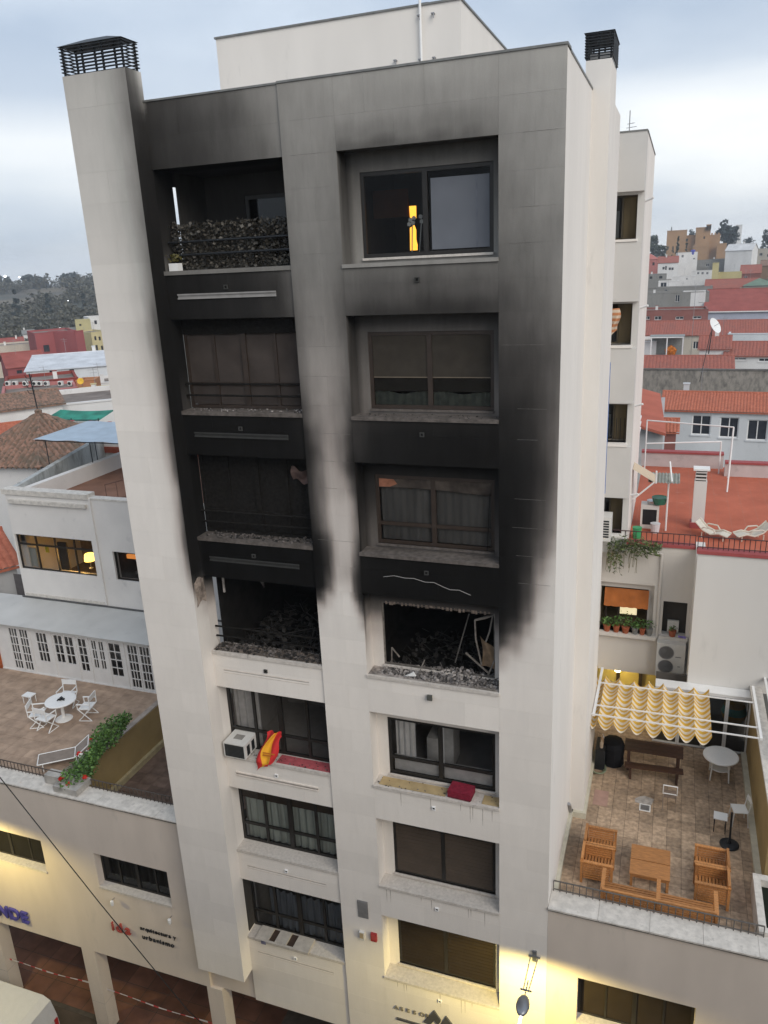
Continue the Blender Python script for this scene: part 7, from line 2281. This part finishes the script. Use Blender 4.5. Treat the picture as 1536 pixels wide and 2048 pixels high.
# barrier tape between the pillars
M_TAPE = band_mat('red_white_tape', ((.72, .68, .66), (.55, .05, .05)), 0, .5, .5, .62)
def tape(label, x0, x1, y, z0, z1, sag=.06, tw=1.0):
    tag(MB().grid(lambda u, v: (x0 + (x1 - x0) * u, y + .01 * math.sin(u * 9), z0 + (z1 - z0) * u - sag * math.sin(math.pi * u) + (.075 * v - .0375) * (1 - .5 * tw * abs(math.sin(u * 7)))), 40, 2).build('barrier_tape', M_TAPE), label, 'barrier tape', 'tapes across the arcade')
tape('red and white barrier tape across the arcade nearest the van', -17.1, -13.5, .2, -24.27, -24.14)
tape('barrier tape stretched between the second and third pillar', -13.0, -8.86, .2, -24.18, -24.18)

# white van at the kerb
vn = thing('delivery_van', 'white van parked below the arcade with only its roof and rear showing', 'van', (-16.4, -1.6, GZ))
x1, x0, ya, yb = -14.25, -18.7, -2.45, -.72
body = MB()
prof = [(x0, -25.45), (x0, -24.85), (x0 + .9, -24.6), (x0 + 1.5, -24.05), (x0 + 1.9, -23.98), (x1 - .45, -23.97), (x1 - .18, -24.1), (x1 - .03, -24.7), (x1, -25.0), (x1, -25.45)]
body.prism(prof, 'y', ya + .06, yb - .06)
body.prism([(p[0] + (.05 if p[0] < -17 else -.05), p[1] - (.06 if p[1] > -24.3 else 0)) for p in prof], 'y', ya, ya + .06).prism([(p[0] + (.05 if p[0] < -17 else -.05), p[1] - (.06 if p[1] > -24.3 else 0)) for p in prof], 'y', yb - .06, yb)
M_VAN = mat('van_white', (.56, .56, .56), .3, .03)
vb = body.build('body', M_VAN, vn)
MB().box(x1 - .17, x1 - .12, -1.6, -1.585, -24.66, -24.13, ry=R(-14)).build('rear_door_seam', mat('seam_grey', (.2, .2, .19), .5), vn)
for y in (ya + .08, yb - .2):
    MB().box(x1 - .02, x1 + .02, y, y + .12, -25.05, -24.7).build('tail_light', mat('tail_red', (.4, .02, .02), .3), vn)
MB().box(x1 - .06, x1 + .08, ya + .03, yb - .03, -25.45, -25.25).build('bumper', mat('bumper_grey', (.05, .05, .05), .6), vn)
MB().box(x1 - .004, x1 + .012, -1.85, -1.33, -25.12, -25.0).build('number_plate', M_WHITE, vn)
for x in (x0 + .8, x1 - .8):
    for y in (ya, yb - .18):
        wh = MB().tube((x, y - .01, -25.48), (x, y + .19, -25.48), .32, 18).build('wheel', mat('tyre', (.015, .015, .015), .9), vn)
        MB().tube((x, y - .02, -25.48), (x, y + .2, -25.48), .18, 12).build('rim', M_METALG, wh)

# ------------------------------------------------------------------ things on the sills
ab = thing('box_air_conditioner', 'white box air conditioner tilted out on the left sill below the fire', 'air conditioner', (-6.85, .1, -14.0))
MB().box(-7.12, -6.5, -.12, .5, -13.93, -13.52).build('casing', M_ACB, ab)
for q in range(9):
    MB().box(-7.08, -6.54, -.126, -.1205, -13.90 + q * .038, -13.877 + q * .038).build('front_slat', M_METALB, ab)
MB().box(-7.09, -6.53, -.1215, -.1202, -13.91, -13.55).build('front_recess', mat('ac_shadow', (.08, .08, .075), .8), ab)
for q in (0, 1):
    MB().box(-6.4999, -6.494, -.02 + q * .24, .12 + q * .24, -13.88, -13.6).build('side_grille', M_METALB, ab)
MB().box(-6.95, -6.7, .1, .3, -13.5199, -13.512).build('top_grille', mat('vent_grey', (.25, .24, .22), .8), ab)
fg = thing('flag', 'red and yellow flag draped over the left sill below the fire', 'flag', (-5.9, .1, -14.0))
def flag_mat():
    m, n, l, b = nt('flag_cloth')
    b.inputs['Roughness'].default_value = .85
    at = n.new('ShaderNodeAttribute')
    at.attribute_name = 'band'
    rp = n.new('ShaderNodeValToRGB')
    rp.color_ramp.interpolation = 'CONSTANT'
    rp.color_ramp.elements[0].color = (.52, .02, .02, 1)
    rp.color_ramp.elements[1].position = .28
    rp.color_ramp.elements[1].color = (.72, .36, .02, 1)
    e_ = rp.color_ramp.elements.new(.72)
    e_.color = (.52, .02, .02, 1)
    l.new(at.outputs['Fac'], rp.inputs[0])
    l.new(rp.outputs[0], b.inputs['Base Color'])
    return m
fm = MB()
N1, N2 = 22, 26
def flf(u, v):
    # v: down the cloth, u: across; hangs from the rail, over the sill edge, pulled to the left
    x = -6.10 + .50 * u * (1 - .35 * v) - .20 * v * (1 - .3 * u) + .05 * math.sin(9 * v + 4 * u)
    if v < .62:
        y = .38 - .42 * (v / .62) + .07 * math.sin(11 * u + 5 * v)
        z = -13.35 - .62 * (v / .62) ** 1.2 + .06 * math.sin(math.pi * u) * (1 - v)
    else:
        y = -.05 - .02 * math.sin(8 * u)
        z = -13.97 - .30 * (v - .62) / .38 * (1 - .8 * u)
    return (x, y, z)
fm.grid(flf, N1, N2)
fo = fm.build('cloth', flag_mat(), fg, smooth=True)
at_ = fo.data.attributes.new('band', 'FLOAT', 'POINT')
vals = []
for a in range(N1 + 1):
    for b in range(N2 + 1):
        u, v = a / N1, b / N2
        vals.append(min(.999, max(0, u * 1.0 + .05 * math.sin(v * 5) + (0.0 if v > .2 else -.15 * (1 - v * 5) * (1 if u < .5 else -1)))))
at_.data.foreach_set('value', vals)
for (a, b, z) in ((-6.05, -5.72, -13.72), (-6.06, -5.78, -13.79)):
    MB().box(a, b, -.0, .004, z, z + .03, rx=R(-35)).build('lettering_smudge', mat('flag_lettering', (.42, .13, .02), .8), fo)
tag(MB().box(-5.75, -4.25, .088, .42, -13.998, -13.985).build('sill_mat', mat('crimson_mat', (.36, .08, .09), .9, .2, 8, stain=.3, stain_col=(.15, .05, .05))), 'dull crimson mat lying on the left sill beside the flag', 'mat')
cu = thing('crimson_cushion', 'crimson box cushion resting on the right sill below the fire', 'cushion', (-.9, .25, -14.0))
MB().box(-1.22, -.66, .02, .40, -14.0, -13.82, rz=R(-4)).build('cushion_block', mat('crimson_velvet', (.20, .018, .035), .9, .25, 14), cu)
MB().box(-1.225, -.655, .015, .405, -13.985, -13.975, rz=R(-4)).build('piping', mat('dark_piping', (.09, .01, .02), .9), cu)
tag(MB().box(-2.95, -1.3, .05, .36, -14.022, -14.010).build('cardboard_sheet', mat('cardboard', (.40, .30, .16), .9, .15, 4)), 'flat ochre cardboard strip lying on the right sill left of the crimson cushion', 'cardboard')
tag(MB().box(-.42, -.02, .05, .36, -14.022, -14.012).build('cardboard_sheet', MATS['cardboard']), 'short ochre cardboard strip at the right end of the same sill', 'cardboard')
bw = thing('concrete_trough', 'pale block trough with two dark pockets on the lowest left sill', 'trough', (-6.3, .2, -20))
MB().box(-6.95, -6.55, .02, .44, -20.0, -19.93).box(-6.35, -6.0, .02, .44, -20.0, -19.925).box(-5.78, -5.3, .02, .44, -20.0, -19.935).box(-6.95, -5.3, -.04, .019, -20.02, -19.94).box(-6.95, -5.3, .441, .46, -20.0, -19.95).build('block', mat('pale_block', (.42, .39, .355), .9, .15, 6, stain=.2), bw)
MB().box(-6.55, -6.35, .02, .44, -20.0, -19.98).box(-6.0, -5.78, .02, .44, -20.0, -19.98).build('pocket', mat('pocket_brown', (.06, .04, .03), .9), bw)
MB().box(-6.75, -6.6, -.046, -.041, -20.06, -19.95).build('blue_stain', mat('blue_stain', (.16, .16, .24), .9, .4, 10), bw)
pt_ = thing('plant_pot', 'white flower box with mossy plant at the left corner of the top loggia', 'potted plant', (-7.05, .2, -2.0))
MB().box(-7.14, -6.92, .12, .30, -1.998, -1.84).build('pot', M_PLASTIC, pt_)
MB().leaves(90, lambda: (-7.03 + random.gauss(0, .06), .21 + random.gauss(0, .05), -1.80 + .14 * random.random()), .03).build('foliage', leaf_mat('moss_leaf', (.05, .05, .01), (.16, .13, .03)), pt_)
# artificial hedge screen on the top loggia
hd = thing('hedge_screen', 'sooty artificial ivy hedge screen fixed behind the top loggia rails', 'hedge', (-5.7, .4, -2.0))
lv = MB()
lv.leaves(4200, lambda: (random.uniform(-7.15, -4.23), .40 + random.gauss(0, .035), random.uniform(-1.97, -1.12) if random.random() < .93 else -1.12 + abs(random.gauss(0, .05))), .036, .75)
lv.build('leaves', M_LEAFD, hd)
tr = MB()
for q in range(26):
    x = -7.15 + q * .115
    tr.tube((x, .42, -1.98), (min(x + .3, -4.22), .42, -1.15), .006, 4).tube((x, .425, -1.15), (min(x + .3, -4.22), .425, -1.98), .006, 4)
tr.build('trellis', M_ROOMD, hd)

# ------------------------------------------------------------------ debris in the burnt openings
def chunk(s):
    m = MB()
    m.box(-1, 1, -1, 1, -1, 1)
    for v in m.v:
        v.x *= s * random.uniform(.5, 1.2)
        v.y *= s * random.uniform(.5, 1.2)
        v.z *= s * random.uniform(.3, .8)
    rot = Matrix.Rotation(random.random() * 6, 3, 'Z') @ Matrix.Rotation(random.random() * 6, 3, 'X')
    m.v = [rot @ v for v in m.v]
    return m
def rubble(name, label, x0, x1, y0, y1, z, n, smin, smax, heap, m, sticks=0.0):
    o = MB()
    for _ in range(n):
        s = random.uniform(smin, smax) * random.uniform(.5, 1)
        c = chunk(s)
        if random.random() < sticks:
            L_ = random.uniform(2, 6) * s
            d_ = V(random.gauss(0, 1), random.gauss(0, .6), random.gauss(0, .6)).normalized() * L_
            c = MB().tube(-d_, d_, s * .16, 4)
        u = random.random()
        p = V(x0 + (x1 - x0) * u, random.uniform(y0, y1), 0)
        p.z = z + heap(p.x, p.y) * random.random() + s * .3
        i = len(o.v)
        o.v += [v + p for v in c.v]
        o.f += [tuple(i + k for k in f) for f in c.f]
    r_ = o.build(name, m)
    r_['kind'] = 'stuff'
    r_['label'] = label
    r_['category'] = 'rubble'
    return r_
def rub_mat(name, cols):
    m, n, l, b = nt(name)
    b.inputs['Roughness'].default_value = .95
    g = n.new('ShaderNodeNewGeometry')
    rp = n.new('ShaderNodeValToRGB')
    for i, c in enumerate(cols):
        if i < 2:
            el = rp.color_ramp.elements[i]
        else:
            el = rp.color_ramp.elements.new(.5)
        el.position = i / (len(cols) - 1)
        el.color = (*c, 1)
    l.new(g.outputs['Random Per Island'], rp.inputs[0])
    l.new(rp.outputs[0], b.inputs['Base Color'])
    return m
M_R1 = rub_mat('rubble_grey', [(.02, .018, .016), (.10, .09, .085), (.22, .20, .19), (.36, .33, .31)])
M_R2 = rub_mat('rubble_dark', [(.01, .009, .008), (.02, .018, .016), (.045, .04, .037), (.16, .14, .13)])
M_R3 = rub_mat('rubble_black', [(.006, .006, .005), (.010, .009, .008), (.014, .012, .011), (.05, .045, .04)])
rubble('sill_rubble', 'grey rubble heaped on the sill of the burnt right window', -2.75, -.06, .10, .60, -11.03, 1500, .008, .05, lambda x, y: .03 + .15 * max(0, 1 - abs(x + 1.0) / 1.1) * (y / .6), M_R1, .12)
rubble('sill_rubble', 'burnt scraps strewn on the sill of the burnt left loggia', -7.15, -4.22, .08, .52, -10.99, 520, .008, .05, lambda x, y: .035, M_R2, .45)
rubble('burnt_debris', 'charred debris piled inside the burnt left loggia room', -7.0, -4.4, .6, 2.6, -11.4, 620, .02, .085, lambda x, y: .2 + .75 * max(0, 1 - abs(x + 5.6) / 1.7) * (y / 2.6), M_R3, .62)
rubble('burnt_debris', 'charred debris inside the burnt right window room', -2.7, -.3, .6, 2.6, -11.4, 420, .02, .07, lambda x, y: .22 + .2 * (y / 2.6), M_R3, .5)
ash = MB()
ash.grid(lambda u, v: (-3.05 + 3.03 * u, .04 + .40 * v, -11.018 + .02 * math.sin(9 * u) * math.sin(5 * v)), 30, 6)
o = ash.build('ash_layer', M_ASH)
o['kind'] = 'stuff'
o['label'] = 'grey ash layer on the burnt right window sill'
o['category'] = 'ash'
ash = MB()
ash.grid(lambda u, v: (-7.2 + 2.98 * u, .09 + .42 * v, -10.985 + .012 * math.sin(7 * u) * math.sin(5 * v)), 30, 6)
o = ash.build('ash_layer', mat('brown_ash', (.22, .18, .15), .95, .5, 8, bump=.8, stain=.8, stain_col=(.03, .025, .02)))
o['kind'] = 'stuff'
o['label'] = 'brown ash and scraps on the burnt left loggia sill'
o['category'] = 'ash'
M_BENT = mat('scorched_aluminium', (.20, .18, .16), .6, .4, 12, metal=.3)
bf = thing('bent_window_frame', 'twisted aluminium window frame hanging in the burnt right window', 'window frame', (-.4, .5, -11))
for p in ([(-.22, .5, -9.42), (-.62, .42, -9.55), (-.60, .40, -10.0), (-.48, .42, -10.62)], [(-.22, .48, -9.42), (-.40, .46, -9.50), (-.62, .42, -9.56)], [(-.24, .46, -9.45), (-.30, .44, -9.8), (-.38, .42, -10.05)], [(-.82, .36, -10.35), (-.30, .40, -10.82)], [(-.2, .46, -10.5), (-.33, .42, -10.86)]):
    MB().path([Vector(q) for q in p], .022, 4).build('frame_member', M_BENT, bf)
MB().grid(lambda u, v: (-.50 + .30 * u + .03 * math.sin(4 * v), .48 + .04 * math.sin(5 * u + 3 * v), -10.70 + .75 * v * (1 - .35 * u)), 6, 8).build('torn_board', mat('scorched_board', (.20, .14, .09), .9, .3, 6), bf)
nf = MB()
frame_ring(nf, -2.8, -.18, -10.95, -9.36, JW + .03, .03, .05)
nf.build('burnt_frame', M_BENT, APT)
lt_ = MB()
for q in range(26):
    x = -2.7 + q * .095
    lt_.box(x, x + random.uniform(.03, .09), JW - .004, JW + .03, -9.36 - random.uniform(.01, .06), -9.33)
lt_.build('spalled_lintel', mat('spalled', (.24, .19, .155), .95, .5, 12), APT, stuff=True)
for (p, lb) in (([(-2.62, .46, -10.88), (-2.60, .45, -10.5), (-2.42, .45, -10.72)], 'bent thin metal strip standing at the left of the burnt right window'), ([(-1.9, .2, -10.98), (-1.75, .25, -10.6)], 'charred stick poking up from the burnt right sill'), ([(-.55, .06, -11.0), (-.08, .02, -10.98)], 'pale splintered lath lying on the burnt right sill'), ([(-1.3, 1.2, -11.1), (-1.0, 1.4, -9.9)], 'blackened pole leaning inside the burnt right window')):
    tag(MB().path([Vector(q) for q in p], .018, 4).build('debris_stick', M_BENT), lb, 'debris')
tag(MB().prism([(-2.2, -11.0), (-1.92, -10.96), (-1.98, -10.86), (-2.08, -10.93)], 'y', .10, .13).build('broken_tile', M_WHITE), 'pale broken tile on the burnt right sill', 'tile')
# burnt loggia: hanging strips, pale plaster scars, inner post
ip_ = MB()
ip_.prism([(-6.55, -9.05), (-6.25, -9.05), (-6.25, -9.7), (-6.36, -9.5)], 'y', 1.2, 1.25)
ip_.build('plaster_scar', mat('grey_scar', (.09, .08, .078), .95, .4, 6), APT)
MB().box(-6.99, -6.95, .5, .54, -9.6, -9.03).build('loggia_post_scar', mat('pale_scar', (.40, .37, .35), .95, .6, 9, stain=.5), APT)
ph_ = thing('hanging_insulation', 'pale scorched insulation rag hanging at the upper right of the third burnt loggia', 'rag', (-4.5, .4, -6.6))
MB().grid(lambda u, v: (-4.75 + .42 * u, .36 - .06 * math.sin(3 * u + 4 * v), -6.25 - .32 * v - .1 * u + .04 * math.sin(8 * u)), 8, 8).build('rag', mat('scorched_rag', (.10, .068, .06), .95, .4, 6), ph_)
# third-floor loggia scraps
rubble('sill_rubble', 'small burnt scraps on the sill of the third loggia', -7.1, -4.25, .1, .44, -8.0, 220, .01, .035, lambda x, y: .03, M_R2)
rubble('sill_rubble', 'soot flakes on the sill of the second loggia', -7.1, -4.25, .1, .44, -4.998, 110, .008, .025, lambda x, y: .015, M_R1)
rubble('sill_rubble', 'soot flakes on the second right window sill', -3.0, -.05, .04, .4, -5.03, 60, .008, .02, lambda x, y: .01, M_R2)
rubble('sill_rubble', 'fallen soot flakes on the sills below the fire', -6.0, -.3, .1, .3, -14.02, 0, .01, .02, lambda x, y: .01, M_R2) if False else None
for k_, (lb, xa, xb, n_) in enumerate((('soot flakes scattered on the right sill with the cushion', -3.0, -.05, 40), ('soot flakes scattered on the left sill with the flag', -7.1, -4.25, 60))):
    rubble('soot_flakes', lb, xa, xb, .0 if k_ == 0 else .08, .38, -14.02 if k_ == 0 else -13.985, n_, .008, .024, lambda x, y: .004, M_R2)
# things that fell beneath

# ------------------------------------------------------------------ the air: thin dusk haze
hzb = MB().box(-1540, 1560, -1560, 1530, -30, 40).build('haze', None)
hm = bpy.data.materials.new('haze_air')
hm.use_nodes = True
hn, hl = hm.node_tree.nodes, hm.node_tree.links
hn.remove(hn['Principled BSDF'])
pv = hn.new('ShaderNodeVolumePrincipled')
pv.inputs['Color'].default_value = (.86, .92, 1.0, 1)
pv.inputs['Density'].default_value = 0.0004
pv.inputs['Anisotropy'].default_value = 0.2
hl.new(pv.outputs[0], hn['Material Output'].inputs['Volume'])
hzb.data.materials.append(hm)
hzb['kind'] = 'stuff'
hzb['label'] = 'thin pale evening haze over the town'
hzb['category'] = 'haze'
